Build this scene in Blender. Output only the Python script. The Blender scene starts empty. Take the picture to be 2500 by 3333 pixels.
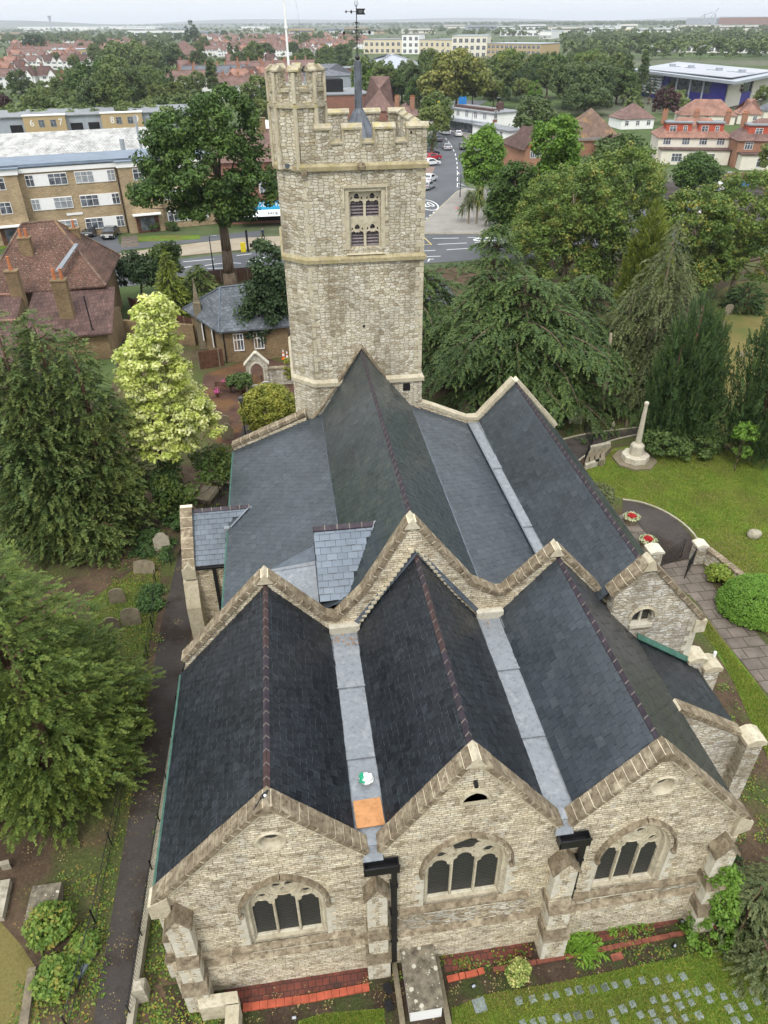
import bpy, math, random
import numpy as np
from mathutils import Vector, Matrix, geometry
SC = bpy.context.scene
COL = SC.collection
S_ = 2500 / 1659
F_ = 2340.0
def _n(v):
 v = np.array(v, float); return v / np.linalg.norm(v)
_Y = _n((-397, 1594.5, -F_)); _Z = _n((-30, 3408.5, F_)); _Z = _n(_Z - _Y * np.dot(_Y, _Z)); _X = np.cross(_Y, _Z)
RM = np.array([_X, _Y, _Z])
H = 27.0
CAMP = np.array([0, 0, H])
cd = bpy.data.cameras.new('camera'); cam = bpy.data.objects.new('camera', cd); COL.objects.link(cam)
M4 = Matrix([list(RM[0]) + [0], list(RM[1]) + [0], list(RM[2]) + [H], [0, 0, 0, 1]])
cam.matrix_world = M4
cd.sensor_fit = 'VERTICAL'; cd.sensor_height = 36.0; cd.lens = 36.0 * F_ / 3333.0
cd.clip_start = 0.1; cd.clip_end = 40000
SC.camera = cam
W_ = bpy.data.worlds.new("World"); SC.world = W_; W_.use_nodes = True
nt = W_.node_tree; nt.nodes.clear()
def _nd(t, k, **kw):
 n = t.nodes.new(k)
 for a, b in kw.items(): setattr(n, a, b)
 return n
out = _nd(nt, 'ShaderNodeOutputWorld'); bg = _nd(nt, 'ShaderNodeBackground')
sky = _nd(nt, 'ShaderNodeTexSky'); sky.sky_type = 'NISHITA'; sky.sun_disc = False
SUN_EL, SUN_AZ = math.radians(52), math.radians(205)     # azimuth measured clockwise from +Y
sky.sun_elevation = SUN_EL; sky.sun_rotation = SUN_AZ; sky.air_density = 1.4; sky.dust_density = 4
tc = _nd(nt, 'ShaderNodeTexCoord'); sep = _nd(nt, 'ShaderNodeSeparateXYZ'); nt.links.new(tc.outputs['Generated'], sep.inputs[0])
rmp = _nd(nt, 'ShaderNodeValToRGB'); cr = rmp.color_ramp          # an overcast deck: brighter overhead than at the horizon
cr.elements[0].position = 0.0; cr.elements[0].color = (7.6, 7.8, 8.1, 1)
cr.elements[1].position = 1.0; cr.elements[1].color = (19.5, 20.2, 21.0, 1)
e = cr.elements.new(0.10); e.color = (7.6, 7.85, 8.3, 1)
e = cr.elements.new(0.4); e.color = (12.0, 12.5, 13.2, 1)
nt.links.new(sep.outputs['Z'], rmp.inputs[0])
mp = _nd(nt, 'ShaderNodeMapping'); mp.inputs['Scale'].default_value = (1, 1, 3.0); nt.links.new(tc.outputs['Generated'], mp.inputs[0])
nz = _nd(nt, 'ShaderNodeTexNoise'); nz.inputs['Scale'].default_value = 2.6; nz.inputs['Detail'].default_value = 4; nt.links.new(mp.outputs[0], nz.inputs[0])
mr = _nd(nt, 'ShaderNodeMapRange'); mr.inputs['From Min'].default_value = 0.33; mr.inputs['From Max'].default_value = 0.68
mr.inputs['To Min'].default_value = 0.62; mr.inputs['To Max'].default_value = 1.32; nt.links.new(nz.outputs[0], mr.inputs[0])
# cloud contrast only well above the horizon
cm = _nd(nt, 'ShaderNodeMapRange'); cm.inputs['From Min'].default_value = 0.06; cm.inputs['From Max'].default_value = 0.45; nt.links.new(sep.outputs['Z'], cm.inputs[0])
mxv = _nd(nt, 'ShaderNodeMix'); mxv.data_type = 'FLOAT'; nt.links.new(cm.outputs[0], mxv.inputs[0]); mxv.inputs[2].default_value = 1.0; nt.links.new(mr.outputs[0], mxv.inputs[3])
vm = _nd(nt, 'ShaderNodeVectorMath', operation='SCALE'); nt.links.new(rmp.outputs[0], vm.inputs[0]); nt.links.new(mxv.outputs[0], vm.inputs['Scale'])
mxs = _nd(nt, 'ShaderNodeMix'); mxs.data_type = 'RGBA'; mxs.inputs[0].default_value = 0.94
nt.links.new(sky.outputs[0], mxs.inputs[6]); nt.links.new(vm.outputs[0], mxs.inputs[7])
nt.links.new(mxs.outputs[2], bg.inputs[0]); bg.inputs[1].default_value = 0.1
nt.links.new(bg.outputs[0], out.inputs[0])
sd = bpy.data.lights.new('sun', 'SUN'); sun = bpy.data.objects.new('sun', sd); COL.objects.link(sun)
sd.energy = 1.5; sd.angle = math.radians(11); sd.color = (1, 0.94, 0.84)
_sv = Vector((math.sin(SUN_AZ) * math.cos(SUN_EL), math.cos(SUN_AZ) * math.cos(SUN_EL), math.sin(SUN_EL)))
sun.rotation_euler = _sv.to_track_quat('Z', 'Y').to_euler()
vs = SC.view_settings; vs.view_transform = 'Standard'; vs.look = 'None'; vs.gamma = 1.0; vs.exposure = 0.42; vs.use_curve_mapping = False
SC.render.engine = 'CYCLES'; SC.cycles.max_bounces = 6; SC.cycles.diffuse_bounces = 3; SC.cycles.glossy_bounces = 2
SC.cycles.transparent_max_bounces = 6; SC.cycles.volume_bounces = 0; SC.cycles.transmission_bounces = 2
R = random.Random(7)
def ray(u, v): return RM @ np.array([(u * S_ - 1250), (1666.5 - v * S_), -F_])
def G(u, v, z=0.0):                          # the ground point (or point of height z) under a sight line
 d = ray(u, v); p = CAMP + d * (z - H) / d[2]; return (float(p[0]), float(p[1]), z)
def PYp(u, v, y):
 d = ray(u, v); p = CAMP + d * y / d[1]; return tuple(float(q) for q in p)
def proj(p):
 c = RM.T @ (np.array(p, float) - CAMP); return ((1250 + F_ * c[0] / -c[2]) / S_, (1666.5 - F_ * c[1] / -c[2]) / S_)
def tag(o, label=None, cat=None, group=None, kind=None):
 if label: o['label'] = label
 if cat: o['category'] = cat
 if group: o['group'] = group
 if kind: o['kind'] = kind
 return o
def empty(name, loc, rz=0.0, label=None, cat=None, group=None):
 o = bpy.data.objects.new(name, None); COL.objects.link(o); o.location = loc; o.rotation_euler = (0, 0, rz); o.empty_display_size = 0.3
 return tag(o, label, cat, group)
def wloc(o):
 v = Vector((0, 0, 0))
 while o is not None: v += o.location; o = o.parent
 return v
def copy_tree(o, parent=None):
 c = o.copy(); COL.objects.link(c); c.parent = parent
 for ch in o.children: copy_tree(ch, c)
 return c
class MB:
 def __init__(s): s.v = []; s.f = []; s.m = []; s.r = []
 def add(s, vs, fs, m=0, r=None):
  b = len(s.v); s.v += [tuple(p) for p in vs]
  for f in fs:
   s.f.append([b + i for i in f]); s.m.append(m); s.r.append(R.random() if r is None else r)
  return s
 def box(s, x0, x1, y0, y1, z0, z1, m=0, r=None):
  return s.add([(x0, y0, z0), (x1, y0, z0), (x1, y1, z0), (x0, y1, z0), (x0, y0, z1), (x1, y0, z1), (x1, y1, z1), (x0, y1, z1)],
      [(0, 3, 2, 1), (4, 5, 6, 7), (0, 1, 5, 4), (1, 2, 6, 5), (2, 3, 7, 6), (3, 0, 4, 7)], m, R.random() if r is None else r)
 def obox(s, c, size, rz=0.0, m=0, r=None, tilt=0.0, tiltx=0.0):
  hx, hy, hz = size[0] / 2, size[1] / 2, size[2] / 2
  q = Matrix.Rotation(rz, 3, 'Z') @ Matrix.Rotation(tilt, 3, 'Y') @ Matrix.Rotation(tiltx, 3, 'X')
  vs = [Vector(c) + q @ Vector(p) for p in [(-hx, -hy, -hz), (hx, -hy, -hz), (hx, hy, -hz), (-hx, hy, -hz), (-hx, -hy, hz), (hx, -hy, hz), (hx, hy, hz), (-hx, hy, hz)]]
  return s.add(vs, [(0, 3, 2, 1), (4, 5, 6, 7), (0, 1, 5, 4), (1, 2, 6, 5), (2, 3, 7, 6), (3, 0, 4, 7)], m, R.random() if r is None else r)
 def prism(s, base, vec, m=0, r=None):
  n = len(base); v = Vector(vec); r = R.random() if r is None else r
  return s.add([Vector(p) for p in base] + [Vector(p) + v for p in base],
      [tuple(range(n))[::-1], tuple(range(n, 2 * n))] + [(i, (i + 1) % n, (i + 1) % n + n, i + n) for i in range(n)], m, r)
 def poly(s, pts, m=0, r=None): return s.add(pts, [tuple(range(len(pts)))], m, r)
 def tube(s, p0, p1, r0, r1=None, n=8, m=0, caps=True, r=None):
  r1 = r0 if r1 is None else r1; p0 = Vector(p0); p1 = Vector(p1); d = (p1 - p0)
  if d.length < 1e-6: return s
  d.normalize(); a = d.orthogonal().normalized(); b = d.cross(a)
  vs = []
  for p, rr in ((p0, r0), (p1, r1)):
   for i in range(n):
    t = 2 * math.pi * i / n; vs.append(p + a * (rr * math.cos(t)) + b * (rr * math.sin(t)))
  fs = [(i, (i + 1) % n, (i + 1) % n + n, i + n) for i in range(n)]
  if caps: fs += [tuple(range(n))[::-1], tuple(range(n, 2 * n))]
  return s.add(vs, fs, m, R.random() if r is None else r)
 def path(s, pts, radii, n=7, m=0, r=None):
  for i in range(len(pts) - 1): s.tube(pts[i], pts[i + 1], radii[i], radii[i + 1], n, m, True, r)
  return s
 def lathe(s, c, prof, n=16, m=0, rot=0.0, r=None):
  vs = []; fs = []
  for (rr, z) in prof:
   for i in range(n):
    t = 2 * math.pi * i / n + rot; vs.append((c[0] + rr * math.cos(t), c[1] + rr * math.sin(t), c[2] + z))
  for k in range(len(prof) - 1):
   for i in range(n):
    j = (i + 1) % n; fs.append((k * n + i, k * n + j, (k + 1) * n + j, (k + 1) * n + i))
  fs.append(tuple(range(n))[::-1]); fs.append(tuple(range((len(prof) - 1) * n, len(prof) * n)))
  return s.add(vs, fs, m, R.random() if r is None else r)
 def plate(s, outer, holes, mapf, d0, d1, m=0, r=None):
  loops = [outer] + holes; allp = [p for l in loops for p in l]
  tri = geometry.tessellate_polygon([[Vector((p[0], p[1], 0)) for p in l] for l in loops])
  n = len(allp); vs = [mapf(p[0], p[1], d0) for p in allp] + [mapf(p[0], p[1], d1) for p in allp]
  fs = []
  for t in tri:
   a, b, c = [allp[i] for i in t]
   if abs((b[0] - a[0]) * (c[1] - a[1]) - (c[0] - a[0]) * (b[1] - a[1])) < 1e-9: continue
   fs.append(tuple(t)); fs.append(tuple(i + n for i in t[::-1]))
  k = 0
  for l in loops:
   L = len(l)
   for i in range(L): fs.append((k + i, k + (i + 1) % L, k + (i + 1) % L + n, k + i + n))
   k += L
  return s.add(vs, fs, m, R.random() if r is None else r)
 def build(s, name, mats, parent=None, smooth=False, **tags):
  me = bpy.data.meshes.new(name); off = wloc(parent)
  me.from_pydata([(p[0] - off.x, p[1] - off.y, p[2] - off.z) for p in s.v], [], s.f)
  for q in (mats if isinstance(mats, (list, tuple)) else [mats]): me.materials.append(q)
  if any(s.m): me.polygons.foreach_set('material_index', s.m)
  at = me.attributes.new('rnd', 'FLOAT', 'FACE'); at.data.foreach_set('value', s.r)
  if smooth: me.polygons.foreach_set('use_smooth', [True] * len(me.polygons))
  me.update(); o = bpy.data.objects.new(name, me); COL.objects.link(o); o.parent = parent
  return tag(o, **tags)
def npmesh(name, V, Fq, rnd, mat, parent=None, smooth=False):   # fast quads
 me = bpy.data.meshes.new(name); nf = len(Fq); k = Fq.shape[1]
 off = wloc(parent); V = V - np.array([off.x, off.y, off.z])
 me.vertices.add(len(V)); me.vertices.foreach_set('co', V.astype(np.float32).ravel())
 me.loops.add(nf * k); me.loops.foreach_set('vertex_index', Fq.astype(np.int32).ravel())
 me.polygons.add(nf); me.polygons.foreach_set('loop_start', np.arange(0, nf * k, k, dtype=np.int32))
 at = me.attributes.new('rnd', 'FLOAT', 'FACE'); at.data.foreach_set('value', rnd.astype(np.float32))
 me.update(calc_edges=True); me.materials.append(mat)
 if smooth: me.polygons.foreach_set('use_smooth', [True] * nf)
 o = bpy.data.objects.new(name, me); COL.objects.link(o); o.parent = parent
 return o
class NT:
 def __init__(s, name):
  s.mat = bpy.data.materials.new(name); s.mat.use_nodes = True; s.t = s.mat.node_tree; s.t.nodes.clear()
  s.out = s.n('ShaderNodeOutputMaterial'); s.b = s.n('ShaderNodeBsdfPrincipled'); s.l(s.b.outputs[0], s.out.inputs[0])
  s.tc = s.n('ShaderNodeTexCoord')
 def n(s, k, **kw):
  x = s.t.nodes.new(k)
  for a, b in kw.items(): setattr(x, a, b)
  return x
 def l(s, a, b): s.t.links.new(a, b)
 def mapping(s, sc=(1, 1, 1), src=None, rot=(0, 0, 0)):
  m = s.n('ShaderNodeMapping'); m.inputs['Scale'].default_value = sc; m.inputs['Rotation'].default_value = rot; s.l(src or s.tc.outputs['Object'], m.inputs[0]); return m.outputs[0]
 def noise(s, scale, detail=3, src=None, rough=0.55, dist=0.0):
  x = s.n('ShaderNodeTexNoise'); x.inputs['Scale'].default_value = scale; x.inputs['Detail'].default_value = detail; x.inputs['Roughness'].default_value = rough; x.inputs['Distortion'].default_value = dist
  s.l(src or s.tc.outputs['Object'], x.inputs[0]); return x.outputs[0]
 def ramp(s, src, stops, interp='LINEAR'):
  x = s.n('ShaderNodeValToRGB'); c = x.color_ramp; c.interpolation = interp
  while len(c.elements) < len(stops): c.elements.new(0.5)
  for e, (p, col) in zip(c.elements, stops):
   e.position = p; e.color = (col if hasattr(col, '__len__') else (col, col, col))[:3] + (1,) if hasattr(col, '__len__') else (col, col, col, 1)
  s.l(src, x.inputs[0]); return x.outputs[0]
 def rng(s, src, a, b, c=0.0, d=1.0):
  x = s.n('ShaderNodeMapRange'); 
  for i, q in zip(('From Min', 'From Max', 'To Min', 'To Max'), (a, b, c, d)): x.inputs[i].default_value = q
  s.l(src, x.inputs[0]); return x.outputs[0]
 def mix(s, f, a, b, mode='MIX'):
  x = s.n('ShaderNodeMix'); x.data_type = 'RGBA'; x.blend_type = mode
  for i, q in ((0, f), (6, a), (7, b)):
   if hasattr(q, 'is_output') or hasattr(q, 'links'): s.l(q, x.inputs[i])
   elif i == 0: x.inputs[0].default_value = q
   else: x.inputs[i].default_value = tuple(q)[:3] + (1,)
  return x.outputs[2]
 def math(s, op, a, b=None):
  x = s.n('ShaderNodeMath', operation=op)
  for i, q in ((0, a), (1, b)):
   if q is None: continue
   if hasattr(q, 'links'): s.l(q, x.inputs[i])
   else: x.inputs[i].default_value = q
  return x.outputs[0]
 def attr(s, name='rnd'):
  x = s.n('ShaderNodeAttribute', attribute_name=name); return x.outputs['Fac']
 def bump(s, h, strength=0.4, dist=0.02):
  x = s.n('ShaderNodeBump'); x.inputs['Strength'].default_value = strength; x.inputs['Distance'].default_value = dist
  s.l(h, x.inputs['Height']); s.l(x.outputs[0], s.b.inputs['Normal']); return x
 def fin(s, col, rough=0.8, spec=0.3, metal=0.0):
  if hasattr(col, 'links'): s.l(col, s.b.inputs['Base Color'])
  else: s.b.inputs['Base Color'].default_value = tuple(col)[:3] + (1,)
  if hasattr(rough, 'links'): s.l(rough, s.b.inputs['Roughness'])
  else: s.b.inputs['Roughness'].default_value = rough
  s.b.inputs['Specular IOR Level'].default_value = spec; s.b.inputs['Metallic'].default_value = metal
  return s.mat
def srgb(r, g, b):
 f = lambda c: (c / 255 / 12.92) if c / 255 <= 0.04045 else ((c / 255 + 0.055) / 1.055) ** 2.4
 return (f(r), f(g), f(b))
def scl(c, k): return tuple(q * k for q in c)
def m_plain(name, col, rough=0.7, var=0.25, scale=3.0, spec=0.3, metal=0.0, bump=0.0):
 k = NT(name); a = k.noise(scale, 5); c = k.mix(k.rng(a, 0.3, 0.7), scl(col, 1 - var), scl(col, 1 + var))
 r = k.attr(); c = k.mix(k.math('MULTIPLY', r, 0.35), c, scl(col, 1 - var * 0.8))
 if bump: k.bump(a, bump, 0.01)
 return k.fin(c, rough, spec, metal)
def m_leaf(name, cols, trans=0.3, rough=0.55, big=0.22):
 k = NT(name); n = len(cols)
 g = 1.0 if cols[-1][1] > 0.3 else 1.45
 cols = [(q[0] * g * 1.08, q[1] * g, q[2] * g * 0.82) for q in cols] if g > 1 else cols
 c = k.ramp(k.attr(), [(i / max(1, n - 1), q) for i, q in enumerate(cols)])
 nn = k.noise(big, 3); c = k.mix(1.0, c, k.ramp(nn, [(0.3, (0.78, 0.8, 0.8)), (0.7, (1.2, 1.16, 1.1))]), 'MULTIPLY')
 k.fin(c, rough, 0.25)
 t = k.n('ShaderNodeBsdfTranslucent'); k.l(c, t.inputs[0]); ms = k.n('ShaderNodeMixShader'); ms.inputs[0].default_value = trans
 k.l(k.b.outputs[0], ms.inputs[1]); k.l(t.outputs[0], ms.inputs[2]); k.l(ms.outputs[0], k.out.inputs[0])
 return k.mat
def m_bark(name, col):
 k = NT(name); a = k.noise(2.2, 6, k.mapping((3, 3, 0.5))); c = k.ramp(a, [(0.3, scl(col, 0.5)), (0.7, scl(col, 1.4))]); k.bump(a, 0.8, 0.05)
 return k.fin(c, 0.9, 0.1)
def wall_uv(k):                                # (horizontal run, height) on any upright face
 nn = k.n('ShaderNodeNewGeometry'); sp = k.n('ShaderNodeSeparateXYZ'); k.l(k.tc.outputs['Normal'], sp.inputs[0])
 so = k.n('ShaderNodeSeparateXYZ'); k.l(k.tc.outputs['Object'], so.inputs[0])
 f = k.math('GREATER_THAN', k.math('ABSOLUTE', sp.outputs['X']), 0.72)
 u = k.math('ADD', k.math('MULTIPLY', so.outputs['X'], k.math('SUBTRACT', 1.0, f)), k.math('MULTIPLY', so.outputs['Y'], f))
 cb = k.n('ShaderNodeCombineXYZ'); k.l(u, cb.inputs[0]); k.l(so.outputs['Z'], cb.inputs[1]); return cb.outputs[0], so
def m_brick(name, c1, c2, mortar, bw=0.225, bh=0.075, ms=0.012, blotch=0.3, var=0.0):
 k = NT(name); uv, so = wall_uv(k)
 b = k.n('ShaderNodeTexBrick'); k.l(uv, b.inputs[0]); b.inputs['Scale'].default_value = 1.0
 b.inputs['Brick Width'].default_value = bw; b.inputs['Row Height'].default_value = bh; b.inputs['Mortar Size'].default_value = ms
 b.inputs['Color1'].default_value = c1 + (1,); b.inputs['Color2'].default_value = c2 + (1,); b.inputs['Mortar'].default_value = mortar + (1,); b.inputs['Bias'].default_value = 0.0
 n1 = k.noise(0.35, 4); n2 = k.noise(7.0, 3, k.mapping((1, 1, 2.5)))
 c = k.mix(1.0, b.outputs[0], k.ramp(n1, [(0.3, 1 - blotch), (0.7, 1 + blotch)]), 'MULTIPLY')
 c = k.mix(1.0, c, k.ramp(n2, [(0.3, 0.78), (0.7, 1.2)]), 'MULTIPLY')
 k.bump(k.math('SUBTRACT', 1.0, b.outputs['Fac']), 0.3, 0.01)
 return k.fin(c, 0.88, 0.15)
def m_tile(name, cols, row=0.3, moss=None, rough=0.75, lichen=None, wid=0.24):
 k = NT(name); uv, so = wall_uv(k)
 b = k.n('ShaderNodeTexBrick'); m = k.mapping((1, 1.6, 1), uv); k.l(m, b.inputs[0]); b.inputs['Scale'].default_value = 1.0
 b.inputs['Brick Width'].default_value = wid; b.inputs['Row Height'].default_value = row; b.inputs['Mortar Size'].default_value = 0.014
 b.inputs['Color1'].default_value = cols[0] + (1,); b.inputs['Color2'].default_value = cols[1] + (1,); b.inputs['Mortar'].default_value = scl(cols[0], 0.35) + (1,)
 c = k.mix(1.0, b.outputs[0], k.ramp(k.noise(0.5, 5), [(0.3, 0.72), (0.7, 1.3)]), 'MULTIPLY')
 c = k.mix(1.0, c, k.ramp(k.noise(5, 3), [(0.3, 0.75), (0.7, 1.25)]), 'MULTIPLY')
 if lichen: c = k.mix(k.rng(k.noise(6.0, 4, rough=0.7), 0.60, 0.68), c, lichen)
 if moss: c = k.mix(k.rng(k.noise(0.25, 4), 0.5, 0.72, 0, 0.8), c, moss)
 k.bump(k.math('SUBTRACT', 1.0, b.outputs['Fac']), 0.4, 0.02)
 return k.fin(c, rough, 0.25)
def m_ground(name, stops, scale=0.6, fine=9.0, bump=0.6, rough=0.95, patch=None, pscale=0.12, speck=None):
 k = NT(name); P = k.tc.outputs['Object']
 a = k.noise(scale, 6, P, 0.65); b = k.noise(fine, 4, P, 0.7)
 s = k.math('ADD', k.math('MULTIPLY', a, 0.6), k.math('MULTIPLY', b, 0.4))
 c = k.ramp(s, [(0.36 + 0.28 * i / (len(stops) - 1), q) for i, q in enumerate(stops)])
 if patch: c = k.mix(k.rng(k.noise(pscale, 5, P, 0.6), 0.47, 0.58), c, k.mix(k.rng(b, 0.35, 0.65), scl(patch, 0.7), scl(patch, 1.35)))
 if speck:
  v = k.n('ShaderNodeTexVoronoi'); v.inputs['Scale'].default_value = 4.5; k.l(P, v.inputs[0])
  c = k.mix(k.math('MULTIPLY', k.math('LESS_THAN', v.outputs['Distance'], 0.16), k.rng(k.noise(0.7, 2), 0.4, 0.6)), c, speck)
 k.bump(b, bump, 0.05)
 return k.fin(c, rough, 0.1)
def m_coursed(name, c1, c2, mortar, bw=0.27, bh=0.115, ms=0.011, stain=0.4, white=0.35, big=3.2, wx=0.22, wz=0.10):
 k = NT(name); uv, so = wall_uv(k); P0 = k.tc.outputs['Object']
 wn = k.n('ShaderNodeTexNoise'); wn.inputs['Scale'].default_value = 2.3; wn.inputs['Detail'].default_value = 3; k.l(P0, wn.inputs[0])
 va = k.n('ShaderNodeVectorMath', operation='MULTIPLY_ADD'); k.l(wn.outputs['Color'], va.inputs[0]); va.inputs[1].default_value = (wx, wz, 0); k.l(uv, va.inputs[2])
 b = k.n('ShaderNodeTexBrick'); k.l(va.outputs[0], b.inputs[0]); b.inputs['Scale'].default_value = 1.0; b.squash = 1.6; b.squash_frequency = 3; b.offset = 0.43
 b.inputs['Brick Width'].default_value = bw; b.inputs['Row Height'].default_value = bh; b.inputs['Mortar Size'].default_value = ms; b.inputs['Mortar Smooth'].default_value = 0.4
 b.inputs['Color1'].default_value = c1 + (1,); b.inputs['Color2'].default_value = c2 + (1,); b.inputs['Mortar'].default_value = mortar + (1,)
 fn = k.noise(11, 5, P0, 0.7); c = k.mix(1.0, b.outputs[0], k.ramp(fn, [(0.3, 0.66), (0.7, 1.25)]), 'MULTIPLY')
 c = k.mix(1.0, c, k.ramp(k.noise(big, 4, k.mapping((1, 1, 1.8))), [(0.34, (0.58, 0.54, 0.48)), (0.47, (0.97, 0.96, 0.94)), (0.7, (1.18, 1.16, 1.1))]), 'MULTIPLY')
 c = k.mix(1.0, c, k.ramp(k.noise(0.55, 5, P0, 0.6), [(0.33, (1 - stain * 0.6,) * 3), (0.5, (1, 1, 1)), (0.72, (1.1, 1.08, 1.02))]), 'MULTIPLY')
 c = k.mix(k.rng(k.noise(1.6, 6, k.mapping((1, 1, 0.8)), 0.72), 0.57, 0.66, 0, white), c, (0.62, 0.6, 0.54))
 h = k.math('ADD', k.math('SUBTRACT', 1.0, b.outputs['Fac']), k.math('MULTIPLY', fn, 0.6)); k.bump(h, 0.8, 0.02)
 return k.fin(c, 0.92, 0.12)
def m_block(name, cols, mortar, sx=2.5, sz=4.4, mw=0.07, stain=0.35, white=0.3, rnd=0.9, warp=(0.10, 0.07), fine=11):
 """squared rubble: box-metric cells, so stones of uneven size in rough courses"""
 k = NT(name); uv, so = wall_uv(k); P0 = k.tc.outputs['Object']
 wn = k.n('ShaderNodeTexNoise'); wn.inputs['Scale'].default_value = 2.6; wn.inputs['Detail'].default_value = 3; k.l(P0, wn.inputs[0])
 va = k.n('ShaderNodeVectorMath', operation='MULTIPLY_ADD'); k.l(wn.outputs['Color'], va.inputs[0]); va.inputs[1].default_value = (warp[0], warp[1], 0); k.l(uv, va.inputs[2])
 P = k.mapping((sx, sz, 1), va.outputs[0]); v = []
 for ft in ('F1', 'F2'):
  q = k.n('ShaderNodeTexVoronoi', voronoi_dimensions='2D', distance='CHEBYCHEV', feature=ft); q.inputs['Scale'].default_value = 1; q.inputs['Randomness'].default_value = rnd; k.l(P, q.inputs[0]); v.append(q)
 edge = k.math('SUBTRACT', v[1].outputs['Distance'], v[0].outputs['Distance'])
 sp = k.n('ShaderNodeSeparateColor'); k.l(v[0].outputs['Color'], sp.inputs[0]); n = len(cols)
 c = k.ramp(sp.outputs[0], [(0.05 + 0.9 * i / (n - 1), q) for i, q in enumerate(cols)])
 fn = k.noise(fine, 6, P0, 0.75); c = k.mix(1.0, c, k.ramp(fn, [(0.3, 0.62), (0.7, 1.25)]), 'MULTIPLY')
 c = k.mix(1.0, c, k.ramp(k.noise(0.45, 5, P0, 0.62), [(0.33, (1 - stain * 0.6,) * 3), (0.5, (1, 1, 1)), (0.72, (1.1, 1.09, 1.05))]), 'MULTIPLY')
 c = k.mix(k.rng(k.noise(1.8, 6, P0, 0.72), 0.56, 0.66, 0, white), c, (0.66, 0.64, 0.58))
 c = k.mix(1.0, c, k.ramp(k.noise(1.1, 5, k.mapping((1, 1, 0.16)), 0.6), [(0.36, (0.70, 0.67, 0.62)), (0.5, (1, 1, 1)), (0.7, (1.06, 1.04, 1.0))]), 'MULTIPLY')
 c = k.mix(k.rng(edge, mw * 0.35, mw * 1.3), mortar, c)
 h = k.math('ADD', k.rng(edge, 0, mw * 2.5), k.math('MULTIPLY', fn, 0.6)); k.bump(h, 0.9, 0.035)
 return k.fin(c, 0.92, 0.12)
def m_slate(name, cols, rough=(0.28, 0.5), streak=0.25, bl=(0.75, 1.2), sp=0.45):
 k = NT(name); P = k.tc.outputs['Object']; n = len(cols)
 c = k.ramp(k.attr(), [(i / (n - 1), q) for i, q in enumerate(cols)])
 c = k.mix(1.0, c, k.ramp(k.noise(0.5, 5, P, 0.6), [(0.3, bl[0]), (0.7, bl[1])]), 'MULTIPLY')
 f = k.noise(7, 6, P, 0.8); c = k.mix(k.rng(f, 0.54, 0.68, 0, streak), c, (0.13, 0.16, 0.19))
 r = k.rng(k.noise(2.5, 5, P, 0.65), 0.3, 0.7, rough[0], rough[1]); k.bump(f, 0.25, 0.008)
 return k.fin(c, r, sp)
SL_D = scl((0.018, 0.024, 0.033), 1.0)
M = {}
M['tower'] = m_block('tower_ragstone', [(0.36, 0.31, 0.22), (0.50, 0.445, 0.335), (0.58, 0.53, 0.41), (0.54, 0.50, 0.405), (0.62, 0.57, 0.455), (0.66, 0.62, 0.52), (0.44, 0.385, 0.275)], (0.27, 0.235, 0.17), 3.7, 7.0, 0.07, 0.35, 0.35, 0.75, (0.09, 0.045), 14)
M['rag'] = m_coursed('chancel_ragstone', (0.72, 0.66, 0.53), (0.47, 0.405, 0.295), (0.29, 0.25, 0.185), 0.24, 0.105, 0.013, 0.3, white=0.55, big=2.4, wx=0.20, wz=0.12)
M['rag2'] = m_block('plinth_ragstone', [(0.34, 0.26, 0.17), (0.55, 0.47, 0.35), (0.62, 0.57, 0.48), (0.56, 0.46, 0.31), (0.5, 0.46, 0.38), (0.66, 0.62, 0.54)], (0.22, 0.19, 0.14), 3.6, 9.5, 0.09, 0.7, 0.3)
M['ragw'] = m_block('aisle_gable_ragstone', [(0.36, 0.31, 0.23), (0.56, 0.51, 0.42), (0.64, 0.61, 0.54), (0.46, 0.41, 0.32), (0.68, 0.66, 0.6)], (0.36, 0.32, 0.25), 3.0, 7.5, 0.08, 0.6, 0.7)
def m_ash(name, col, dark, lichen=None, amt=0.6, sc=1.6):
 k = NT(name); a = k.noise(sc, 7, None, 0.68); c = k.mix(k.rng(a, 0.42, 0.62, 0, amt), col, dark)
 c = k.mix(k.rng(k.noise(5.5, 6, None, 0.75), 0.5, 0.64, 0, amt), c, scl(dark, 0.6))
 if lichen: c = k.mix(k.rng(k.noise(2.6, 5, None, 0.7), 0.5, 0.64, 0, 0.75), c, lichen)
 c = k.mix(k.math('MULTIPLY', k.attr(), 0.4), c, dark); k.bump(k.noise(20, 4), 0.4, 0.01)
 return k.fin(c, 0.9, 0.15)
M['ash'] = m_ash('dressed_limestone', (0.55, 0.50, 0.38), (0.36, 0.31, 0.21))
M['ashw'] = m_ash('pale_limestone', (0.60, 0.57, 0.48), (0.42, 0.38, 0.29), None, 0.5)
M['ashy'] = m_ash('ochre_stained_limestone', (0.42, 0.36, 0.225), (0.25, 0.21, 0.12), (0.27, 0.24, 0.10), 0.7)
M['cope'] = m_ash('weathered_coping_stone', (0.27, 0.22, 0.15), (0.12, 0.092, 0.06), (0.44, 0.38, 0.27), 0.85, 3.4)
M['joint'] = m_plain('lime_mortar', (0.72, 0.64, 0.48), 0.9, 0.15)
M['slateN'] = m_slate('chancel_slate', [(0.006, 0.008, 0.011), (0.012, 0.0145, 0.018), (0.017, 0.0205, 0.025), (0.026, 0.031, 0.037)], (0.32, 0.5), 0.25, sp=0.32)
M['slateB'] = m_slate('blue_slate', [(0.026, 0.034, 0.041), (0.036, 0.045, 0.053), (0.043, 0.053, 0.062), (0.056, 0.066, 0.075)], (0.28, 0.5), 0.3)
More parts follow.
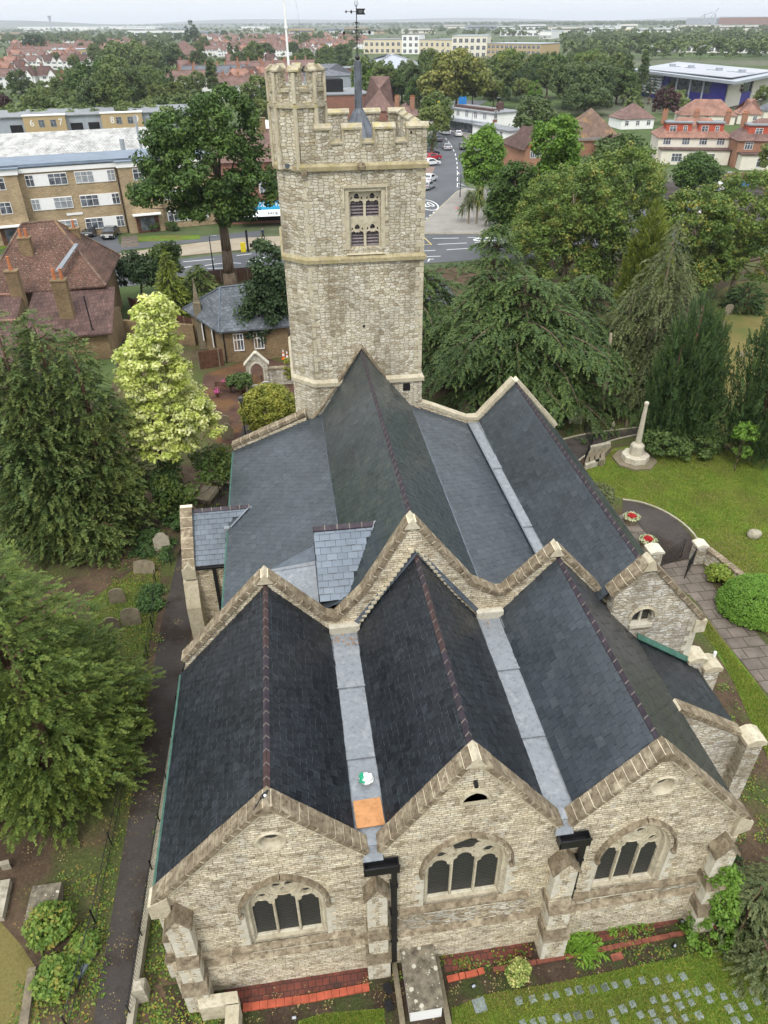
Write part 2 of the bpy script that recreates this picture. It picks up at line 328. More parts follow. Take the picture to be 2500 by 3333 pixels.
M['slateG'] = m_slate('green_grey_slate', [(0.02, 0.028, 0.03), (0.03, 0.04, 0.042), (0.038, 0.048, 0.048), (0.05, 0.056, 0.05)], (0.26, 0.45), 0.2)
M['slateP'] = m_slate('pale_new_slate', [(0.10, 0.13, 0.17), (0.13, 0.165, 0.21), (0.16, 0.2, 0.245)], (0.25, 0.5), 0.9)
M['slate_un'] = m_plain('slate_underside', (0.012, 0.015, 0.02), 0.6)
M['lead'] = m_ash('lead_sheet', (0.24, 0.26, 0.28), (0.165, 0.18, 0.20), (0.32, 0.335, 0.345), 0.55, 1.3); M['lead'].node_tree.nodes['Principled BSDF'].inputs['Roughness'].default_value = 0.5
M['sl_edge'] = m_plain('slate_edge_highlights', (0.062, 0.071, 0.08), 0.5, 0.3, 8)  # paler colour paints the wet sheen on slate edges
M['leadd'] = m_plain('dull_lead', (0.10, 0.12, 0.145), 0.4, 0.35, 2.5, 0.5, 0.3)
M['felt'] = m_plain('dark_felt', (0.022, 0.024, 0.03), 0.42, 0.3, 1.2, 0.5)
M['ridge'] = m_plain('purple_ridge_tile', (0.045, 0.035, 0.045), 0.6, 0.4, 4)
M['ridger'] = m_plain('red_ridge_tile', (0.062, 0.037, 0.035), 0.6, 0.4, 4)
M['iron'] = m_plain('black_iron', (0.012, 0.012, 0.014), 0.4, 0.3, 5, 0.5)
M['copper'] = m_plain('green_gutter', (0.045, 0.12, 0.09), 0.6, 0.3, 4)
M['white'] = m_plain('white_paint', (0.78, 0.78, 0.77), 0.5, 0.06, 2)
M['cream'] = m_plain('cream_render', (0.66, 0.58, 0.42), 0.8, 0.1, 1)
def m_glass(name, col=(0.02, 0.022, 0.026), rough=0.15):
 k = NT(name); k.fin(k.mix(k.rng(k.noise(0.9, 3), 0.4, 0.6), col, scl(col, 3.0)), rough, 0.6); return k.mat
M['glass'] = m_glass('window_glass')
def m_grille():
 k = NT('wire_guarded_glass'); w = k.n('ShaderNodeTexWave', bands_direction='Z'); w.inputs['Scale'].default_value = 3.4; w.inputs['Distortion'].default_value = 3.5; w.inputs['Detail Scale'].default_value = 1.2; k.l(k.tc.outputs['Object'], w.inputs[0])
 c = k.ramp(w.outputs[0], [(0.6, (0.012, 0.013, 0.014)), (0.95, (0.085, 0.085, 0.08))]); c = k.mix(k.rng(k.noise(5, 5), 0.52, 0.62, 0, 0.35), c, (0.06, 0.055, 0.045))
 return k.fin(c, 0.5, 0.3)
M['grille'] = m_grille()
M['louvre'] = m_plain('louvre_boards', (0.22, 0.19, 0.20), 0.7, 0.25, 6)
M['dark'] = m_plain('dark_recess', (0.012, 0.012, 0.013), 0.9)
M['felt_s'] = m_slate('dark_wet_slate', [(0.022, 0.024, 0.026), (0.03, 0.032, 0.034), (0.038, 0.04, 0.04)], (0.3, 0.5), 0.1)
M['slateP2'] = m_slate('pale_porch_slate', [(0.075, 0.095, 0.12), (0.095, 0.12, 0.15), (0.115, 0.145, 0.18)], (0.3, 0.5), 0.25)
M['leadsp'] = m_plain('streaked_lead', (0.13, 0.145, 0.17), 0.45, 0.5, 2.0, 0.4)
M['ply'] = m_ash('plywood_sheet', (0.56, 0.29, 0.13), (0.42, 0.20, 0.085), None, 0.6, 3.5)
M['timber'] = m_plain('stained_timber', (0.10, 0.045, 0.028), 0.7, 0.4, 3)
M['bark'] = m_bark('grey_brown_bark', (0.14, 0.105, 0.075)); M['barkr'] = m_bark('red_brown_bark', (0.12, 0.07, 0.05)); M['barkg'] = m_bark('pale_twigs', (0.24, 0.2, 0.14))
M['asph'] = m_ground('asphalt', [(0.075, 0.08, 0.088), (0.095, 0.10, 0.108), (0.115, 0.12, 0.128)], 0.12, 14, 0.15, 0.75)
M['asphp'] = m_ground('path_asphalt', [(0.042, 0.036, 0.034), (0.058, 0.050, 0.046), (0.075, 0.066, 0.06)], 0.35, 14, 0.2, 0.8, (0.036, 0.028, 0.023), 0.3, (0.12, 0.085, 0.04))
M['pave'] = m_ground('paving_slabs', [(0.19, 0.18, 0.165), (0.24, 0.225, 0.205), (0.29, 0.27, 0.24)], 0.3, 4, 0.2, 0.85)
M['paveb'] = m_ground('buff_paving', [(0.24, 0.2, 0.145), (0.29, 0.25, 0.19), (0.34, 0.3, 0.23)], 0.3, 4, 0.2, 0.85)
M['paint'] = m_plain('road_paint', (0.72, 0.73, 0.72), 0.7, 0.12, 6)
M['painty'] = m_plain('yellow_road_paint', (0.5, 0.38, 0.14), 0.7, 0.12, 6)
M['litter'] = m_ground('leaf_litter', [(0.045, 0.032, 0.022), (0.08, 0.055, 0.037), (0.13, 0.088, 0.056)], 0.7, 8, 0.8, 0.95, (0.065, 0.078, 0.026), 0.16, (0.22, 0.15, 0.05))
M['grass'] = m_ground('mown_grass', [(0.065, 0.105, 0.016), (0.10, 0.165, 0.022), (0.145, 0.21, 0.034)], 0.8, 14, 0.8, 0.9, (0.13, 0.115, 0.04), 0.22)
M['grassd'] = m_ground('dry_grass', [(0.10, 0.09, 0.03), (0.15, 0.125, 0.045), (0.19, 0.16, 0.06)], 0.4, 9, 0.8, 0.9, (0.09, 0.10, 0.03), 0.2)
M['soil'] = m_ground('dark_soil', [(0.03, 0.02, 0.014), (0.05, 0.034, 0.024), (0.08, 0.056, 0.04)], 0.9, 10, 0.9, 0.95, (0.045, 0.055, 0.02), 0.6, (0.26, 0.2, 0.11))
M['land'] = m_ground('suburban_land', [(0.045, 0.07, 0.025), (0.065, 0.095, 0.033), (0.09, 0.12, 0.045)], 0.02, 0.2, 0.1, 0.95, (0.10, 0.105, 0.07), 0.008)
def m_paver(name, c1, c2, mortar, bw, bh, ms):
 k = NT(name); b = k.n('ShaderNodeTexBrick'); k.l(k.tc.outputs['Object'], b.inputs[0]); b.inputs['Scale'].default_value = 1.0
 b.inputs['Brick Width'].default_value = bw; b.inputs['Row Height'].default_value = bh; b.inputs['Mortar Size'].default_value = ms
 b.inputs['Color1'].default_value = c1 + (1,); b.inputs['Color2'].default_value = c2 + (1,); b.inputs['Mortar'].default_value = mortar + (1,)
 c = k.mix(1.0, b.outputs[0], k.ramp(k.noise(0.9, 6, None, 0.7), [(0.3, 0.6), (0.7, 1.3)]), 'MULTIPLY'); k.bump(k.math('SUBTRACT', 1.0, b.outputs['Fac']), 0.4, 0.01)
 c = k.mix(k.rng(k.noise(1.4, 5), 0.58, 0.66, 0, 0.6), c, mortar)
 return k.fin(c, 0.75, 0.3)
M['flag'] = m_paver('york_stone_flags', (0.12, 0.098, 0.082), (0.16, 0.132, 0.11), (0.06, 0.05, 0.03), 0.95, 0.75, 0.03)
M['quarry'] = m_paver('red_quarry_tiles', (0.16, 0.045, 0.03), (0.10, 0.035, 0.027), (0.035, 0.024, 0.018), 0.24, 0.24, 0.012)
M['redtile'] = m_plain('red_edging_tile', (0.38, 0.085, 0.045), 0.7, 0.35, 3)
M['redbr'] = m_plain('brick_edging', (0.20, 0.065, 0.042), 0.8, 0.4, 3)
M['plaque'] = m_plain('slate_plaque', (0.21, 0.24, 0.25), 0.5, 0.3, 3)
k = NT('lichened_tomb'); c_ = k.ramp(k.noise(3, 7, None, .7), [(.35, (.07, .06, .045)), (.65, (.24, .21, .155))])
for sc_, th_ in ((2.6, .17), (7, .13)):
 v_ = k.n('ShaderNodeTexVoronoi'); v_.inputs['Scale'].default_value = sc_; wq = k.n('ShaderNodeVectorMath', operation='MULTIPLY_ADD'); nq = k.n('ShaderNodeTexNoise'); nq.inputs['Scale'].default_value = 9; k.l(nq.outputs['Color'], wq.inputs[0]); wq.inputs[1].default_value = (.09, .09, .09); k.l(k.tc.outputs['Object'], wq.inputs[2]); k.l(wq.outputs[0], v_.inputs[0])
 c_ = k.mix(k.rng(v_.outputs['Distance'], th_ + .05, th_), c_, (.46, .44, .36))
k.bump(k.noise(20, 4), .4, .01); M['tomb'] = k.fin(c_, .9, .15)
M['grave'] = m_ash('old_headstone', (0.24, 0.20, 0.14), (0.12, 0.10, 0.07), (0.20, 0.19, 0.10), 0.7, 2.4)
M['gravel'] = m_ash('pale_headstone', (0.42, 0.38, 0.30), (0.22, 0.2, 0.14), None, 0.6, 2.4)
M['memo'] = m_ash('portland_stone', (0.56, 0.52, 0.42), (0.34, 0.30, 0.23), None, 0.45, 1.6)
# ================================================================= THE CHURCH
church = empty('church', (4, 25, 0), 0, 'grey ragstone church with slate roofs, three east gables and square west tower', 'church')
YE, YC, YW = 11.85, 21.1, 38.0                       # east wall, cross wall, tower face
def slates(name, mat, o, u, v, L, W, sw=0.32, ex=0.29, keep=None, seed=1, parent=None, lift=0.026, edge=0.62):
 rg = random.Random(seed); mb = MB(); o = Vector(o); u = Vector(u).normalized(); v = Vector(v).normalized(); n = u.cross(v)
 if n.z < 0: n = -n
 mb.poly([o - n * 0.012, o + u * L - n * 0.012, o + u * L + v * W - n * 0.012, o + v * W - n * 0.012], 1, 0)
 rows = int(round(W / ex)); ex = W / rows
 for i in range(rows):
  off = (i % 2) * sw / 2 + rg.uniform(-0.02, 0.02); x = -off
  while x < L:
   x0, x1 = max(0, x + 0.006), min(L, x + sw - 0.006); x += sw
   if x1 - x0 < 0.03: continue
   if keep and not keep(o + u * ((x0 + x1) / 2) + v * (i + 0.5) * ex): continue
   j = rg.uniform(-0.004, 0.004); lf = lift + rg.uniform(-0.004, 0.009); y0 = i * ex + j; y1 = min(W, (i + 1.12) * ex)
   a = o + u * x0 + v * y0; b = o + u * x1 + v * y0; c = o + u * x1 + v * y1; d = o + u * x0 + v * y1
   j2 = rg.uniform(-0.002, 0.003)
   mb.add([a + n * lf, b + n * (lf + j2), c + n * 0.002, d + n * 0.002, a, b], [(0, 1, 2, 3), (4, 5, 1, 0)], 0, 0.5 + (rg.random() - 0.5) * (1.0 if rg.random() < 0.2 else 0.5))
   if rg.random() < edge:
    f0 = rg.uniform(0, .15); f1 = rg.uniform(.7, 1.0); q0, q1 = a + u * ((x1 - x0) * f0), a + u * ((x1 - x0) * f1); dv = v * rg.uniform(.010, .024); s_ = n * (lf + .003)
    mb.add([q0 + s_, q1 + s_, q1 + s_ + dv, q0 + s_ + dv], [(0, 1, 2, 3)], 2)  # painted highlight strip along the lower edge of this slate
 return mb.build(name, [mat, M['slate_un'], M['sl_edge']], parent or church)
def blocks_along(mb, p, q, wv, h, step=0.5, gap=0.03, up=(0, 0, 1), jm=1, seed=3):
 """coping blocks from p to q, width vector wv, thickness h normal to the run"""
 rg = random.Random(seed); p = Vector(p); q = Vector(q); wv = Vector(wv); d = (q - p); L = d.length; d.normalize()
 n = d.cross(wv).normalized()
 if n.z < 0: n = -n
 a = p + n * (h * 0.1); mb.prism([a, a + d * L, a + d * L + wv, a + wv], n * (h * 0.80), jm, 0.2)
 k = max(1, int(round(L / step)))
 for i in range(k):
  s0 = L * i / k + gap / 2; s1 = L * (i + 1) / k - gap / 2; hh = h * rg.uniform(0.97, 1.06); e = wv.normalized() * rg.uniform(0.004, 0.018)
  mb.prism([p + d * s0 - e, p + d * s1 - e, p + d * s1 + wv + e, p + d * s0 + wv + e], n * hh, 0)
def coping(name, pts, y0, y1, h=0.2, step=0.5, seed=3, mat=None):
 mb = MB()
 for i in range(len(pts) - 1):
  blocks_along(mb, (pts[i][0], y0, pts[i][1]), (pts[i + 1][0], y0, pts[i + 1][1]), (0, y1 - y0, 0), h, step, seed=seed + i)
 return mb.build(name, [mat or M['cope'], M['joint']], church)
XZ = lambda y: (lambda a, b, d: (a, y + d, b))
def arch_pts(cx, hw, zs, rise, n=10):
 Rr = (hw * hw + rise * rise) / (2 * hw); out = []
 a1 = math.atan2(rise, Rr - hw)
 for i in range(n + 1):                       # left springing to apex
  t = math.pi - a1 * i / n; out.append((cx + (Rr - hw) + Rr * math.cos(t), zs + Rr * math.sin(t)))
 right = [(2 * cx - x, z) for x, z in out[:-1]][::-1]
 return out + right
def opening(cx, hw, z0, zs, rise, n=10): return [(cx - hw, z0)] + arch_pts(cx, hw, zs, rise, n) + [(cx + hw, z0)]
def circ(cx, cz, rx, rz=None, n=16, lob=0, amp=0.0, ph=0.0):
 rz = rx if rz is None else rz
 return [(cx + rx * (1 + amp * math.cos(lob * t + ph)) * math.cos(t), cz + rz * (1 + amp * math.cos(lob * t + ph)) * math.sin(t)) for t in [2 * math.pi * i / n for i in range(n)]]
def light_head(cx, hw, z0, zs, rise):            # cusped lancet
 pts = [(cx - hw, z0), (cx - hw, zs), (cx - hw * 0.98, zs + rise * 0.28), (cx - hw * 0.70, zs + rise * 0.42), (cx - hw * 0.62, zs + rise * 0.72), (cx - hw * 0.3, zs + rise * 0.95), (cx, zs + rise)]
 return pts + [(2 * cx - x, z) for x, z in pts[:-1]][::-1]
WIN = [dict(cx=-1.62, hw=1.12, z0=2.25, zs=4.22, rise=1.60, kind=0), dict(cx=4.10, hw=1.21, z0=3.12, zs=5.05, rise=1.62, kind=1), dict(cx=9.75, hw=1.08, z0=2.48, zs=4.42, rise=1.68, kind=0)]
OCU = [(-1.7, 7.93, 0.36), (4.13, 8.75, 0.42), (9.95, 8.1, 0.36)]
WP = [[(-5.3, 0), (-5.3, 5.6), (-1.65, 9.62), (0.95, 6.75), (1.15, 6.2), (1.15, 0)],
  [(1.15, 0), (1.15, 6.2), (1.42, 6.75), (4.05, 10.5), (6.85, 6.8), (7.05, 6.2), (7.05, 0)],
  [(7.05, 0), (7.05, 6.2), (7.28, 6.75), (9.72, 9.65), (13.3, 5.65), (13.3, 0)]]
for i, w in enumerate(WIN):
 hole = opening(w['cx'], w['hw'] + 0.12, w['z0'] - 0.1, w['zs'], w['rise'] + 0.10)
 oc = OCU[i]
 och = circ(oc[0], oc[1], oc[2]) if i != 1 else [(oc[0] - 0.38, oc[1] - 0.18)] + arch_pts(oc[0], 0.38, oc[1] - 0.1, 0.46, 6) + [(oc[0] + 0.38, oc[1] - 0.18)]
 mb = MB(); mb.plate(WP[i], [hole, och], XZ(YE), 0, 0.42)
 gw = mb.build('gable_wall', M['rag'], church)
 # plinth with a weathered top course
 x0, x1 = WP[i][0][0] + (0.0 if i else -0.12), WP[i][-1][0] + (0.12 if i == 2 else 0)
 zt = 1.75; mb = MB(); mb.prism([(x0, YE - 0.003, 0), (x0, YE - 0.22, 0), (x0, YE - 0.20, zt), (x0, YE - 0.003, zt)], (x1 - x0, 0, 0)); mb.build('plinth', M['rag'], church)
 mb = MB(); mb.prism([(x0, YE - 0.003, zt + .003), (x0, YE - 0.23, zt + .003), (x0, YE - 0.003, zt + 0.2)], (x1 - x0, 0, 0), r=.2); mb.build('plinth_weathering', M['cope'], church)
 # rougher band with string course above it
 zb = w['z0'] - 0.02; mb = MB(); mb.box(x0 + 0.75, x1 - 0.75, YE - 0.09, YE - 0.002, zt + 0.2, zb - 0.12); mb.build('apron_wall', M['rag2'], church)
 mb = MB(); mb.prism([(x0 + 0.7, YE, zb - 0.13), (x0 + 0.7, YE - 0.16, zb - 0.12), (x0 + 0.7, YE - 0.14, zb - 0.04), (x0 + 0.7, YE - 0.001, zb + 0.1)], (x1 - x0 - 1.4, 0, 0)); mb.build('string_course', M['cope'], church)
 # window: splayed frame, tracery, sill, hood, glass
 cx, hw, z0, zs, ri = w['cx'], w['hw'], w['z0'], w['zs'], w['rise']
 A = opening(cx, hw + 0.13, z0 - 0.12, zs, ri + 0.11); B = opening(cx, hw, z0 - 0.02, zs, ri); B2 = opening(cx, hw - 0.05, z0, zs, ri - 0.05)
 mb = MB(); n = len(A)
 loops = [[(p[0], YE - 0.012, p[1]) for p in A], [(p[0], YE + 0.12, p[1]) for p in [(cx + (q[0] - cx) * 0.955, q[1] - (0.03 if q[1] > zs else 0)) for q in A]], [(p[0], YE + 0.14, p[1]) for p in B], [(p[0], YE + 0.34, p[1]) for p in B2]]
 for k in range(3):
  mb.add(loops[k] + loops[k + 1], [(j, (j + 1) % n, (j + 1) % n + n, j + n) for j in range(n)], 0, 0.1)
 win = mb.build('window', M['ash'], church)
 lw = (2 * hw - 0.08 - 0.24) / 3; y1 = YE + 0.30; holes = []
 zh = zs - 0.12
 for j in (-1, 0, 1):
  zz = zh + (0.16 if j == 0 else -0.10); lx = cx + j * (lw + 0.09)
  holes.append(light_head(lx, lw / 2, z0 + 0.02, zz - 0.1, 0.46))
 if w['kind'] == 0:
  bx, bz, br = cx, zs + 0.82, 0.42
  for (dx, dz, rx, rz) in ((-0.19, 0.02, 0.15, 0.13), (0.19, 0.05, 0.15, 0.13), (0.0, 0.25, 0.14, 0.10), (0.0, -0.22, 0.10, 0.085)): holes.append(circ(bx + dx, bz + dz, rx, rz, 14, 3, 0.10))
  for s in (-1, 1):
   holes.append(circ(cx + s * 0.68, zs + 0.38, 0.15, 0.15, 12, 4, 0.12)); holes.append([(cx + s * 0.42, zs + 0.36), (cx + s * 0.33, zs + 0.27), (cx + s * 0.36, zs + 0.40)])
   holes.append([(cx + s * 0.40, zs + 1.16), (cx + s * 0.52, zs + 1.0), (cx + s * 0.30, zs + 1.22)])
 else:
  holes.append(circ(cx, zs + 0.86, 0.46, 0.33, 30, 6, 0.13, 0.3))
  for s in (-1, 1):
   holes.append(circ(cx + s * 0.76, zs + 0.42, 0.19, 0.16, 14, 4, 0.10)); holes.append([(cx + s * 0.46, zs + 0.44), (cx + s * 0.32, zs + 0.30), (cx + s * 0.22, zs + 0.42)])
 mb = MB(); mb.plate(opening(cx, hw - 0.04, z0, zs, ri - 0.04), holes, XZ(y1), 0, 0.13, 0, 0.1)
 mb.build('tracery', M['ash'], win)
 mb = MB()                                     # moulded mullion shafts and rings stand proud of the tracery plane
 for j in (-0.5, 0.5): mb.tube((cx + j * (lw + 0.09), y1 - 0.02, z0), (cx + j * (lw + 0.09), y1 - 0.02, zh + 0.02), 0.04, n=6, r=0.1)
 rings = [(cx, zs + 0.82, 0.47)] if w['kind'] == 0 else [(cx, zs + 0.86, 0.0)]
 rings += [(cx - 0.68, zs + 0.38, 0.2), (cx + 0.68, zs + 0.38, 0.2)] if w['kind'] == 0 else []
 for (a, b, r_) in rings:
  if r_ > 0:
   pp = [(a + r_ * math.cos(t), y1 - 0.015, b + r_ * math.sin(t)) for t in [2 * math.pi * q / 20 for q in range(21)]]; mb.path(pp, [0.035] * 21, 5, r=0.1)
 mb.build('mullion', M['ash'], win)
 mb = MB(); mb.poly([(p[0], y1 + 0.07, p[1]) for p in opening(cx, hw - 0.03, z0, zs, ri - 0.03)]); mb.build('leaded_glass', M['grille'], win)
 mb = MB(); mb.prism([(cx - hw - 0.12, YE - 0.10, z0 - 0.3), (cx - hw - 0.12, YE + 0.3, z0 - 0.3), (cx - hw - 0.12, YE + 0.34, z0 + 0.03), (cx - hw - 0.12, YE - 0.06, z0 - 0.2)], (2 * hw + 0.24, 0, 0), r=0.1); mb.build('sill', M['ashw'], win)
 # hood mould
 hp = arch_pts(cx, hw + 0.22, zs + 0.12, ri + 0.20, 14); mb = MB()
 for k in range(len(hp) - 1):
  (xa, za), (xb, zb_) = hp[k], hp[k + 1]; nx, nz_ = -(zb_ - za), (xb - xa); ln = math.hypot(nx, nz_) or 1; nx /= ln; nz_ /= ln; t = 0.09
  mb.add([(xa, YE - 0.17, za), (xb, YE - 0.17, zb_), (xb + nx * t * .6, YE - 0.15, zb_ + nz_ * t * .6), (xa + nx * t * .6, YE - 0.15, za + nz_ * t * .6), (xa, YE + 0.01, za), (xb, YE + 0.01, zb_), (xb + nx * t, YE + 0.01, zb_ + nz_ * t), (xa + nx * t, YE + 0.01, za + nz_ * t)],
    [(0, 1, 2, 3), (3, 2, 6, 7), (0, 4, 5, 1)], 0, 0.4)
 for s in (hp[0], hp[-1]): mb.lathe((s[0], YE - 0.09, s[1] - 0.16), [(0.03, 0), (0.085, 0.05), (0.1, 0.12), (0.07, 0.19)], 8)
 mb.build('hood_mould', M['cope'], win)
 # ashlar quoins at the jambs
 mb = MB(); zq = z0 - 0.3; q = 0
 while zq < zs + 0.2:
  for s in (-1, 1):
   ww = 0.30 if (q + (s > 0)) % 2 else 0.14; xa = cx + s * (hw + 0.125); mb.box(min(xa, xa + s * ww), max(xa, xa + s * ww), YE - 0.006, YE + 0.05, zq + 0.004, zq + 0.27)
  zq += 0.28; q += 1
 mb.build('jamb_quoins', M['ashw'], win)
 # relieving arch of thin voussoirs
 vp = arch_pts(cx, hw + 0.36, zs + 0.12, ri + 0.36, 15); mb = MB()
 for k in range(1, len(vp) - 2):
  (xa, za), (xb, zb_) = vp[k], vp[k + 1]; nx, nz_ = -(zb_ - za), (xb - xa); ln = math.hypot(nx, nz_) or 1; nx /= ln; nz_ /= ln; t = 0.17; g = 0.06
  xa2, za2, xb2, zb2 = xa + (xb - xa) * g, za + (zb_ - za) * g, xb - (xb - xa) * g, zb_ - (zb_ - za) * g
  mb.prism([(xa2, YE - 0.005, za2), (xb2, YE - 0.005, zb2), (xb2 + nx * t, YE - 0.005, zb2 + nz_ * t), (xa2 + nx * t, YE - 0.005, za2 + nz_ * t)], (0, 0.05, 0))
 mb.build('relieving_arch', M['rag'], win)
 # oculus or vent
 mb = MB()
 if i != 1:
  for (r0, r1, ya, yb) in ((oc[2] + 0.10, oc[2] + 0.05, YE + 0.002, YE - 0.05), (oc[2] + 0.05, oc[2] - .03, YE - 0.05, YE - 0.01), (oc[2] - .03, oc[2] - 0.07, YE - 0.01, YE + 0.14), (oc[2] - 0.07, oc[2] - 0.08, YE + 0.14, YE + 0.3)):
   a = [(oc[0] + r0 * math.cos(t), ya, oc[1] + r0 * math.sin(t)) for t in [2 * math.pi * q / 24 for q in range(24)]]; b = [(oc[0] + r1 * math.cos(t), yb, oc[1] + r1 * math.sin(t)) for t in [2 * math.pi * q / 24 for q in range(24)]]
   mb.add(a + b, [(j, (j + 1) % 24, (j + 1) % 24 + 24, j + 24) for j in range(24)], 0, 0.2)
 else:
  hp = arch_pts(oc[0], 0.46, oc[1] - 0.1, 0.56, 7); hq = arch_pts(oc[0], 0.38, oc[1] - 0.1, 0.46, 7)
  for k in range(len(hp) - 1):
   mb.add([(hq[k][0], YE - 0.12, hq[k][1]), (hq[k + 1][0], YE - 0.12, hq[k + 1][1]), (hp[k + 1][0], YE - 0.1, hp[k + 1][1]), (hp[k][0], YE - 0.1, hp[k][1]), (hq[k][0], YE + 0.2, hq[k][1]), (hq[k + 1][0], YE + 0.2, hq[k + 1][1]), (hp[k][0], YE, hp[k][1]), (hp[k + 1][0], YE, hp[k + 1][1])],
     [(0, 1, 2, 3), (0, 4, 5, 1), (3, 2, 7, 6)], 0, 0.2)
  mb.box(oc[0] - 0.4, oc[0] + 0.4, YE - 0.03, YE + 0.25, oc[1] - 0.3, oc[1] - 0.18)
 oo = mb.build('round_window' if i != 1 else 'gable_vent', M['rag'] if i == 9 else M['ash'], church)
 mb = MB(); mb.box(oc[0] - 0.5, oc[0] + 0.5, YE + 0.28, YE + 0.32, oc[1] - 0.5, oc[1] + 0.5); mb.build('dark_glass', M['grille'], oo)
 # coping with apex and kneeler stones
 P = WP[i]; cp = [P[1], P[2], P[3]] if i == 0 else ([P[2], P[3], P[4]] if i == 1 else [P[2], P[3], P[4]])
 coping('gable_coping', [(a, b - 0.02) for a, b in cp], YE - 0.10, YE + 0.44, 0.17, 0.36, 11 + i)
 mb = MB(); ax, az = cp[1]; mb.prism([(ax - 0.30, YE - 0.13, az - 0.22), (ax + 0.30, YE - 0.13, az - 0.22), (ax + 0.12, YE - 0.13, az + 0.06), (ax, YE - 0.13, az + 0.20), (ax - 0.12, YE - 0.13, az + 0.06)], (0, 0.60, 0)); mb.build('apex_stone', M['cope'] if i != 1 else M['ash'], church)
 mb = MB()                                      # thin moulding under the coping
 for k in (0, 1):
  a, b = cp[k], cp[k + 1]; mb.prism([(a[0], YE - 0.06, a[1] - 0.16), (b[0], YE - 0.06, b[1] - 0.16), (b[0], YE - 0.06, b[1] - 0.02), (a[0], YE - 0.06, a[1] - 0.02)], (0, 0.07, 0))
 mb.build('verge_moulding', M['ash'], church)
for (x0, x1) in ((-5.52, -4.9), (12.95, 13.5)):
 mb = MB(); mb.prism([(x0, YE - 0.14, 4.95), (x1, YE - 0.14, 4.95), (x1, YE - 0.14, 5.95), (x0, YE - 0.14, 5.62)] if x0 < 0 else [(x0, YE - 0.14, 4.95), (x1, YE - 0.14, 5.2), (x1, YE - 0.14, 5.62), (x0, YE - 0.14, 6.0)], (0, 0.6, 0)); mb.build('kneeler', M['ash'], church)
# side walls, cross wall
mb = MB(); mb.box(-5.2, -4.7, YE + 0.41, YC + 0.1, 0, 5.62); mb.build('north_wall', M['rag'], church)
mb = MB(); mb.box(12.65, 13.15, YE + 0.41, YC - 0.9, 0, 5.6); mb.build('south_wall', M['rag'], church)
CW = [(-5.15, 0), (-5.15, 6.1), (-1.66, 9.92), (0.42, 7.6), (0.92, 7.45), (2.11, 8.75), (3.88, 11.85), (6.3, 8.6), (7.35, 7.95), (7.72, 7.95), (9.63, 9.92), (12.4, 6.8), (12.4, 0)]
mb = MB(); mb.plate(CW, [], XZ(YC), 0, 0.5); mb.build('cross_wall', M['rag'], church)
coping('cross_wall_coping', CW[1:-1], YC - 0.06, YC + 0.46, 0.2, 0.42, 40)
for (ax, az) in ((-1.66, 9.92), (3.88, 11.85), (9.63, 9.92)):
 mb = MB(); mb.prism([(ax - 0.30, YC - 0.1, az - 0.2), (ax + 0.30, YC - 0.1, az - 0.2), (ax + 0.12, YC - 0.1, az + 0.08), (ax, YC - 0.1, az + 0.24), (ax - 0.12, YC - 0.1, az + 0.08)], (0, 0.62, 0)); mb.build('apex_stone', M['ash'], church)
# chancel and chapel roofs (ridges run east-west)
def gable_roof(xl, zl, xr, zr, xm, zm, y0, y1, mat, seed, sw=0.32, ex=0.29, ridge=None, left=True, right=True, matr=None):
 L = y1 - y0
 if left:
  v = Vector((xm - xl, 0, zm - zl)); slates('roof_slope', mat, (xl, y0, zl), (0, 1, 0), v, L, v.length, sw, ex, seed=seed)
 if right:
  v = Vector((xm - xr, 0, zm - zr)); slates('roof_slope', matr or mat, (xr, y0, zr), (0, 1, 0), v, L, v.length, sw, ex, seed=seed + 1)
 ridge_tiles((xm, y0, zm + 0.01), (xm, y1, zm + 0.01), ridge or M['ridge'], abs((zm - zl) / (xm - xl)))
def ridge_tiles(p, q, mat, slope, w=0.095, step=0.46, mix=None):
 mb = MB(); p = Vector(p); q = Vector(q); d = q - p; L = d.length; d.normalize(); s = Vector((0, 0, 1)).cross(d); k = int(L / step); st = L / k; dz = w * slope
 for i in range(k):
  a = p + d * (i * st + 0.012); b = p + d * ((i + 1) * st - 0.012); m = 0
  if mix and mix(i / k): m = 2
  top = Vector((0, 0, 0.065)); lo = Vector((0, 0, -dz))
  mb.add([a + top, b + top, b + s * w + lo + top * .6, a + s * w + lo + top * .6, b - s * w + lo + top * .6, a - s * w + lo + top * .6, a + s * w + lo - top * .4, b + s * w + lo - top * .4, a - s * w + lo - top * .4, b - s * w + lo - top * .4],
    [(0, 1, 2, 3), (1, 0, 5, 4), (3, 2, 7, 6), (4, 5, 8, 9)], m)
  c = b + d * 0.012; t2 = Vector((0, 0, 0.09))
  mb.add([c + t2 - d * .022, c + t2 + d * .022, c + s * w + lo + t2 * .6 + d * .022, c + s * w + lo + t2 * .6 - d * .022, c - s * w + lo + t2 * .6 + d * .022, c - s * w + lo + t2 * .6 - d * .022], [(0, 1, 2, 3), (1, 0, 5, 4)], 1, 0.3)
 mb.build('ridge_tiles', [mat, M['ridge_joint'], M['ridger']], church)
M['ridge_joint'] = m_plain('ridge_mortar', (0.20, 0.17, 0.15), 0.85, 0.2)
y0, y1 = YE + 0.38, YC - 0.005
SLA = ('ex',)
def two(xl, zl, xm, zm, xr, zr, ya, yb, matl, matr, seed, sw, ex, mix=None):
 L = yb - ya
 v = Vector((xm - xl, 0, zm - zl)); slates('roof_slope', matl, (xl, ya, zl), (0, 1, 0), v, L, v.length, sw, ex, seed=seed)
 v = Vector((xm - xr, 0, zm - zr)); slates('roof_slope', matr, (xr, ya, zr), (0, 1, 0), v, L, v.length, sw, ex, seed=seed + 1)
 ridge_tiles((xm, ya, zm + 0.02), (xm, yb, zm + 0.02), M['ridge'], abs((zm - zl) / (xm - xl)), mix=mix)
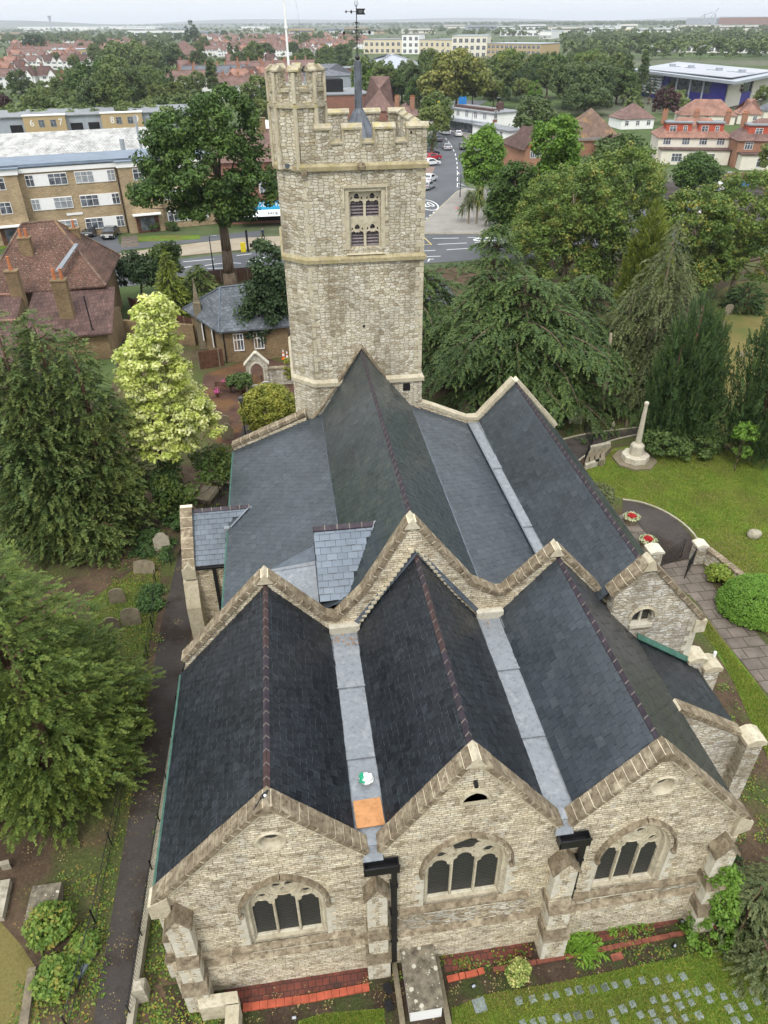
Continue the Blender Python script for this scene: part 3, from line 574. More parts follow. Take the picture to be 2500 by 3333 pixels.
two(-5.38, 5.5, -1.66, 9.6, 0.68, 6.95, y0, y1, M['slateN'], M['slateN'], 1, 0.30, 0.27, lambda t: t > 0.62 or t < 0.15)
two(1.68, 6.95, 4.05, 10.45, 6.62, 6.95, y0, y1, M['slateN'], M['slateN'], 5, 0.30, 0.27, lambda t: 0.42 < t < 0.75 or t > 0.93)
two(7.5, 6.95, 9.72, 9.62, 13.35, 5.52, y0, y1, M['slateB'], M['felt_s'], 9, 0.42, 0.31)
# valley gutters with upstands and drips
def gutter(x0, x1, z, ya, yb, name='valley_gutter'):
 mb = MB(); n = 3
 for i in range(n):
  a = ya + (yb - ya) * i / n; b = ya + (yb - ya) * (i + 1) / n; dz = 0.05 * i; w = 0.05 * (i)
  mb.box(x0 - 0.02 - w * .3, x1 + 0.02 + w * .3, a, b, z - 0.25, z - 0.12 + dz, 0, 0.1 * i)
 mb.poly([(x0 - 0.01, ya, z - 0.1), (x0 - 0.17, ya, z + 0.09), (x0 - 0.17, yb, z + 0.09), (x0 - 0.01, yb, z + 0.02)], 0, 0.9); mb.poly([(x1 + 0.01, ya, z - 0.1), (x1 + 0.16, ya, z + 0.09), (x1 + 0.16, yb, z + 0.09), (x1 + 0.01, yb, z + 0.02)], 0, 0.9)
 for i in range(1, n): yy = ya + (yb - ya) * i / n; mb.box(x0 - .02, x1 + .02, yy - .03, yy + .02, z - 0.13 + 0.05 * (i - 1), z - 0.095 + 0.05 * i, 0, .5)
 return mb.build(name, M['lead'], church)
gutter(0.68, 1.68, 7.0, YE + 0.1, YC); gutter(6.66, 7.5, 7.0, YE + 0.1, YC)
for xa, xb in ((0.95, 1.42), (6.85, 7.28)):
 mb = MB(); mb.prism([(xa, YE + 0.12, 6.83), (xb, YE + 0.12, 6.83), (xb + 0.05, YE - 0.16, 6.45), (xa - 0.1, YE - 0.16, 6.45)], (0, 0, 0.03)); mb.build('gutter_outlet', M['lead'], church)
for (xa, xb, xp) in ((0.86, 1.92, 1.78), (6.86, 7.84, 7.72)):
 mb = MB(); ya, yb = YE - 0.38, YE - 0.08
 for (p, q, r_, s_) in ((xa, xb, ya, ya + 0.03), (xa, xb, yb - 0.03, yb), (xa, xa + 0.03, ya, yb), (xb - 0.03, xb, ya, yb)): mb.box(p, q, r_, s_, 6.05, 6.42)
 mb.box(xa + 0.02, xb - 0.02, ya + 0.02, yb - 0.02, 6.05, 6.12); mb.box(xa - 0.02, xb + 0.02, ya - 0.02, ya + 0.0, 6.35, 6.44)
 hp_ = mb.build('hopper', M['iron'], church)
 mb = MB(); mb.box(xp - 0.085, xp + 0.085, YE - 0.26, YE - 0.1, 0.12, 6.05)
 for z in (1.6, 3.3, 5.0): mb.box(xp - 0.12, xp + 0.12, YE - 0.275, YE - 0.02, z, z + 0.09)
 mb.build('downpipe', M['iron'], church)
# buttresses on the east wall
def buttress(cx, w, y, zc, d0=0.75, steps=((1.75, 0.75), (3.05, 0.55)), top=None, ang=0.0):
 """gabled cap buttress in local frame: projects towards -Y; ang turns it about its foot at the wall"""
 top = top or (zc - 0.55); q = Matrix.Rotation(ang, 3, 'Z'); o = Vector((cx, y, 0))
 T = lambda x, yy, z: o + q @ Vector((x, yy, z))
 mb = MB(); h = w / 2; d1, d2 = steps[0][1], steps[1][1]; z1, z2 = steps[0][0], steps[1][0]; D0 = d0
 mb.prism([T(-h - .06, 0.1, 0), T(-h - .06, -D0, 0), T(-h - .06, -D0, z1 - .4), T(-h - .06, 0.1, z1 - .4)], q @ Vector((w + .12, 0, 0)))
 mb.prism([T(-h, 0.1, z1 - .4), T(-h, -d1, z1 - .4), T(-h, -d1, z2 - .35), T(-h, 0.1, z2 - .35)], q @ Vector((w, 0, 0)))
 mb.prism([T(-h, 0.1, z2 - .35), T(-h, -d2, z2 - .35), T(-h, -d2, top), T(-h, 0.1, top)], q @ Vector((w, 0, 0)))
 mb.prism([T(-h, -d2, top), T(h, -d2, top), T(0, -d2, zc - .12)], q @ Vector((0, d2 + 0.1, 0)))
 b = mb.build('buttress', M['rag'], church)
 mb = MB()                                       # sloped offsets and saddle cap
 mb.prism([T(-h - .1, -D0 - .05, z1 - .45), T(-h - .1, -d1 + .0, z1), T(-h - .1, 0.02, z1), T(-h - .1, 0.02, z1 - .45)], q @ Vector((w + .2, 0, 0)), r=0.9); mb.build('offset_stone', M['cope'], b); mb = MB()
 mb.prism([T(-h - .04, -d1 - .04, z2 - .4), T(-h - .04, -d2 - .01, z2), T(-h - .04, 0.02, z2), T(-h - .04, 0.02, z2 - .4)], q @ Vector((w + .08, 0, 0)), r=0.7); mb.build('offset_stone', M['cope'], b); mb = MB()
 for s in (-1, 1):
  mb.prism([T(0, -d2 - .07, zc), T(s * (h + .1), -d2 - .07, top - .1), T(s * (h + .1), -d2 - .07, top - .24), T(0, -d2 - .07, zc - .14)], q @ Vector((0, d2 + .15, 0)), r=0.8)
 mb.build('buttress_cap', M['cope'], b)
 mb = MB(); z = 0.1; k = 0
 while z < top - 0.3:
  dd = (D0 if z < z1 - .6 else (d1 if z < z2 - .5 else d2)); ww = h + (.06 if z < z1 - .6 else 0)
  if not (z1 - .75 < z < z1 + .05 or z2 - .65 < z < z2 + .02):
   for s in (-1, 1):
    l = 0.26 if (k + (s > 0)) % 2 else 0.15; a, c_ = s * (ww + .006), s * (ww - l)
    p = [T(min(a, c_), -dd - .006, z), T(max(a, c_), -dd - .006, z), T(max(a, c_), -dd + .3, z), T(min(a, c_), -dd + .3, z)]
    mb.prism(p, (0, 0, 0.265))
  z += 0.28; k += 1
 mb.build('quoins', M['ashw'], b)
buttress(1.22, 0.62, YE, 5.5, 0.62, ((1.6, 0.55), (2.95, 0.42)))
buttress(7.22, 0.72, YE, 5.6, 0.85, ((1.75, 0.7), (3.2, 0.5)))
buttress(-4.75, 0.62, YE, 5.5, 0.78, ((1.7, 0.62), (3.1, 0.45)))
buttress(-5.2, 0.62, YE + 0.75, 4.9, 0.62, ((1.6, 0.5), (2.8, 0.35)), ang=-math.pi / 2)
buttress(12.75, 0.66, YE, 5.1, 0.78, ((1.7, 0.62), (3.0, 0.45)))
for yy in (14.6, 17.8): buttress(-5.2, 0.6, yy, 4.6, 0.5, ((1.4, 0.4), (2.8, 0.3)), ang=-math.pi / 2)
mb = MB()
for s in (-1, 1):
 xa, za = 3.98, 10.75; xb, zb = (1.75, 7.15) if s < 0 else (6.35, 7.15)
 for k in range(17):
  t = (k + 0.5) / 17; x = xa + (xb - xa) * t; z = za + (zb - za) * t
  mb.prism([(x - 0.02 * s, YC - 0.22, z + 0.02), (x + s * 0.16, YC - 0.10, z - 0.12), (x + s * 0.16, YC + 0.02, z - 0.12), (x - s * 0.1, YC + 0.02, z + 0.02)], (0, 0, 0.09))
mb.build('step_stones', M['ash'], church)
mb = MB()
for s in (-1, 1):
 xb, zb = (1.55, 7.0) if s < 0 else (6.75, 7.0)
 mb.prism([(4.05, YC - 0.16, 10.5), (xb, YC - 0.16, zb), (xb, YC - 0.003, zb + 0.2), (4.05, YC - 0.003, 10.74)], (0, 0, 0.02))
mb.build('lead_flashing', M['leadd'], church)
for xa, xb in ((0.6, 1.8), (6.55, 7.65)):
 mb = MB(); mb.box(xa, xb, YC - 0.28, YC - 0.004, 6.9, 7.32); mb.build('gutter_end_block', M['ashw'], church)
# eaves gutters on the long sides
for (x, z, a, b, mt) in ((-5.45, 5.4, YE + 0.1, YC, 'copper'), (13.42, 5.4, YE + 0.5, 20.2, 'iron'), (-3.85, 6.05, YC + 0.4, YW, 'copper'), (16.08, 5.75, 20.4, YW, 'iron')):
 mb = MB(); mb.box(x - 0.05, x + 0.05, a, b, z - 0.08, z); mb.build('eaves_gutter', M[mt], church)
# nave and aisles
ya, yb = YC + 0.45, YW
RIDGE = (3.93, 11.86); SN = (1.5, 8.1); SS = (6.75, 8.3); NE_ = (-3.8, 6.1); VL = (10.42, 6.72)
def slope(a, b, mat, seed, sw=0.36, ex=0.26, y0=ya, y1=yb, keep=None, name='roof_slope'):
 v = Vector((b[0] - a[0], 0, b[1] - a[1])); return slates(name, mat, (a[0], y0, a[1]), (0, 1, 0), v, y1 - y0, v.length, sw, ex, keep, seed)
slope(NE_, SN, M['slateB'], 21)
slope(SN, RIDGE, M['slateG'], 22)
slope(SS, RIDGE, M['slateG'], 23)
slope(VL, SS, M['slateB'], 24)
ridge_tiles((RIDGE[0], ya, RIDGE[1] + 0.02), (RIDGE[0], yb, RIDGE[1] + 0.02), M['ridge'], 1.5)
SAR = (13.1, 9.27); SAS = (16.0, 5.85); SAN = (10.9, 6.8)
slope(SAN, SAR, M['slateB'], 25, 0.42, 0.3, 20.6); slope(SAS, SAR, M['slateG'], 26, 0.42, 0.3, 20.6)
ridge_tiles((SAR[0], 20.6, SAR[1] + 0.02), (SAR[0], yb, SAR[1] + 0.02), M['ridge'], 1.15)
gutter(10.42, 10.9, 6.86, 21.6, YW)
for (a, nm) in ((SN, 1), (SS, 2)):
 mb = MB(); mb.box(a[0] - 0.05, a[0] + 0.05, ya, yb, a[1] + 0.0, a[1] + 0.035); mb.build('lead_seam', M['leadd'], church)
mb = MB(); mb.box(-3.7, -3.2, YC + 0.5, YW, 0, 6.0); mb.build('north_aisle_wall', M['rag'], church)
mb = MB(); mb.box(15.5, 15.95, 20.8, YW, 0, 5.8); mb.build('south_aisle_wall', M['rag'], church)
# west walls of the aisles with copings
WN = [(-3.8, 0), (-3.8, 6.3), (0.6, 7.95), (0.6, 0)]; mb = MB(); mb.plate(WN, [], XZ(YW), 0.003, 0.5); mb.build('west_wall', M['rag'], church)
coping('west_wall_coping', [WN[1], (0.6, 8.1)], YW - 0.03, YW + 0.5, 0.2, 0.6, 60)
WS = [(6.8, 0), (6.8, 8.5), (10.25, 7.0), (10.95, 7.0), (13.05, 9.35), (15.9, 6.15), (15.9, 0)]; mb = MB(); mb.plate(WS, [], XZ(YW), 0.003, 0.5); mb.build('west_wall', M['rag'], church)
coping('west_wall_coping', WS[1:-1], YW - 0.03, YW + 0.5, 0.2, 0.6, 70, M['ash'])
# south aisle east gable
SG = [(12.0, 0), (12.0, 8.1), (13.2, 9.42), (16.05, 6.25), (16.05, 0)]
hole = [(12.95, 6.35)] + arch_pts(13.38, 0.43, 6.75, 0.42, 5) + [(13.81, 6.35)]
mb = MB(); mb.plate(SG, [hole], XZ(20.3), 0, 0.5); mb.build('gable_wall', M['ragw'], church)
coping('gable_coping', [(11.9, 8.0), (13.2, 9.42), (16.1, 6.2)], 20.22, 20.82, 0.2, 0.42, 80)
mb = MB(); mb.prism([(12.92, 20.2, 9.2), (13.48, 20.2, 9.2), (13.34, 20.2, 9.6), (13.2, 20.2, 9.72), (13.06, 20.2, 9.6)], (0, 0.6, 0)); mb.build('apex_stone', M['ash'], church)
mb = MB(); mb.box(15.85, 16.35, 20.2, 20.8, 5.55, 6.2); mb.build('kneeler', M['ash'], church)
mb = MB(); mb.box(12.85, 13.9, 20.55, 20.6, 6.2, 7.3); wv = mb.build('window', M['grille'], church)
mb = MB(); hp = arch_pts(13.38, 0.56, 6.72, 0.56, 6)
for k in range(len(hp) - 1): mb.tube((hp[k][0], 20.22, hp[k][1]), (hp[k + 1][0], 20.22, hp[k + 1][1]), 0.07, n=5)
mb.build('hood_mould', M['ash'], wv)
mb = MB(); mb.box(12.9, 13.86, 20.18, 20.5, 6.2, 6.36); mb.box(13.34, 13.42, 20.4, 20.5, 6.36, 7.1); mb.build('sill', M['ashw'], wv)
mb = MB(); z = 3.6
for k in range(9): mb.box(16.052 - (0.45 if k % 2 else 0.28), 16.058, 20.294, 20.6, z, z + 0.27); z += 0.285
mb.build('quoins', M['ashw'], church)
v = Vector((13.3 - 16.55, 0, 5.55 - 3.35)); slates('vestry_roof', M['slatef'] if 'slatef' in M else M['slateN'], (16.55, 16.75, 3.35), (0, 1, 0), v, 3.55, v.length, 0.42, 0.3, None, 33)
mb = MB(); mb.box(15.9, 16.3, 16.9, 20.25, 0, 3.4); mb.plate([(13.16, 0), (13.16, 5.6), (16.35, 3.5), (16.35, 0)], [[(14.5, 0.3)] + arch_pts(15.0, 0.5, 1.9, 0.6, 5) + [(15.5, 0.3)]], XZ(16.35), 0, 0.4); mb.build('vestry_wall', M['ragw'], church)
coping('vestry_coping', [(13.2, 5.62), (16.3, 3.62)], 16.27, 16.8, 0.18, 0.6, 88)
mb = MB(); mb.prism([(13.35, 20.12, 5.62), (16.5, 20.12, 3.5), (16.5, 20.28, 3.68), (13.35, 20.28, 5.8)], (0, 0, 0.05)); mb.build('copper_flashing', M['copper'], church)
def block_buttress(x0, x1, y0_, y1_, z, cap):
 mb = MB(); mb.box(x0, x1, y0_, y1_, 0, z); b = mb.build('buttress', M['ragw'], church)
 mb = MB(); mb.prism([(x0 - .08, y0_ - .08, z), (x1 + .08, y0_ - .08, z), (x1 + .08, y0_ - .08, z + .18), ((x0 + x1) / 2 + .12, y0_ - .08, z + cap), ((x0 + x1) / 2 - .12, y0_ - .08, z + cap), (x0 - .08, y0_ - .08, z + .18)], (0, y1_ - y0_ + .16, 0)); mb.build('buttress_cap', M['ash'], b)
block_buttress(16.85, 17.55, 19.95, 20.65, 3.3, 0.32); block_buttress(16.07, 16.8, 20.1, 20.75, 3.8, 0.3); block_buttress(16.32, 17.0, 15.85, 16.5, 3.6, 0.35)
mb = MB(); mb.tube((17.35, 20.35, 3.8), (17.35, 20.35, 4.05), 0.07); mb.build('vent_pipe', M['white'], church)
# the cricket roof behind the chapel and its lead flat
DR = (0.32, 23.75, 10.12)
def keepd(p): return p.x < 3.93 - (11.86 - p.z) / 1.56 + 0.1
v = Vector((0, 21.7 - 23.75, 8.0 - 10.12)); o_ = Vector((0.32, 21.72, 7.98))
slates('cricket_roof', M['slateP'], o_, (1, 0, 0), -v, 2.55, v.length, 0.42, 0.27, keepd, 91)
mb = MB(); mb.box(0.30, 0.36, 21.75, 21.8, 7.4, 8.0); mb.prism([(0.33, 21.72, 7.5), (0.33, 23.75, 7.5), (0.33, 23.75, 10.08), (0.33, 21.72, 7.95)], (0.06, 0, 0)); mb.prism([(0.33, 23.8, 7.4), (0.33, 25.8, 7.4), (0.33, 23.8, 10.08)], (0.05, 0, 0)); mb.build('cricket_cheek', M['slate_un'], church)
slates('cricket_roof', M['slateB'], (0.36, 25.85, 7.7), (1, 0, 0), Vector((0, 23.78 - 25.85, 10.1 - 7.7)), 2.4, 3.15, 0.4, 0.28, keepd, 92)
ridge_tiles((0.28, 23.77, 10.14), (2.78, 23.77, 10.14), M['ridge'], 0.9, 0.13, 0.5)
mb = MB(); mb.prism([(2.80, 23.77, 10.2), (1.72, 21.74, 8.12), (1.84, 21.74, 8.14), (2.92, 23.77, 10.22)], (0, 0, 0.03)); mb.build('verge_flashing', M['leadd'], church)
az = lambda x: 6.1 + (x + 3.8) * (2.0 / 5.3)
mb = MB(); q = [(-2.35, 21.62), (-1.82, 25.3), (0.30, 25.75), (0.30, 21.62)]; mb.prism([(x, y, az(x) + 0.055) for x, y in q], (0, 0, 0.02)); mb.build('lead_flat', M['lead'], church)
mb = MB(); mb.prism([(-1.84, 25.2, az(-1.84) + 0.08), (0.30, 24.4, az(0.3) + 0.08), (0.30, 24.55, az(0.3) + 0.16), (-1.84, 25.3, az(-1.84) + 0.12)], (0, 0, 0.03)); mb.build('lead_drip', M['lead'], church)
mb = MB(); mb.prism([(-1.84, 25.33, az(-1.84) + 0.05), (0.32, 24.6, az(.32) + 0.05), (0.32, 25.8, az(.32) + 0.05)], (0, 0, 0.03)); mb.build('dark_upstand', M['leadd'], church)
# north porch
PR = (31.15, 6.62); PE = (28.95, 4.75)
v = Vector((0, PR[0] - PE[0], PR[1] - PE[1]))
kp = lambda p: p.z > az(p.x) - 0.02 or p.x < -3.85
slates('porch_roof', M['slateP2'] if 'slateP2' in M else M['slateP'], (-5.6, PE[0], PE[1]), (1, 0, 0), v, 3.0, v.length, 0.40, 0.27, kp, 95)
v2 = Vector((0, -(PR[0] - PE[0]), PR[1] - PE[1])); slates('porch_roof', M['slateB'], (-5.6, 2 * PR[0] - PE[0], PE[1]), (1, 0, 0), v2, 3.0, v2.length, 0.40, 0.27, kp, 96)
ridge_tiles((-5.55, PR[0], PR[1] + 0.02), (-2.75, PR[0], PR[1] + 0.02), M['ridge'], 0.85, 0.13, 0.42)
YZm = lambda x: (lambda a, b, d: (x + d, a, b))
PG = [(29.0, 0), (29.0, 4.75), (31.15, 6.72), (33.3, 4.75), (33.3, 0)]
mb = MB(); mb.plate(PG, [[(30.2, 0.2)] + arch_pts(31.15, 0.95, 2.2, 1.1, 6) + [(32.1, 0.2)]], YZm(-6.05), 0, 0.45); mb.box(-5.6, -3.7, 29.0, 29.35, 0, 4.7); mb.box(-5.6, -3.7, 32.95, 33.3, 0, 4.7); mb.build('porch_wall', M['rag'], church)
mb = MB()
for s in (-1, 1): blocks_along(mb, (-6.15, 31.15 + s * 2.35, 4.68), (-6.15, 31.15, 6.80), (0.58, 0, 0), 0.18, 0.5, seed=97 + s)
mb.build('porch_coping', [M['cope'], M['joint']], church)
mb = MB(); mb.box(-6.2, -5.55, 28.65, 29.1, 4.2, 4.75); mb.prism([(-6.2, 28.65, 4.75), (-5.55, 28.65, 4.75), (-5.87, 28.65, 5.05)], (0, 0.45, 0)); mb.box(-6.25, -5.55, 28.3, 29.0, 0, 2.6); mb.prism([(-6.25, 28.3, 2.6), (-6.25, 29.0, 2.6), (-6.25, 29.0, 4.2), (-6.25, 28.75, 3.9)], (0.7, 0, 0)); mb.build('buttress', M['ash'], church)
mb = MB(); mb.box(-4.75, -4.58, 28.8, 28.95, 0.2, 4.6); mb.box(-5.55, -3.8, 28.82, 28.96, 4.58, 4.7); mb.build('downpipe', M['iron'], church)
mb = MB(); mb.box(-4.3, -3.95, 28.97, 28.99, 2.5, 3.5); w_ = mb.build('window', M['dark'], church)
mb = MB(); mb.path([(-4.36, 28.95, 2.5), (-4.36, 28.95, 3.35), (-4.12, 28.95, 3.72), (-3.89, 28.95, 3.35), (-3.89, 28.95, 2.5)], [0.06] * 5, 5); mb.build('frame', M['ashw'], w_)
v = Vector((-3.80 + 2.72, 0, 0)); mb = MB(); mb.prism([(-3.75, 30.05, 6.13), (-2.8, 31.1, 6.55), (-2.7, 31.05, 6.6), (-3.65, 29.95, 6.2)], (0, 0, 0.04)); mb.box(-4.0, -3.75, 29.9, 30.15, 5.9, 6.2); mb.build('lead_valley', M['lead'], church)
TP = [(1.3, 38.0), (7.36, 38.0), (7.36, 45.25), (0.1, 45.25), (0.1, 39.15)]
def ring(mb, poly, z0, z1, grow=0.0, m=0):
 c = (sum(p[0] for p in poly) / len(poly), sum(p[1] for p in poly) / len(poly))
 f = lambda p, g: (p[0] + g * (1 if p[0] > c[0] else -1), p[1] + g * (1 if p[1] > c[1] else -1))
 mb.prism([(f(p, grow)[0], f(p, grow)[1], z0) for p in poly], (0, 0, z1 - z0), m)
LW = dict(x0=3.52, x1=5.10, z0=17.36, z1=20.08)
mb = MB(); front = [(1.3, 0), (7.36, 0), (7.36, 21.15), (1.3, 21.15)]
hole = [(LW['x0'], LW['z0']), (LW['x1'], LW['z0']), (LW['x1'], LW['z1']), (LW['x0'], LW['z1'])]
mb.plate(front, [hole], XZ(38.0), 0, 0.6)
mb.prism([(1.3, 38.003, 0), (0.1, 39.15, 0), (0.1, 45.25, 0), (7.357, 45.25, 0), (7.357, 38.6, 0), (1.3, 38.6, 0)], (0, 0, 21.15))
mb.build('tower_shaft', M['tower'], church)
def strc(z, h, g, mat, nm='string_course', lo=0.0):
 mb = MB(); P_ = TP; outp = []
 for (x, y) in P_:
  dx = g if x > 5 else (-g if x < 0.5 else -g * 0.4); dy = -g if y < 40 else g
  if (x, y) == (0.1, 39.15): dx, dy = -g, -g * 0.4
  outp.append((x + dx, y + dy))
 mb.prism([(p[0], p[1], z) for p in outp], (0, 0, h * 0.55))
 vs = [(p[0], p[1], z + h * 0.55) for p in outp] + [(p[0] + (0.01 if p[0] > 5 else -0.01), p[1] + (0.01 if p[1] > 40 else -0.01), z + h) for p in P_]
 n = len(outp); mb.add(vs, [(i, (i + 1) % n, (i + 1) % n + n, i + n) for i in range(n)], 0, 0.2)
 return mb.build(nm, mat, church)
strc(16.68, 0.34, 0.13, M['ashy']); strc(21.05, 0.34, 0.14, M['ashy']); strc(9.85, 0.4, 0.16, M['ash'])
mb = MB(); ring(mb, TP, 0, 9.85, 0.05); mb.build('tower_base', M['tower'], church)
# parapet
mb = MB(); T_ = 0.42; x0, x1, ya_, yb_ = 0.12, 7.38, 37.97, 45.27
zf, zt = 22.28, 22.93
mb.box(1.3, x1, ya_, ya_ + T_, 21.3, zf - 0.08); mb.box(x0, x1, yb_ - T_, yb_, 21.3, zf - 0.08); mb.box(x1 - T_, x1, ya_ + T_, yb_ - T_, 21.3, zf - 0.08); mb.box(x0, x0 + T_, 39.2, yb_ - T_, 21.3, zf - 0.08)
par = mb.build('parapet', M['tower'], church)
def merlon(xa, xb, ya2, yb2, ax, lowl=True):
 mb = MB(); mb.box(xa, xb, ya2, yb2, zf - 0.082, zt - 0.12); mb.build('merlon', M['tower'], church)
 mb = MB(); g = 0.07
 if ax == 'x': mb.prism([(xa - g, ya2 - g, zt - 0.14), (xa - g, yb2 + g, zt - 0.14), (xa - g, yb2 + g, zt - 0.05), (xa - g, (ya2 + yb2) / 2, zt + 0.12), (xa - g, ya2 - g, zt - 0.05)], (xb - xa + 2 * g, 0, 0))
 else: mb.prism([(xa - g, ya2 - g, zt - 0.14), (xb + g, ya2 - g, zt - 0.14), (xb + g, ya2 - g, zt - 0.05), ((xa + xb) / 2, ya2 - g, zt + 0.12), (xa - g, ya2 - g, zt - 0.05)], (0, yb2 - ya2 + 2 * g, 0))
 mb.build('merlon_cap', M['ashlc'], church)
M['ashlc'] = m_ash('lichened_cap_stone', (0.46, 0.42, 0.32), (0.26, 0.22, 0.15), (0.42, 0.36, 0.13), 0.7, 2.4)
for (a, b) in ((2.05, 2.72), (3.32, 4.18), (4.82, 5.78), (6.42, 7.38)): merlon(a, b, ya_, ya_ + T_, 'x')
for (a, b) in ((0.12, 0.9), (1.55, 2.4), (3.02, 4.25), (5.02, 6.0), (6.55, 7.38)): merlon(a, b, yb_ - T_, yb_, 'x')
for (a, b) in ((39.1, 40.1), (40.85, 41.85), (42.6, 43.6), (44.3, 44.9)): merlon(x1 - T_, x1, a, b, 'y'); merlon(x0, x0 + T_, a + 0.5 if a < 40 else a, b, 'y')
mb = MB()
for (a, b) in ((2.72, 3.32), (4.18, 4.82), (5.78, 6.42)):
 mb.prism([(a, ya_ - .07, zf - .1), (b, ya_ - .07, zf - .1), (b, ya_ - .05, zf - .02), (b, ya_ + T_ + .05, zf + .06), (a, ya_ + T_ + .05, zf + .06), (a, ya_ - .05, zf - .02)][0:1] + [(a, ya_ - .07, zf - .03), (a, ya_ + T_ + .05, zf + .08), (a, ya_ + T_ + .05, zf - .1)], (b - a, 0, 0))
 for xx in (a - 0.045, b - 0.045): mb.box(xx, xx + 0.09, ya_ - 0.05, ya_ + T_ + .03, zf - 0.25, zt - 0.14)
for (a, b) in ((2.4, 3.02), (4.25, 5.02), (6.0, 6.55)): mb.box(a, b, yb_ - T_ - .05, yb_ + .05, zf - .1, zf)
mb.build('embrasure_stones', M['ashlc'], church)
mb = MB(); mb.box(0.5, 7.0, 38.3, 44.9, 21.2, 21.35); mb.build('tower_roof', M['leadd'], church)
mb = MB(); mb.lathe((4.16, 37.86, 21.02), [(0.10, 0.0), (0.2, 0.06), (0.22, 0.2), (0.16, 0.34), (0.08, 0.38)], 8); mb.box(1.25, 1.52, 37.84, 38.1, 20.85, 21.15); mb.build('carved_head', M['cope'], church)
# spirelet
SPX, SPY = 4.5, 41.6
mb = MB(); mb.lathe((SPX, SPY, 21.3), [(1.35, 0), (1.30, 0.12), (0.17, 2.05), (0.16, 4.0), (0.165, 4.08), (0.05, 4.12)], 8, rot=math.pi / 8)
for i in range(8):
 t = 2 * math.pi * i / 8 + math.pi / 8; mb.path([(SPX + 1.33 * math.cos(t), SPY + 1.33 * math.sin(t), 21.42), (SPX + 0.18 * math.cos(t), SPY + 0.18 * math.sin(t), 23.35), (SPX + 0.165 * math.cos(t), SPY + 0.165 * math.sin(t), 25.3)], [0.035, 0.03, 0.025], 5)
spl = mb.build('spirelet', M['leadsp'] if 'leadsp' in M else M['leadd'], church)
# weather vane
wv = empty('weather_vane', (SPX, SPY, 25.42), 0, 'black wrought iron weather vane with swallow-tail banner on top of the tower spirelet', 'weather vane')
mb = MB(); mb.lathe((SPX, SPY, 25.40), [(0.05, 0), (0.11, 0.07), (0.12, 0.14), (0.09, 0.22), (0.03, 0.28)], 12); mb.tube((SPX, SPY, 25.4), (SPX, SPY, 27.62), 0.022, n=6); mb.build('spindle', M['iron'], wv)
mb = MB()
for i in range(4):
 t = math.pi / 2 * i + 0.25; c, s = math.cos(t), math.sin(t)
 for (r0, zc, rr) in ((0.13, 26.5, 0.13), (0.09, 26.86, 0.085), (0.07, 26.2, 0.075)):
  pp = [(SPX + c * (r0 + rr * math.cos(a)), SPY + s * (r0 + rr * math.cos(a)), zc + rr * 1.25 * math.sin(a)) for a in [2 * math.pi * q / 12 for q in range(11)]]; mb.path(pp, [0.014] * len(pp), 4)
 mb.tube((SPX, SPY, 26.52), (SPX + c * 0.62, SPY + s * 0.62, 26.54), 0.014, n=4); mb.obox((SPX + c * 0.66, SPY + s * 0.66, 26.54), (0.12, 0.02, 0.13), t)
mb.build('scroll_work', M['iron'], wv)
mb = MB(); z = 27.38
mb.prism([(SPX + 0.02, SPY, z - .12), (SPX + 0.44, SPY, z - .12), (SPX + 0.36, SPY, z), (SPX + 0.44, SPY, z + .12), (SPX + 0.02, SPY, z + .12)], (0, 0.02, 0)); mb.tube((SPX - 0.46, SPY, z), (SPX, SPY, z), 0.014, n=4)
mb.prism([(SPX - 0.56, SPY, z), (SPX - 0.46, SPY, z - .07), (SPX - 0.46, SPY, z + .07)], (0, 0.015, 0)); mb.lathe((SPX - 0.24, SPY, z - .05), [(0.01, -0.03), (0.05, 0.02), (0.05, 0.07), (0.01, 0.12)], 8)
mb.build('banner', M['iron'], wv)
mb = MB()
for s in (-1, 0, 1): mb.path([(SPX, SPY, 27.56), (SPX + s * 0.08, SPY, 27.66), (SPX + s * 0.06, SPY, 27.83)], [0.014, 0.014, 0.006], 4)
mb.build('trident_finial', M['iron'], wv)
mb = MB()
for k, x in enumerate((0.14, 0.2, 0.26)): mb.box(SPX + x - .012, SPX + x + .012, SPY - 0.012, SPY - 0.002, z - .06, z + .06)
mb.build('cut_figures', M['lead'], wv)
# belfry window
mb = MB(); a0, a1, b0, b1 = LW['x0'], LW['x1'], LW['z0'], LW['z1']
for (p, q, y_) in ((0.0, 0.24, 37.97),):
 mb.box(a0 - 0.22, a0 - 0.02, 37.96, 38.0, b0 - 0.05, b1 + 0.2); mb.box(a1 + 0.02, a1 + 0.22, 37.96, 38.0, b0 - 0.05, b1 + 0.2)
mb.box(a0 - 0.33, a1 + 0.33, 37.86, 38.0, b1 + 0.17, b1 + 0.28); mb.box(a0 - 0.33, a0 - 0.24, 37.88, 38.0, b1 - 0.75, b1 + 0.17); mb.box(a1 + 0.24, a1 + 0.33, 37.88, 38.0, b1 - 0.75, b1 + 0.17)
mb.box(a0 - 0.02, a1 + 0.02, 37.95, 38.0, b1 - 0.0, b1 + 0.17)
for k in range(5):
 zz = b0 - 0.05 + k * 0.6; mb.box(a0 - 0.40, a0 - 0.22, 37.985, 38.02, zz, zz + 0.28); mb.box(a1 + 0.22, a1 + 0.40, 37.985, 38.02, zz + 0.15, zz + 0.42)
mb.prism([(a0 - 0.2, 37.90, b0 - 0.3), (a0 - 0.2, 38.4, b0 + 0.04), (a0 - 0.2, 38.4, b0 - 0.3)], (a1 - a0 + 0.4, 0, 0))
bw = mb.build('belfry_window', M['ash'], church)
holes = []; hwd = (a1 - a0 - 0.14 - 0.13) / 2
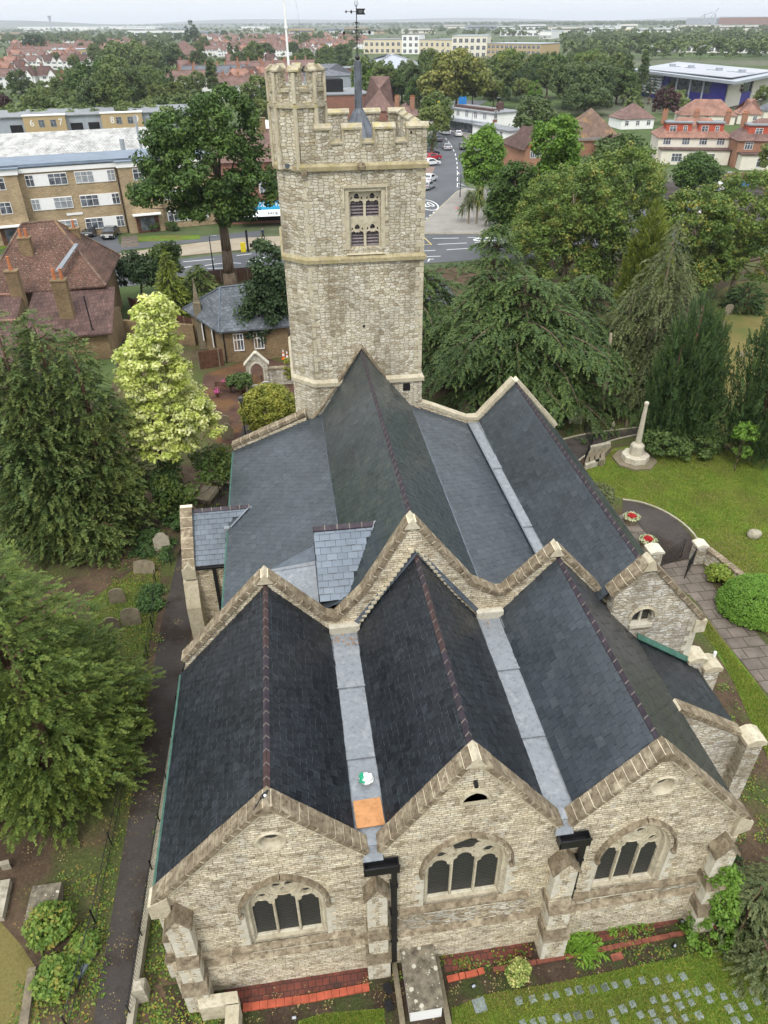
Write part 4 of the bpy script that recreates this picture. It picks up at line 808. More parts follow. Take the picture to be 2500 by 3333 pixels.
for c_ in (a0 + 0.07 + hwd / 2, a1 - 0.07 - hwd / 2):
 for (zb_, zt_) in ((b0 + 0.03, 18.60), (18.84, b1 - 0.02)):
  zs_ = zt_ - 0.62; h = hwd / 2
  holes.append([(c_ - h, zb_), (c_ - h, zs_), (c_ - h * .9, zs_ + .13), (c_ - h * .5, zs_ + .17), (c_ - h * .2, zs_ + .1), (c_, zs_ + .14), (c_ + h * .2, zs_ + .1), (c_ + h * .5, zs_ + .17), (c_ + h * .9, zs_ + .13), (c_ + h, zs_), (c_ + h, zb_)])
  holes.append(circ(c_, zs_ + 0.36, 0.13, 0.13, 14, 3, 0.12, -math.pi / 2 * 3))
  for s in (-1, 1): holes.append([(c_ + s * h * .62, zs_ + .27), (c_ + s * h * .95, zs_ + .2), (c_ + s * h * .8, zs_ + .38)])
mb = MB(); mb.plate([(a0, b0), (a1, b0), (a1, b1), (a0, b1)], holes, XZ(38.22), 0, 0.12, 0, 0.1); mb.build('tracery', M['ash'], bw)
mb = MB(); z = b0 + 0.06
while z < b1 - 0.25:
 mb.prism([(a0 + .05, 38.34, z), (a0 + .05, 38.36, z + .025), (a0 + .05, 38.52, z + .125), (a0 + .05, 38.52, z + .10)], (a1 - a0 - .1, 0, 0)); z += 0.155
mb.build('louvres', M['louvre'], bw)
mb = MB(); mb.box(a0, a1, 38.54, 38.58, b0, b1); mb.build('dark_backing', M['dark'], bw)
# stair turret
TC = (1.32, 39.35); TR = 1.30
octp = lambda r, ph=-math.pi / 2 - 0.12: [(TC[0] + r * math.cos(ph + math.pi / 4 * i), TC[1] + r * math.sin(ph + math.pi / 4 * i)) for i in range(8)]
mb = MB(); mb.prism([(x, y, 21.1) for x, y in octp(TR)], (0, 0, 3.3)); tur = mb.build('stair_turret', M['tower'], church)
mb = MB(); mb.prism([(x, y, 23.70) for x, y in octp(TR + 0.12)], (0, 0, 0.12)); mb.prism([(x, y, 23.82) for x, y in octp(TR + 0.05)], (0, 0, 0.1)); mb.build('string_course', M['ashlc'], tur)
mb = MB()
for (x, y) in octp(TR + 0.02): mb.tube((x, y, 21.1), (x, y, 23.7), 0.11, n=8); mb.tube((x, y, 23.9), (x, y, 25.1), 0.09, n=8)
mb.build('corner_shafts', M['ash'], tur)
P8 = octp(TR); mbm = MB(); mbc = MB(); mbf = MB()
for i in range(8):
 p = Vector((*P8[i], 0)); pa = Vector((*P8[i - 1], 0)); pb = Vector((*P8[(i + 1) % 8], 0)); ce = Vector((*TC, 0))
 for nb in (pa, pb):
  e = p + (nb - p) * 0.22; f1 = 0.74; mbm.prism([(p.x, p.y, 24.38), (e.x, e.y, 24.38), (ce.x + (e.x - ce.x) * f1, ce.y + (e.y - ce.y) * f1, 24.38), (ce.x + (p.x - ce.x) * f1, ce.y + (p.y - ce.y) * f1, 24.38)], (0, 0, 0.77))
  g = 1.08; f2 = 0.68; e2 = p + (nb - p) * 0.27
  A_ = [(ce.x + (p.x - ce.x) * g, ce.y + (p.y - ce.y) * g), (ce.x + (e2.x - ce.x) * g, ce.y + (e2.y - ce.y) * g), (ce.x + (e2.x - ce.x) * f2, ce.y + (e2.y - ce.y) * f2), (ce.x + (p.x - ce.x) * f2, ce.y + (p.y - ce.y) * f2)]
  mp_ = [((A_[0][0] + A_[3][0]) / 2, (A_[0][1] + A_[3][1]) / 2), ((A_[1][0] + A_[2][0]) / 2, (A_[1][1] + A_[2][1]) / 2)]
  mbc.prism([(x, y, 25.14) for x, y in A_], (0, 0, 0.07)); mbc.add([(x, y, 25.21) for x, y in A_] + [(x, y, 25.40) for x, y in mp_], [(0, 1, 5, 4), (2, 3, 4, 5), (1, 2, 5), (3, 0, 4)])
 e1 = p + (pb - p) * 0.23; e2 = p + (pb - p) * 0.77; g = 1.05; f2 = 0.72
 mbf.prism([(ce.x + (e1.x - ce.x) * g, ce.y + (e1.y - ce.y) * g, 24.34), (ce.x + (e2.x - ce.x) * g, ce.y + (e2.y - ce.y) * g, 24.34), (ce.x + (e2.x - ce.x) * f2, ce.y + (e2.y - ce.y) * f2, 24.34), (ce.x + (e1.x - ce.x) * f2, ce.y + (e1.y - ce.y) * f2, 24.34)], (0, 0, 0.14))
mbm.build('turret_merlons', M['tower'], tur); mbc.build('turret_caps', M['ashlc'], tur); mbf.build('embrasure_stones', M['ashlc'], tur)
# quoins on the tower corners, putlog holes
mb = MB(); z = 10.3; k = 0
while z < 20.9:
 if not 16.5 < z < 17.0:
  l = 0.42 if k % 2 else 0.22; mb.box(7.362 - l, 7.366, 37.994, 38.02, z, z + 0.26); l2 = 0.36 if k % 3 == 0 else 0.18; mb.box(1.30, 1.3 + l2, 37.994, 38.02, z + 0.05, z + 0.29)
 z += 0.3 + 0.1 * (k % 3 == 0); k += 1
mb.build('quoins', M['ash'], church)
mb = MB(); mb.box(4.05, 4.17, 37.993, 38.02, 13.15, 13.3); mb.box(6.55, 6.64, 37.96, 37.99, 22.55, 22.66); mb.box(6.3, 6.72, 37.94, 38.0, 9.25, 9.72); mb.build('putlog_holes', M['dark'], church)
mb = MB(); apx = Vector((3.93, 37.99, 12.16))
for s, q in ((-1, Vector((0.9, 37.99, 7.9))), (1, Vector((7.35, 37.99, 8.1)))):
 k_ = Vector((3.93 + s * 2.62, 37.99, 8.32)); 
 for a, b in ((apx, k_), (k_, q)): mb.prism([a, b, b + Vector((0, -0.14, -0.14)), a + Vector((0, -0.14, -0.14))], (0, 0, 0.1))
mb.build('creasing_stones', M['cope'], church)
# ================================================================= GROUND, ROADS, PATHS
def sheet(name, pts, z, mat, thick=None, **t):
 mb = MB()
 if thick: mb.prism([(p[0], p[1], z) for p in pts], (0, 0, thick))
 else:
  tri = geometry.tessellate_polygon([[Vector((p[0], p[1], 0)) for p in pts]])
  mb.add([(p[0], p[1], z) for p in pts], [tuple(q) for q in tri])
 t.setdefault('kind', 'structure'); return mb.build(name, mat, None, **t)
def gp(*ps): return [G(*p)[:2] for p in ps]
def smooth(pts, n=2):
 for _ in range(n):
  o = []
  for i in range(len(pts)):
   a, b = pts[i], pts[(i + 1) % len(pts)]; o += [(a[0] * .75 + b[0] * .25, a[1] * .75 + b[1] * .25), (a[0] * .25 + b[0] * .75, a[1] * .25 + b[1] * .75)]
  pts = o
 return pts
def strip(name, pts, hw, z, mat, thick=None, **t):
 L, Rr = [], []
 for i, p in enumerate(pts):
  a = pts[max(0, i - 1)]; b = pts[min(len(pts) - 1, i + 1)]; d = Vector((b[0] - a[0], b[1] - a[1])).normalized(); h = hw[i] if hasattr(hw, '__len__') else hw
  L.append((p[0] - d.y * h, p[1] + d.x * h)); Rr.append((p[0] + d.y * h, p[1] - d.x * h))
 mb = MB(); n = len(pts)
 for i in range(n - 1):
  q = [(*L[i], z), (*Rr[i], z), (*Rr[i + 1], z), (*L[i + 1], z)]
  if thick: mb.prism(q, (0, 0, thick))
  else: mb.poly(q)
 t.setdefault('kind', 'structure'); return mb.build(name, mat, None, **t)
def chaikin(pts, n=2):
 for _ in range(n):
  o = [pts[0]]
  for i in range(len(pts) - 1):
   a, b = pts[i], pts[i + 1]; o += [(a[0] * .75 + b[0] * .25, a[1] * .75 + b[1] * .25), (a[0] * .25 + b[0] * .75, a[1] * .25 + b[1] * .75)]
  pts = o + [pts[-1]]
 return pts
sheet('ground', [(-15000, -300), (15000, -300), (15000, 20000), (-15000, 20000)], -0.03, M['land'])
sheet('churchyard_ground', [(-45, -10), (75, -10), (75, 94), (30, 95), (-12, 93), (-18, 88), (-16, 60), (-45, 60)], 0.0, M['litter'])
sheet('lawn', smooth(gp((1235, 1030), (1290, 985), (1340, 962), (1500, 960), (1800, 1010), (2300, 1300), (2200, 1600), (1659, 1395), (1545, 1240), (1500, 1165), (1450, 1115), (1400, 1092), (1330, 1075)), 1), 0.004, M['grass'])
sheet('lawn', smooth(gp((1460, 1270), (1500, 1300), (1565, 1385), (1659, 1505), (1720, 1660), (1659, 1640), (1560, 1420), (1480, 1320)), 1), 0.004, M['grass'])
sheet('lawn', gp((985, 2400), (975, 2180), (1040, 2150), (1190, 2125), (1480, 2065), (1640, 2010), (1900, 2000), (2000, 2400)), 0.008, M['grass'])
sheet('lawn', gp((630, 2400), (645, 2205), (700, 2188), (830, 2178), (838, 2400)), 0.008, M['grass'])
sheet('lawn', gp((-150, 2300), (0, 1990), (45, 2040), (90, 2110), (70, 2300)), 0.006, M['grassd'])
sheet('lawn', gp((190, 1300), (320, 1210), (350, 1200), (340, 1330), (300, 1480), (215, 1400)), 0.006, m_ground('thin_churchyard_grass', [(0.055, 0.072, 0.02), (0.08, 0.105, 0.028), (0.12, 0.125, 0.042)], 0.9, 9, 0.8, 0.95, (0.085, 0.06, 0.038), 0.25))
sheet('lawn', gp((445, 900), (520, 930), (500, 1010), (430, 1010), (440, 950)), 0.006, bpy.data.materials['thin_churchyard_grass'])
sheet('dry_meadow', smooth(gp((1450, 950), (1500, 880), (1535, 640), (1600, 600), (2000, 600), (2000, 1010), (1659, 975)), 1), 0.004, M['grassd'])
sheet('flower_bed', gp((470, 2400), (350, 2130), (790, 2060), (1250, 1990), (1500, 1940), (1640, 1900), (1750, 1990), (1480, 2080), (1000, 2160), (975, 2400)), 0.004, M['soil'])
sheet('tiled_bed', gp((475, 2132), (790, 2078), (797, 2122), (520, 2172)), 0.012, M['quarry'])
sheet('tiled_bed', gp((950, 2060), (1140, 2030), (1150, 2065), (965, 2100)), 0.012, M['quarry'])
sheet('tiled_bed', gp((1235, 2020), (1480, 1945), (1500, 1985), (1240, 2050)), 0.012, M['quarry'])
sheet('flagstone_path', gp((1418, 1222), (1508, 1205), (1565, 1308), (1606, 1337), (1659, 1395), (1900, 1700), (1900, 1900), (1659, 1500), (1560, 1378), (1498, 1294), (1455, 1260)), 0.014, M['flag'])
sheet('paved_terrace', gp((1325, 1120), (1350, 1108), (1420, 1150), (1505, 1200), (1420, 1225), (1350, 1190)), 0.010, M['flag'])
sheet('churchyard_path', [(-8.25, 6), (-8.2, 20), (-8.2, 30), (-7.8, 37.5), (-6.6, 41), (-5.2, 45), (-4.4, 52), (-3.4, 60), (-1.4, 60), (-3.0, 50), (-4.0, 44), (-4.3, 38), (-6.2, 33.5), (-6.6, 28), (-6.85, 24), (-7.1, 16), (-7.15, 6)], 0.016, M['asphp'])
sheet('churchyard_path', gp((1345, 1082), (1385, 1087), (1440, 1108), (1495, 1150), (1520, 1200), (1425, 1222), (1405, 1165), (1375, 1125), (1345, 1108)), 0.018, M['asphp'])
sheet('churchyard_path', gp((1190, 985), (1205, 955), (1260, 940), (1370, 927), (1470, 915), (1470, 925), (1375, 942), (1315, 955), (1275, 978), (1235, 1010)), 0.016, M['asphp'])
for pts in ([(1345, 1080), (1385, 1085), (1440, 1106), (1497, 1148), (1520, 1195)], [(1205, 953), (1260, 938), (1370, 925), (1470, 913)], [(1235, 1008), (1275, 976), (1315, 953), (1375, 940)]):
 strip('path_edging', chaikin(gp(*pts)), 0.06, 0.018, M['gravel'], 0.07)
strip('path_edging', [(-6.95, 10.5), (-6.85, 16), (-6.65, 24), (-6.35, 27.5)], 0.10, 0.0, M['gravel'], 0.45)
# gate yard behind the north side
sheet('gate_yard', gp((430, 880), (440, 810), (560, 770), (640, 790), (640, 850), (560, 880), (520, 960), (470, 960)), 0.010, m_ground('damp_brick_yard', [(0.05, 0.03, 0.022), (0.08, 0.045, 0.034), (0.11, 0.066, 0.05)], 0.5, 8, 0.4, 0.8, (0.12, 0.065, 0.03), 0.3))
# main road and the high street
mroad = chaikin([(-110, 78), (-60, 88), (-35, 94.5), (-12, 100.3), (0, 103), (20, 105), (45, 106), (80, 105), (140, 98)])
strip('main_road', mroad, [5.0 + (2.6 if 8 < p[0] < 45 else 0) for p in mroad], 0.004, M['asph'])
sheet('high_street', [G(1000, 405)[:2], G(985, 420)[:2], G(915, 478)[:2], (19, 118), (10, 113), (14, 110.5), (30, 112), (20, 110), (8, 109), (6, 114), (13, 124), (20, 138), (25, 152), (30, 168), (36, 193), (44, 225), (55, 275), (75, 330), (88, 326), (63, 270), (56, 238), G(1008, 330)[:2], G(1010, 370)[:2]], 0.009, M['asph'])
sheet('side_street', gp((1003, 395), (1010, 405), (1300, 430), (1659, 500), (1659, 520), (1290, 445), (1005, 412)), 0.008, M['asph'])
sheet('road_junction', gp((700, 470), (915, 478), (915, 512), (700, 520)), 0.0125, M['asph'])
K = lambda x, y: ((1350 + x * .3918) / S_, (330 + y * .3918) / S_)
tri_ = [K(420, 725), K(350, 755), K(60, 1030), K(68, 1100), K(650, 1100), K(700, 1000), K(760, 900), K(760, 760)]
sheet('pavement', gp(*tri_), 0.004, M['pave'], 0.12)
strip('kerb', gp(K(420, 725), K(350, 755), K(60, 1030)), 0.13, 0.004, M['gravel'], 0.135); strip('kerb', gp(K(60, 1104), K(650, 1104)), 0.13, 0.004, M['gravel'], 0.135)
sheet('pavement', gp((945, 250), (937, 290), (925, 292), (925, 250)), 0.004, M['pave'], 0.12)
sheet('pavement', gp(K(385, 270), K(420, 255), K(560, 310), K(760, 470), K(760, 600), K(560, 430), K(470, 350)), 0.004, M['pave'], 0.12)
sheet('pavement', [(-110, 84), (-60, 94.2), (-35, 101), (-13, 106.4), (0, 109.4), (8, 110.4), (7, 115), (-6, 115), (-14, 112.5), (-30, 106), (-110, 92)], 0.004, M['paveb'], 0.12)
sheet('service_road', [(-110, 94), (-33, 108), (-14, 113.5), (-3, 116), (-3, 119.5), (-14, 117), (-33, 112.5), (-110, 99)], 0.006, M['asph'])
sheet('parking_bay', gp((185, 520), (215, 545), (262, 545), (252, 500), (190, 490)), 0.010, M['asph'])
sheet('verge', gp((300, 522), (296, 512), (360, 508), (430, 508), (435, 516), (380, 520)), 0.012, M['grass']); sheet('verge', gp((-40, 522), (30, 516), (20, 535), (-40, 545)), 0.012, M['grass'])
sheet('front_path', gp((262, 512), (296, 508), (300, 532), (262, 535)), 0.012, M['flag'])
sheet('brick_forecourt', gp(K(60, 540), K(170, 545), K(140, 610), K(40, 600)), 0.012, m_plain('red_paviours', (0.2, 0.13, 0.1)))
sheet('car_park', gp((1370, 400), (1560, 380), (1800, 400), (1800, 520), (1500, 500), (1350, 440)), 0.004, M['asphp'])
# painted markings
def dash(a, b, w, mat='paint', z=0.0155, nm='road_marking'): return strip(nm, gp(a, b), w, z, M[mat])
cl = [K(250, 300), K(300, 360), K(335, 430), K(350, 500), K(355, 575)]
for i in range(len(cl) - 1):
 a, b = cl[i], cl[i + 1]
 for t in (0.05, 0.55): dash((a[0] + (b[0] - a[0]) * t, a[1] + (b[1] - a[1]) * t), (a[0] + (b[0] - a[0]) * (t + .25), a[1] + (b[1] - a[1]) * (t + .25)), 0.09)
for y in (580, 630, 680): dash(K(355, y), K(354, y + 33), 0.08)
dash(K(350, 575), K(370, 605), 0.07); dash(K(360, 680), K(415, 700), 0.06); dash(K(360, 715), K(425, 722), 0.06)
for (a, b) in (((150, 1139), (365, 1136)), ((440, 1131), (580, 1133)), ((190, 1188), (432, 1177)), ((498, 1172), (570, 1168)), ((65, 1243), (172, 1238)), ((265, 1233), (440, 1222)), ((80, 1291), (215, 1286)), ((110, 1330), (122, 1312)), ((112, 1311), (158, 1311))): dash(K(*a), K(*b), 0.09)
dash(K(65, 1190), K(140, 1190), 0.09, 'painty'); dash(K(140, 1190), K(75, 1128), 0.09, 'painty')
for i in range(9):
 t = i / 9; dash((K(340, 770)[0] + (K(75, 990)[0] - K(340, 770)[0]) * t, K(340, 770)[1] + (K(75, 990)[1] - K(340, 770)[1]) * t), (K(340, 770)[0] + (K(75, 990)[0] - K(340, 770)[0]) * (t + .05), K(340, 770)[1] + (K(75, 990)[1] - K(340, 770)[1]) * (t + .05)), 0.07)
def ellipse_ring(c, rx, ry, w, z=0.0165, a0=0, a1=2 * math.pi):
 mb = MB(); n = 28
 for i in range(n):
  t, s = a0 + (a1 - a0) * i / n, a0 + (a1 - a0) * (i + 1) / n
  mb.poly([(c[0] + rx * math.cos(t), c[1] + ry * math.sin(t), z), (c[0] + rx * math.cos(s), c[1] + ry * math.sin(s), z), (c[0] + (rx - w) * math.cos(s), c[1] + (ry - w * 1.6) * math.sin(s), z), (c[0] + (rx - w) * math.cos(t), c[1] + (ry - w * 1.6) * math.sin(t), z)])
 return mb.build('road_marking', M['paint'], None, kind='structure')
c20 = G(*K(110, 860)); ellipse_ring(c20, 1.75, 4.6, 0.22)
def text(name, body, size, loc, rot, mat, parent=None, sx=1.0, sy=1.0, ext=0.0, kind=None):
 cu = bpy.data.curves.new(name, 'FONT'); cu.body = body; cu.size = size; cu.align_x = 'CENTER'; cu.align_y = 'CENTER'; cu.extrude = ext; cu.materials.append(mat)
 o = bpy.data.objects.new(name, cu); COL.objects.link(o); o.parent = parent; o.location = Vector(loc) - wloc(parent); o.rotation_euler = rot; o.scale = (sx, sy, 1)
 return tag(o, kind=kind)
text('road_marking', '20', 2.1, (c20[0], c20[1], 0.0165), (0, 0, 0.1), M['paint'], sx=1.05, sy=2.4, kind='structure')
ce = G(*K(605, 1147)); ellipse_ring(ce, 2.2, 1.1, 0.3)
D4 = lambda x, y: (x * .5425 / S_, (330 + y * .5425) / S_)
for (a, b) in (((1100, 963), (1285, 946)), ((1230, 985), (1365, 967)), ((1365, 967), (1448, 972)), ((1245, 1003), (1365, 1000)), ((1480, 963), (1560, 938)), ((1560, 938), (1590, 936)), ((1480, 963), (1590, 958)), ((1550, 958), (1590, 936)), ((1420, 925), (1510, 915)), ((1060, 1005), (1150, 990))): dash(D4(*a), D4(*b), 0.09)
# far land: fields and hills
sheet('field', [(950, 2300), (2100, 1700), (2350, 2300), (1400, 3000)], 0.5, m_ground('golden_field', [(0.26, 0.22, 0.09), (0.3, 0.26, 0.11), (0.33, 0.3, 0.14)], 0.004, 0.02, 0.0))
def hills(y, h, seed, x0, x1, mat):
 rg = random.Random(seed); mb = MB(); n = 60; top = []; bot = []
 for i in range(n + 1):
  x = x0 + (x1 - x0) * i / n; hh = h * (0.55 + 0.25 * math.sin(i * 0.17 + seed) + 0.2 * math.sin(i * 0.41 + seed * 2)); e = min(1, i / 8, (n - i) / 8)
  top.append((x, y + 900, max(3, hh * e))); bot.append((x, y, 0))
 for i in range(n): mb.add([bot[i], bot[i + 1], top[i + 1], top[i]], [(0, 1, 2, 3)])
 back = [(p[0], p[1] + 1500, 0) for p in top]
 for i in range(n): mb.add([top[i], top[i + 1], back[i + 1], back[i]], [(0, 1, 2, 3)])
 return mb.build('hills', mat, None, True, kind='structure')
M['hill'] = m_ground('distant_hills', [(0.05, 0.07, 0.04), (0.07, 0.09, 0.05), (0.09, 0.11, 0.06)], 0.003, 0.02, 0)
hills(9000, 70, 2, -9000, 500, M['hill']); hills(12500, 75, 5, -3000, 12000, M['hill'])
# ================================================================= FOLIAGE TOOLS
def unit(a): return a / np.maximum(np.linalg.norm(a, axis=1, keepdims=True), 1e-9)
def leaf_arrays(C_, N_, S_z, rg, asp=0.62):
 t = unit(np.cross(N_, unit(rg.normal(size=N_.shape)))); b = np.cross(N_, t); s = S_z[:, None]
 V = np.stack([C_ + t * s, C_ + b * s * asp, C_ - t * s, C_ - b * s * asp], 1).reshape(-1, 3)
 return V, np.arange(len(V)).reshape(-1, 4)
def clump_leaves(cc, cr, nl, size, rg, up=0.5, flat=0.75, rv=None):
 n = len(cc) * nl; d = unit(rg.normal(size=(n, 3))); rr = rg.random((n, 1)) ** 0.4
 base = np.repeat(cc, nl, 0); R_ = np.repeat(cr, nl)[:, None]
 P = base + d * rr * R_ * np.array([1, 1, flat]); N_ = unit(d * 0.7 + np.array([0, 0, up]) + rg.normal(size=(n, 3)) * 0.45)
 s = size * rg.uniform(0.6, 1.25, n); crv = np.repeat(rg.random(len(cc)) if rv is None else rv, nl)
 return P, N_, s, np.clip(crv * 0.55 + rg.random(n) * 0.45, 0, 1)
def crown_points(env, K_, rg, lo=-0.55, shell=0.72):
 vol = np.array([(e[3] * e[4] * e[5]) ** 0.667 for e in env]); pick = rg.choice(len(env), K_, p=vol / vol.sum())
 E_ = np.array(env, float)[pick]; d = unit(rg.normal(size=(K_ * 3, 3))); d = d[d[:, 2] > lo][:K_]
 while len(d) < K_: d = np.vstack([d, d[:K_ - len(d)]])
 r = rg.uniform(shell, 1.0, (K_, 1)); return E_[:, :3] + d * r * E_[:, 3:6]
def limbs(mb, base, top, r0, targets, rg, bend=0.3, kmin=1):
 base = Vector(base); top = Vector(top); n = 6; pts = []
 for i in range(n + 1):
  t = i / n; p = base.lerp(top, t) + Vector((rg.normal() * bend * t, rg.normal() * bend * t, 0)) * 0.4; pts.append(p)
 mb.path(pts, [r0 * (1.25 if i == 0 else 1) * (1 - 0.75 * i / n) for i in range(n + 1)], 9)
 for q in targets:
  k = int(rg.integers(kmin, n)); a = pts[k]; q = Vector(q); m = a.lerp(q, 0.5) + Vector((0, 0, -0.06 * (q - a).length)) + Vector(rg.normal(size=3)) * 0.15
  rr = r0 * (1 - 0.75 * k / n) * 0.42; mb.path([a, m, q], [rr, rr * 0.6, rr * 0.2], 6)
def dec_tree(name, base, height, env, mat, label, cat='tree', group=None, K_=160, nl=110, rc=0.8, size=0.16, seed=1, tr=0.35, bark='bark', trunk_h=0.75, lo=-0.55, lean=(0, 0), up=0.5, nlimb=14, flat=0.75, shell=0.72, kmin=2):
 rg = np.random.default_rng(seed); t = empty(name, base, 0, label, cat, group); b = np.array(base, float)
 cc = crown_points(env, K_, rg, lo, shell); cr = rc * rg.uniform(0.65, 1.25, K_)
 P, N_, s, r = clump_leaves(cc, cr, nl, size, rg, up, flat); V, F4 = leaf_arrays(P, N_, s, rg)
 npmesh('crown', V + b, F4, r, mat, t)
 mb = MB(); limbs(mb, (b[0], b[1], 0), (b[0] + lean[0], b[1] + lean[1], height * trunk_h), tr, [b + cc[i] * 0.9 for i in rg.choice(K_, min(nlimb, K_), False)], rg, .3, kmin)
 mb.build('trunk', M[bark], t, True); return t
def sprays(P0, D, L, rg, nb=12, wid=0.14, droop=0.35, fan=0.55, lenf=0.42):
 n = len(P0); k = nb; D = unit(D); side = unit(np.cross(D, np.array([0, 0, 1.0]) + rg.normal(size=D.shape) * 0.35)); up = np.cross(side, D)
 t = (np.tile(np.arange(k), n) + rg.random(n * k)) / k; sg = np.where(np.tile(np.arange(k), n) % 2 == 0, 1.0, -1.0)
 rep = lambda a: np.repeat(a, k, 0); D_, S2, U2, Lr = rep(D), rep(side), rep(up), np.repeat(L, k)
 B = rep(P0) + D_ * (t * Lr)[:, None] + np.array([0, 0, -1.0]) * (droop * t * t * Lr)[:, None]
 dirv = unit(D_ * (0.65 + 0.5 * t)[:, None] + S2 * (sg * fan * (1.15 - t * 0.7))[:, None] + np.array([0, 0, -1.0]) * (droop * t * 1.4)[:, None] + rg.normal(size=B.shape) * 0.16)
 bl = Lr * lenf * (1.0 - 0.45 * t) * rg.uniform(0.7, 1.2, n * k); w = Lr * wid * rg.uniform(0.7, 1.2, n * k)
 nn = unit(U2 + rg.normal(size=B.shape) * 0.35); wv_ = unit(np.cross(dirv, nn)) * w[:, None]
 T_ = B + dirv * bl[:, None]; Mid = B + dirv * (bl * 0.5)[:, None]
 V = np.stack([B, Mid + wv_ * .5, T_, Mid - wv_ * .5], 1).reshape(-1, 3); tip = np.clip(0.25 + 0.5 * t + rg.normal(size=n * k) * 0.12, 0, 1)
 return V, np.arange(len(V)).reshape(-1, 4), np.clip(tip * 0.6 + np.repeat(rg.random(n), k) * 0.4, 0, 1)
def conifer(name, base, height, rad, mat, label, cat='tree', group=None, n=2600, L=0.75, prof=None, seed=1, z0=0.03, nb=13, droop=0.4, out=0.9, upw=0.1, cones=None, bark='barkr', tr=0.3, wid=0.14, lumps=5, lam=0.16, twigs=0, lenf=0.42, fan=0.55):
 """cones: list of (dx, dy, height, radius) that make up the crown"""
 rg = np.random.default_rng(seed); b = np.array(base, float); t = empty(name, base, 0, label, cat, group)
 prof = prof or (lambda h: (1 - h) ** 0.8); cones = cones or [(0, 0, height, rad)]; Vs, Fs, rs = [], [], []; off = 0
 tot = sum(c[2] * c[3] for c in cones)
 for ci, c in enumerate(cones):
  m = int(n * c[2] * c[3] / tot); h = z0 + (1 - z0) * rg.random(m * 3) ** 1.15; rr = np.array([prof(x) for x in h]); ok = rg.random(m * 3) < np.clip(rr / max(rr.max(), 1e-6), 0.16, 1); h, rr = h[ok][:m], rr[ok][:m]
  a = rg.random(len(h)) * 2 * math.pi; lump = 1 + lam * np.sin(a * lumps + h * 9 + ci) + lam * 0.7 * np.sin(a * (lumps * 2 + 1) - h * 23) + lam * 0.5 * rg.normal(size=len(h))
  shell = np.where(rg.random(len(h)) < 0.7, 1.0, rg.uniform(0.6, 1.0, len(h))); R_ = c[3] * rr * lump * shell
  P0 = np.stack([b[0] + c[0] + R_ * np.cos(a), b[1] + c[1] + R_ * np.sin(a), h * c[2]], 1)
  D = np.stack([np.cos(a) * out, np.sin(a) * out, np.full(len(h), upw)], 1) + rg.normal(size=P0.shape) * 0.22; Lr = L * rg.uniform(0.6, 1.3, len(h)) * (0.55 + 0.45 * np.clip(rr * 1.6, 0, 1))
  P0 = P0 - unit(D) * (Lr * 0.5)[:, None]
  V, F4, r = sprays(P0, D, Lr, rg, nb, wid, droop, fan, lenf=lenf); Vs.append(V); Fs.append(F4 + off); rs.append(r); off += len(V)
 npmesh('crown', np.vstack(Vs), np.vstack(Fs), np.concatenate(rs), mat, t)
 mb = MB()
 for c in cones: mb.path([(b[0] + c[0] * .3, b[1] + c[1] * .3, 0), (b[0] + c[0], b[1] + c[1], c[2] * 0.5), (b[0] + c[0], b[1] + c[1], c[2] * 0.94)], [tr, tr * 0.6, 0.03], 8)
 for i in range(twigs):
  a = rg.random() * 6.28; h = rg.uniform(0.3, 0.93); c = cones[i % len(cones)]; rr = c[3] * prof(h) * 1.02; z = h * c[2]
  mb.path([(b[0] + c[0], b[1] + c[1], z - .2), (b[0] + c[0] + rr * .6 * math.cos(a), b[1] + c[1] + rr * .6 * math.sin(a), z + .15), (b[0] + c[0] + rr * math.cos(a), b[1] + c[1] + rr * math.sin(a), z + .05)], [0.05, 0.035, 0.015], 5)
 mb.build('trunk', M[bark], t, True); return t
LF = {}
LF['cyp1'] = m_leaf('cypress_foliage', [(0.03, 0.058, 0.02), (0.05, 0.085, 0.03), (0.075, 0.108, 0.036), (0.12, 0.135, 0.05)], 0.15)
LF['cyp2'] = m_leaf('yellow_green_cypress_foliage', [(0.045, 0.075, 0.016), (0.078, 0.118, 0.022), (0.12, 0.16, 0.032), (0.18, 0.19, 0.05)], 0.2)
LF['gold'] = m_leaf('golden_maple_leaves', [(0.34, 0.42, 0.07), (0.52, 0.60, 0.15), (0.68, 0.72, 0.30), (0.82, 0.82, 0.55)], 0.35, big=0.6)
LF['under'] = m_leaf('dark_green_maple_leaves', [(0.03, 0.06, 0.02), (0.05, 0.09, 0.025), (0.09, 0.12, 0.03)], 0.25)  # plain dark green leaf colour for undergrowth, a garden tree and a shrub
LF['oak'] = m_leaf('oak_leaves', [(0.022, 0.046, 0.014), (0.034, 0.070, 0.019), (0.052, 0.100, 0.025), (0.08, 0.135, 0.034)], 0.25, big=0.4)
LF['dark'] = m_leaf('dark_evergreen_leaves', [(0.014, 0.03, 0.014), (0.024, 0.048, 0.02), (0.036, 0.066, 0.026)], 0.15)
LF['mid'] = m_leaf('mid_green_leaves', [(0.035, 0.065, 0.024), (0.055, 0.095, 0.032), (0.08, 0.125, 0.04)], 0.25)
LF['bright'] = m_leaf('bright_green_leaves', [(0.05, 0.11, 0.02), (0.085, 0.17, 0.028), (0.13, 0.23, 0.045)], 0.3)
LF['olive'] = m_leaf('olive_leaves', [(0.036, 0.068, 0.018), (0.052, 0.095, 0.024), (0.072, 0.125, 0.03), (0.095, 0.15, 0.038), (0.13, 0.17, 0.048), (0.25, 0.19, 0.045)], 0.25)
LF['cedar'] = m_leaf('cedar_needles', [(0.020, 0.044, 0.018), (0.036, 0.070, 0.026), (0.060, 0.10, 0.032), (0.11, 0.145, 0.042)], 0.15)
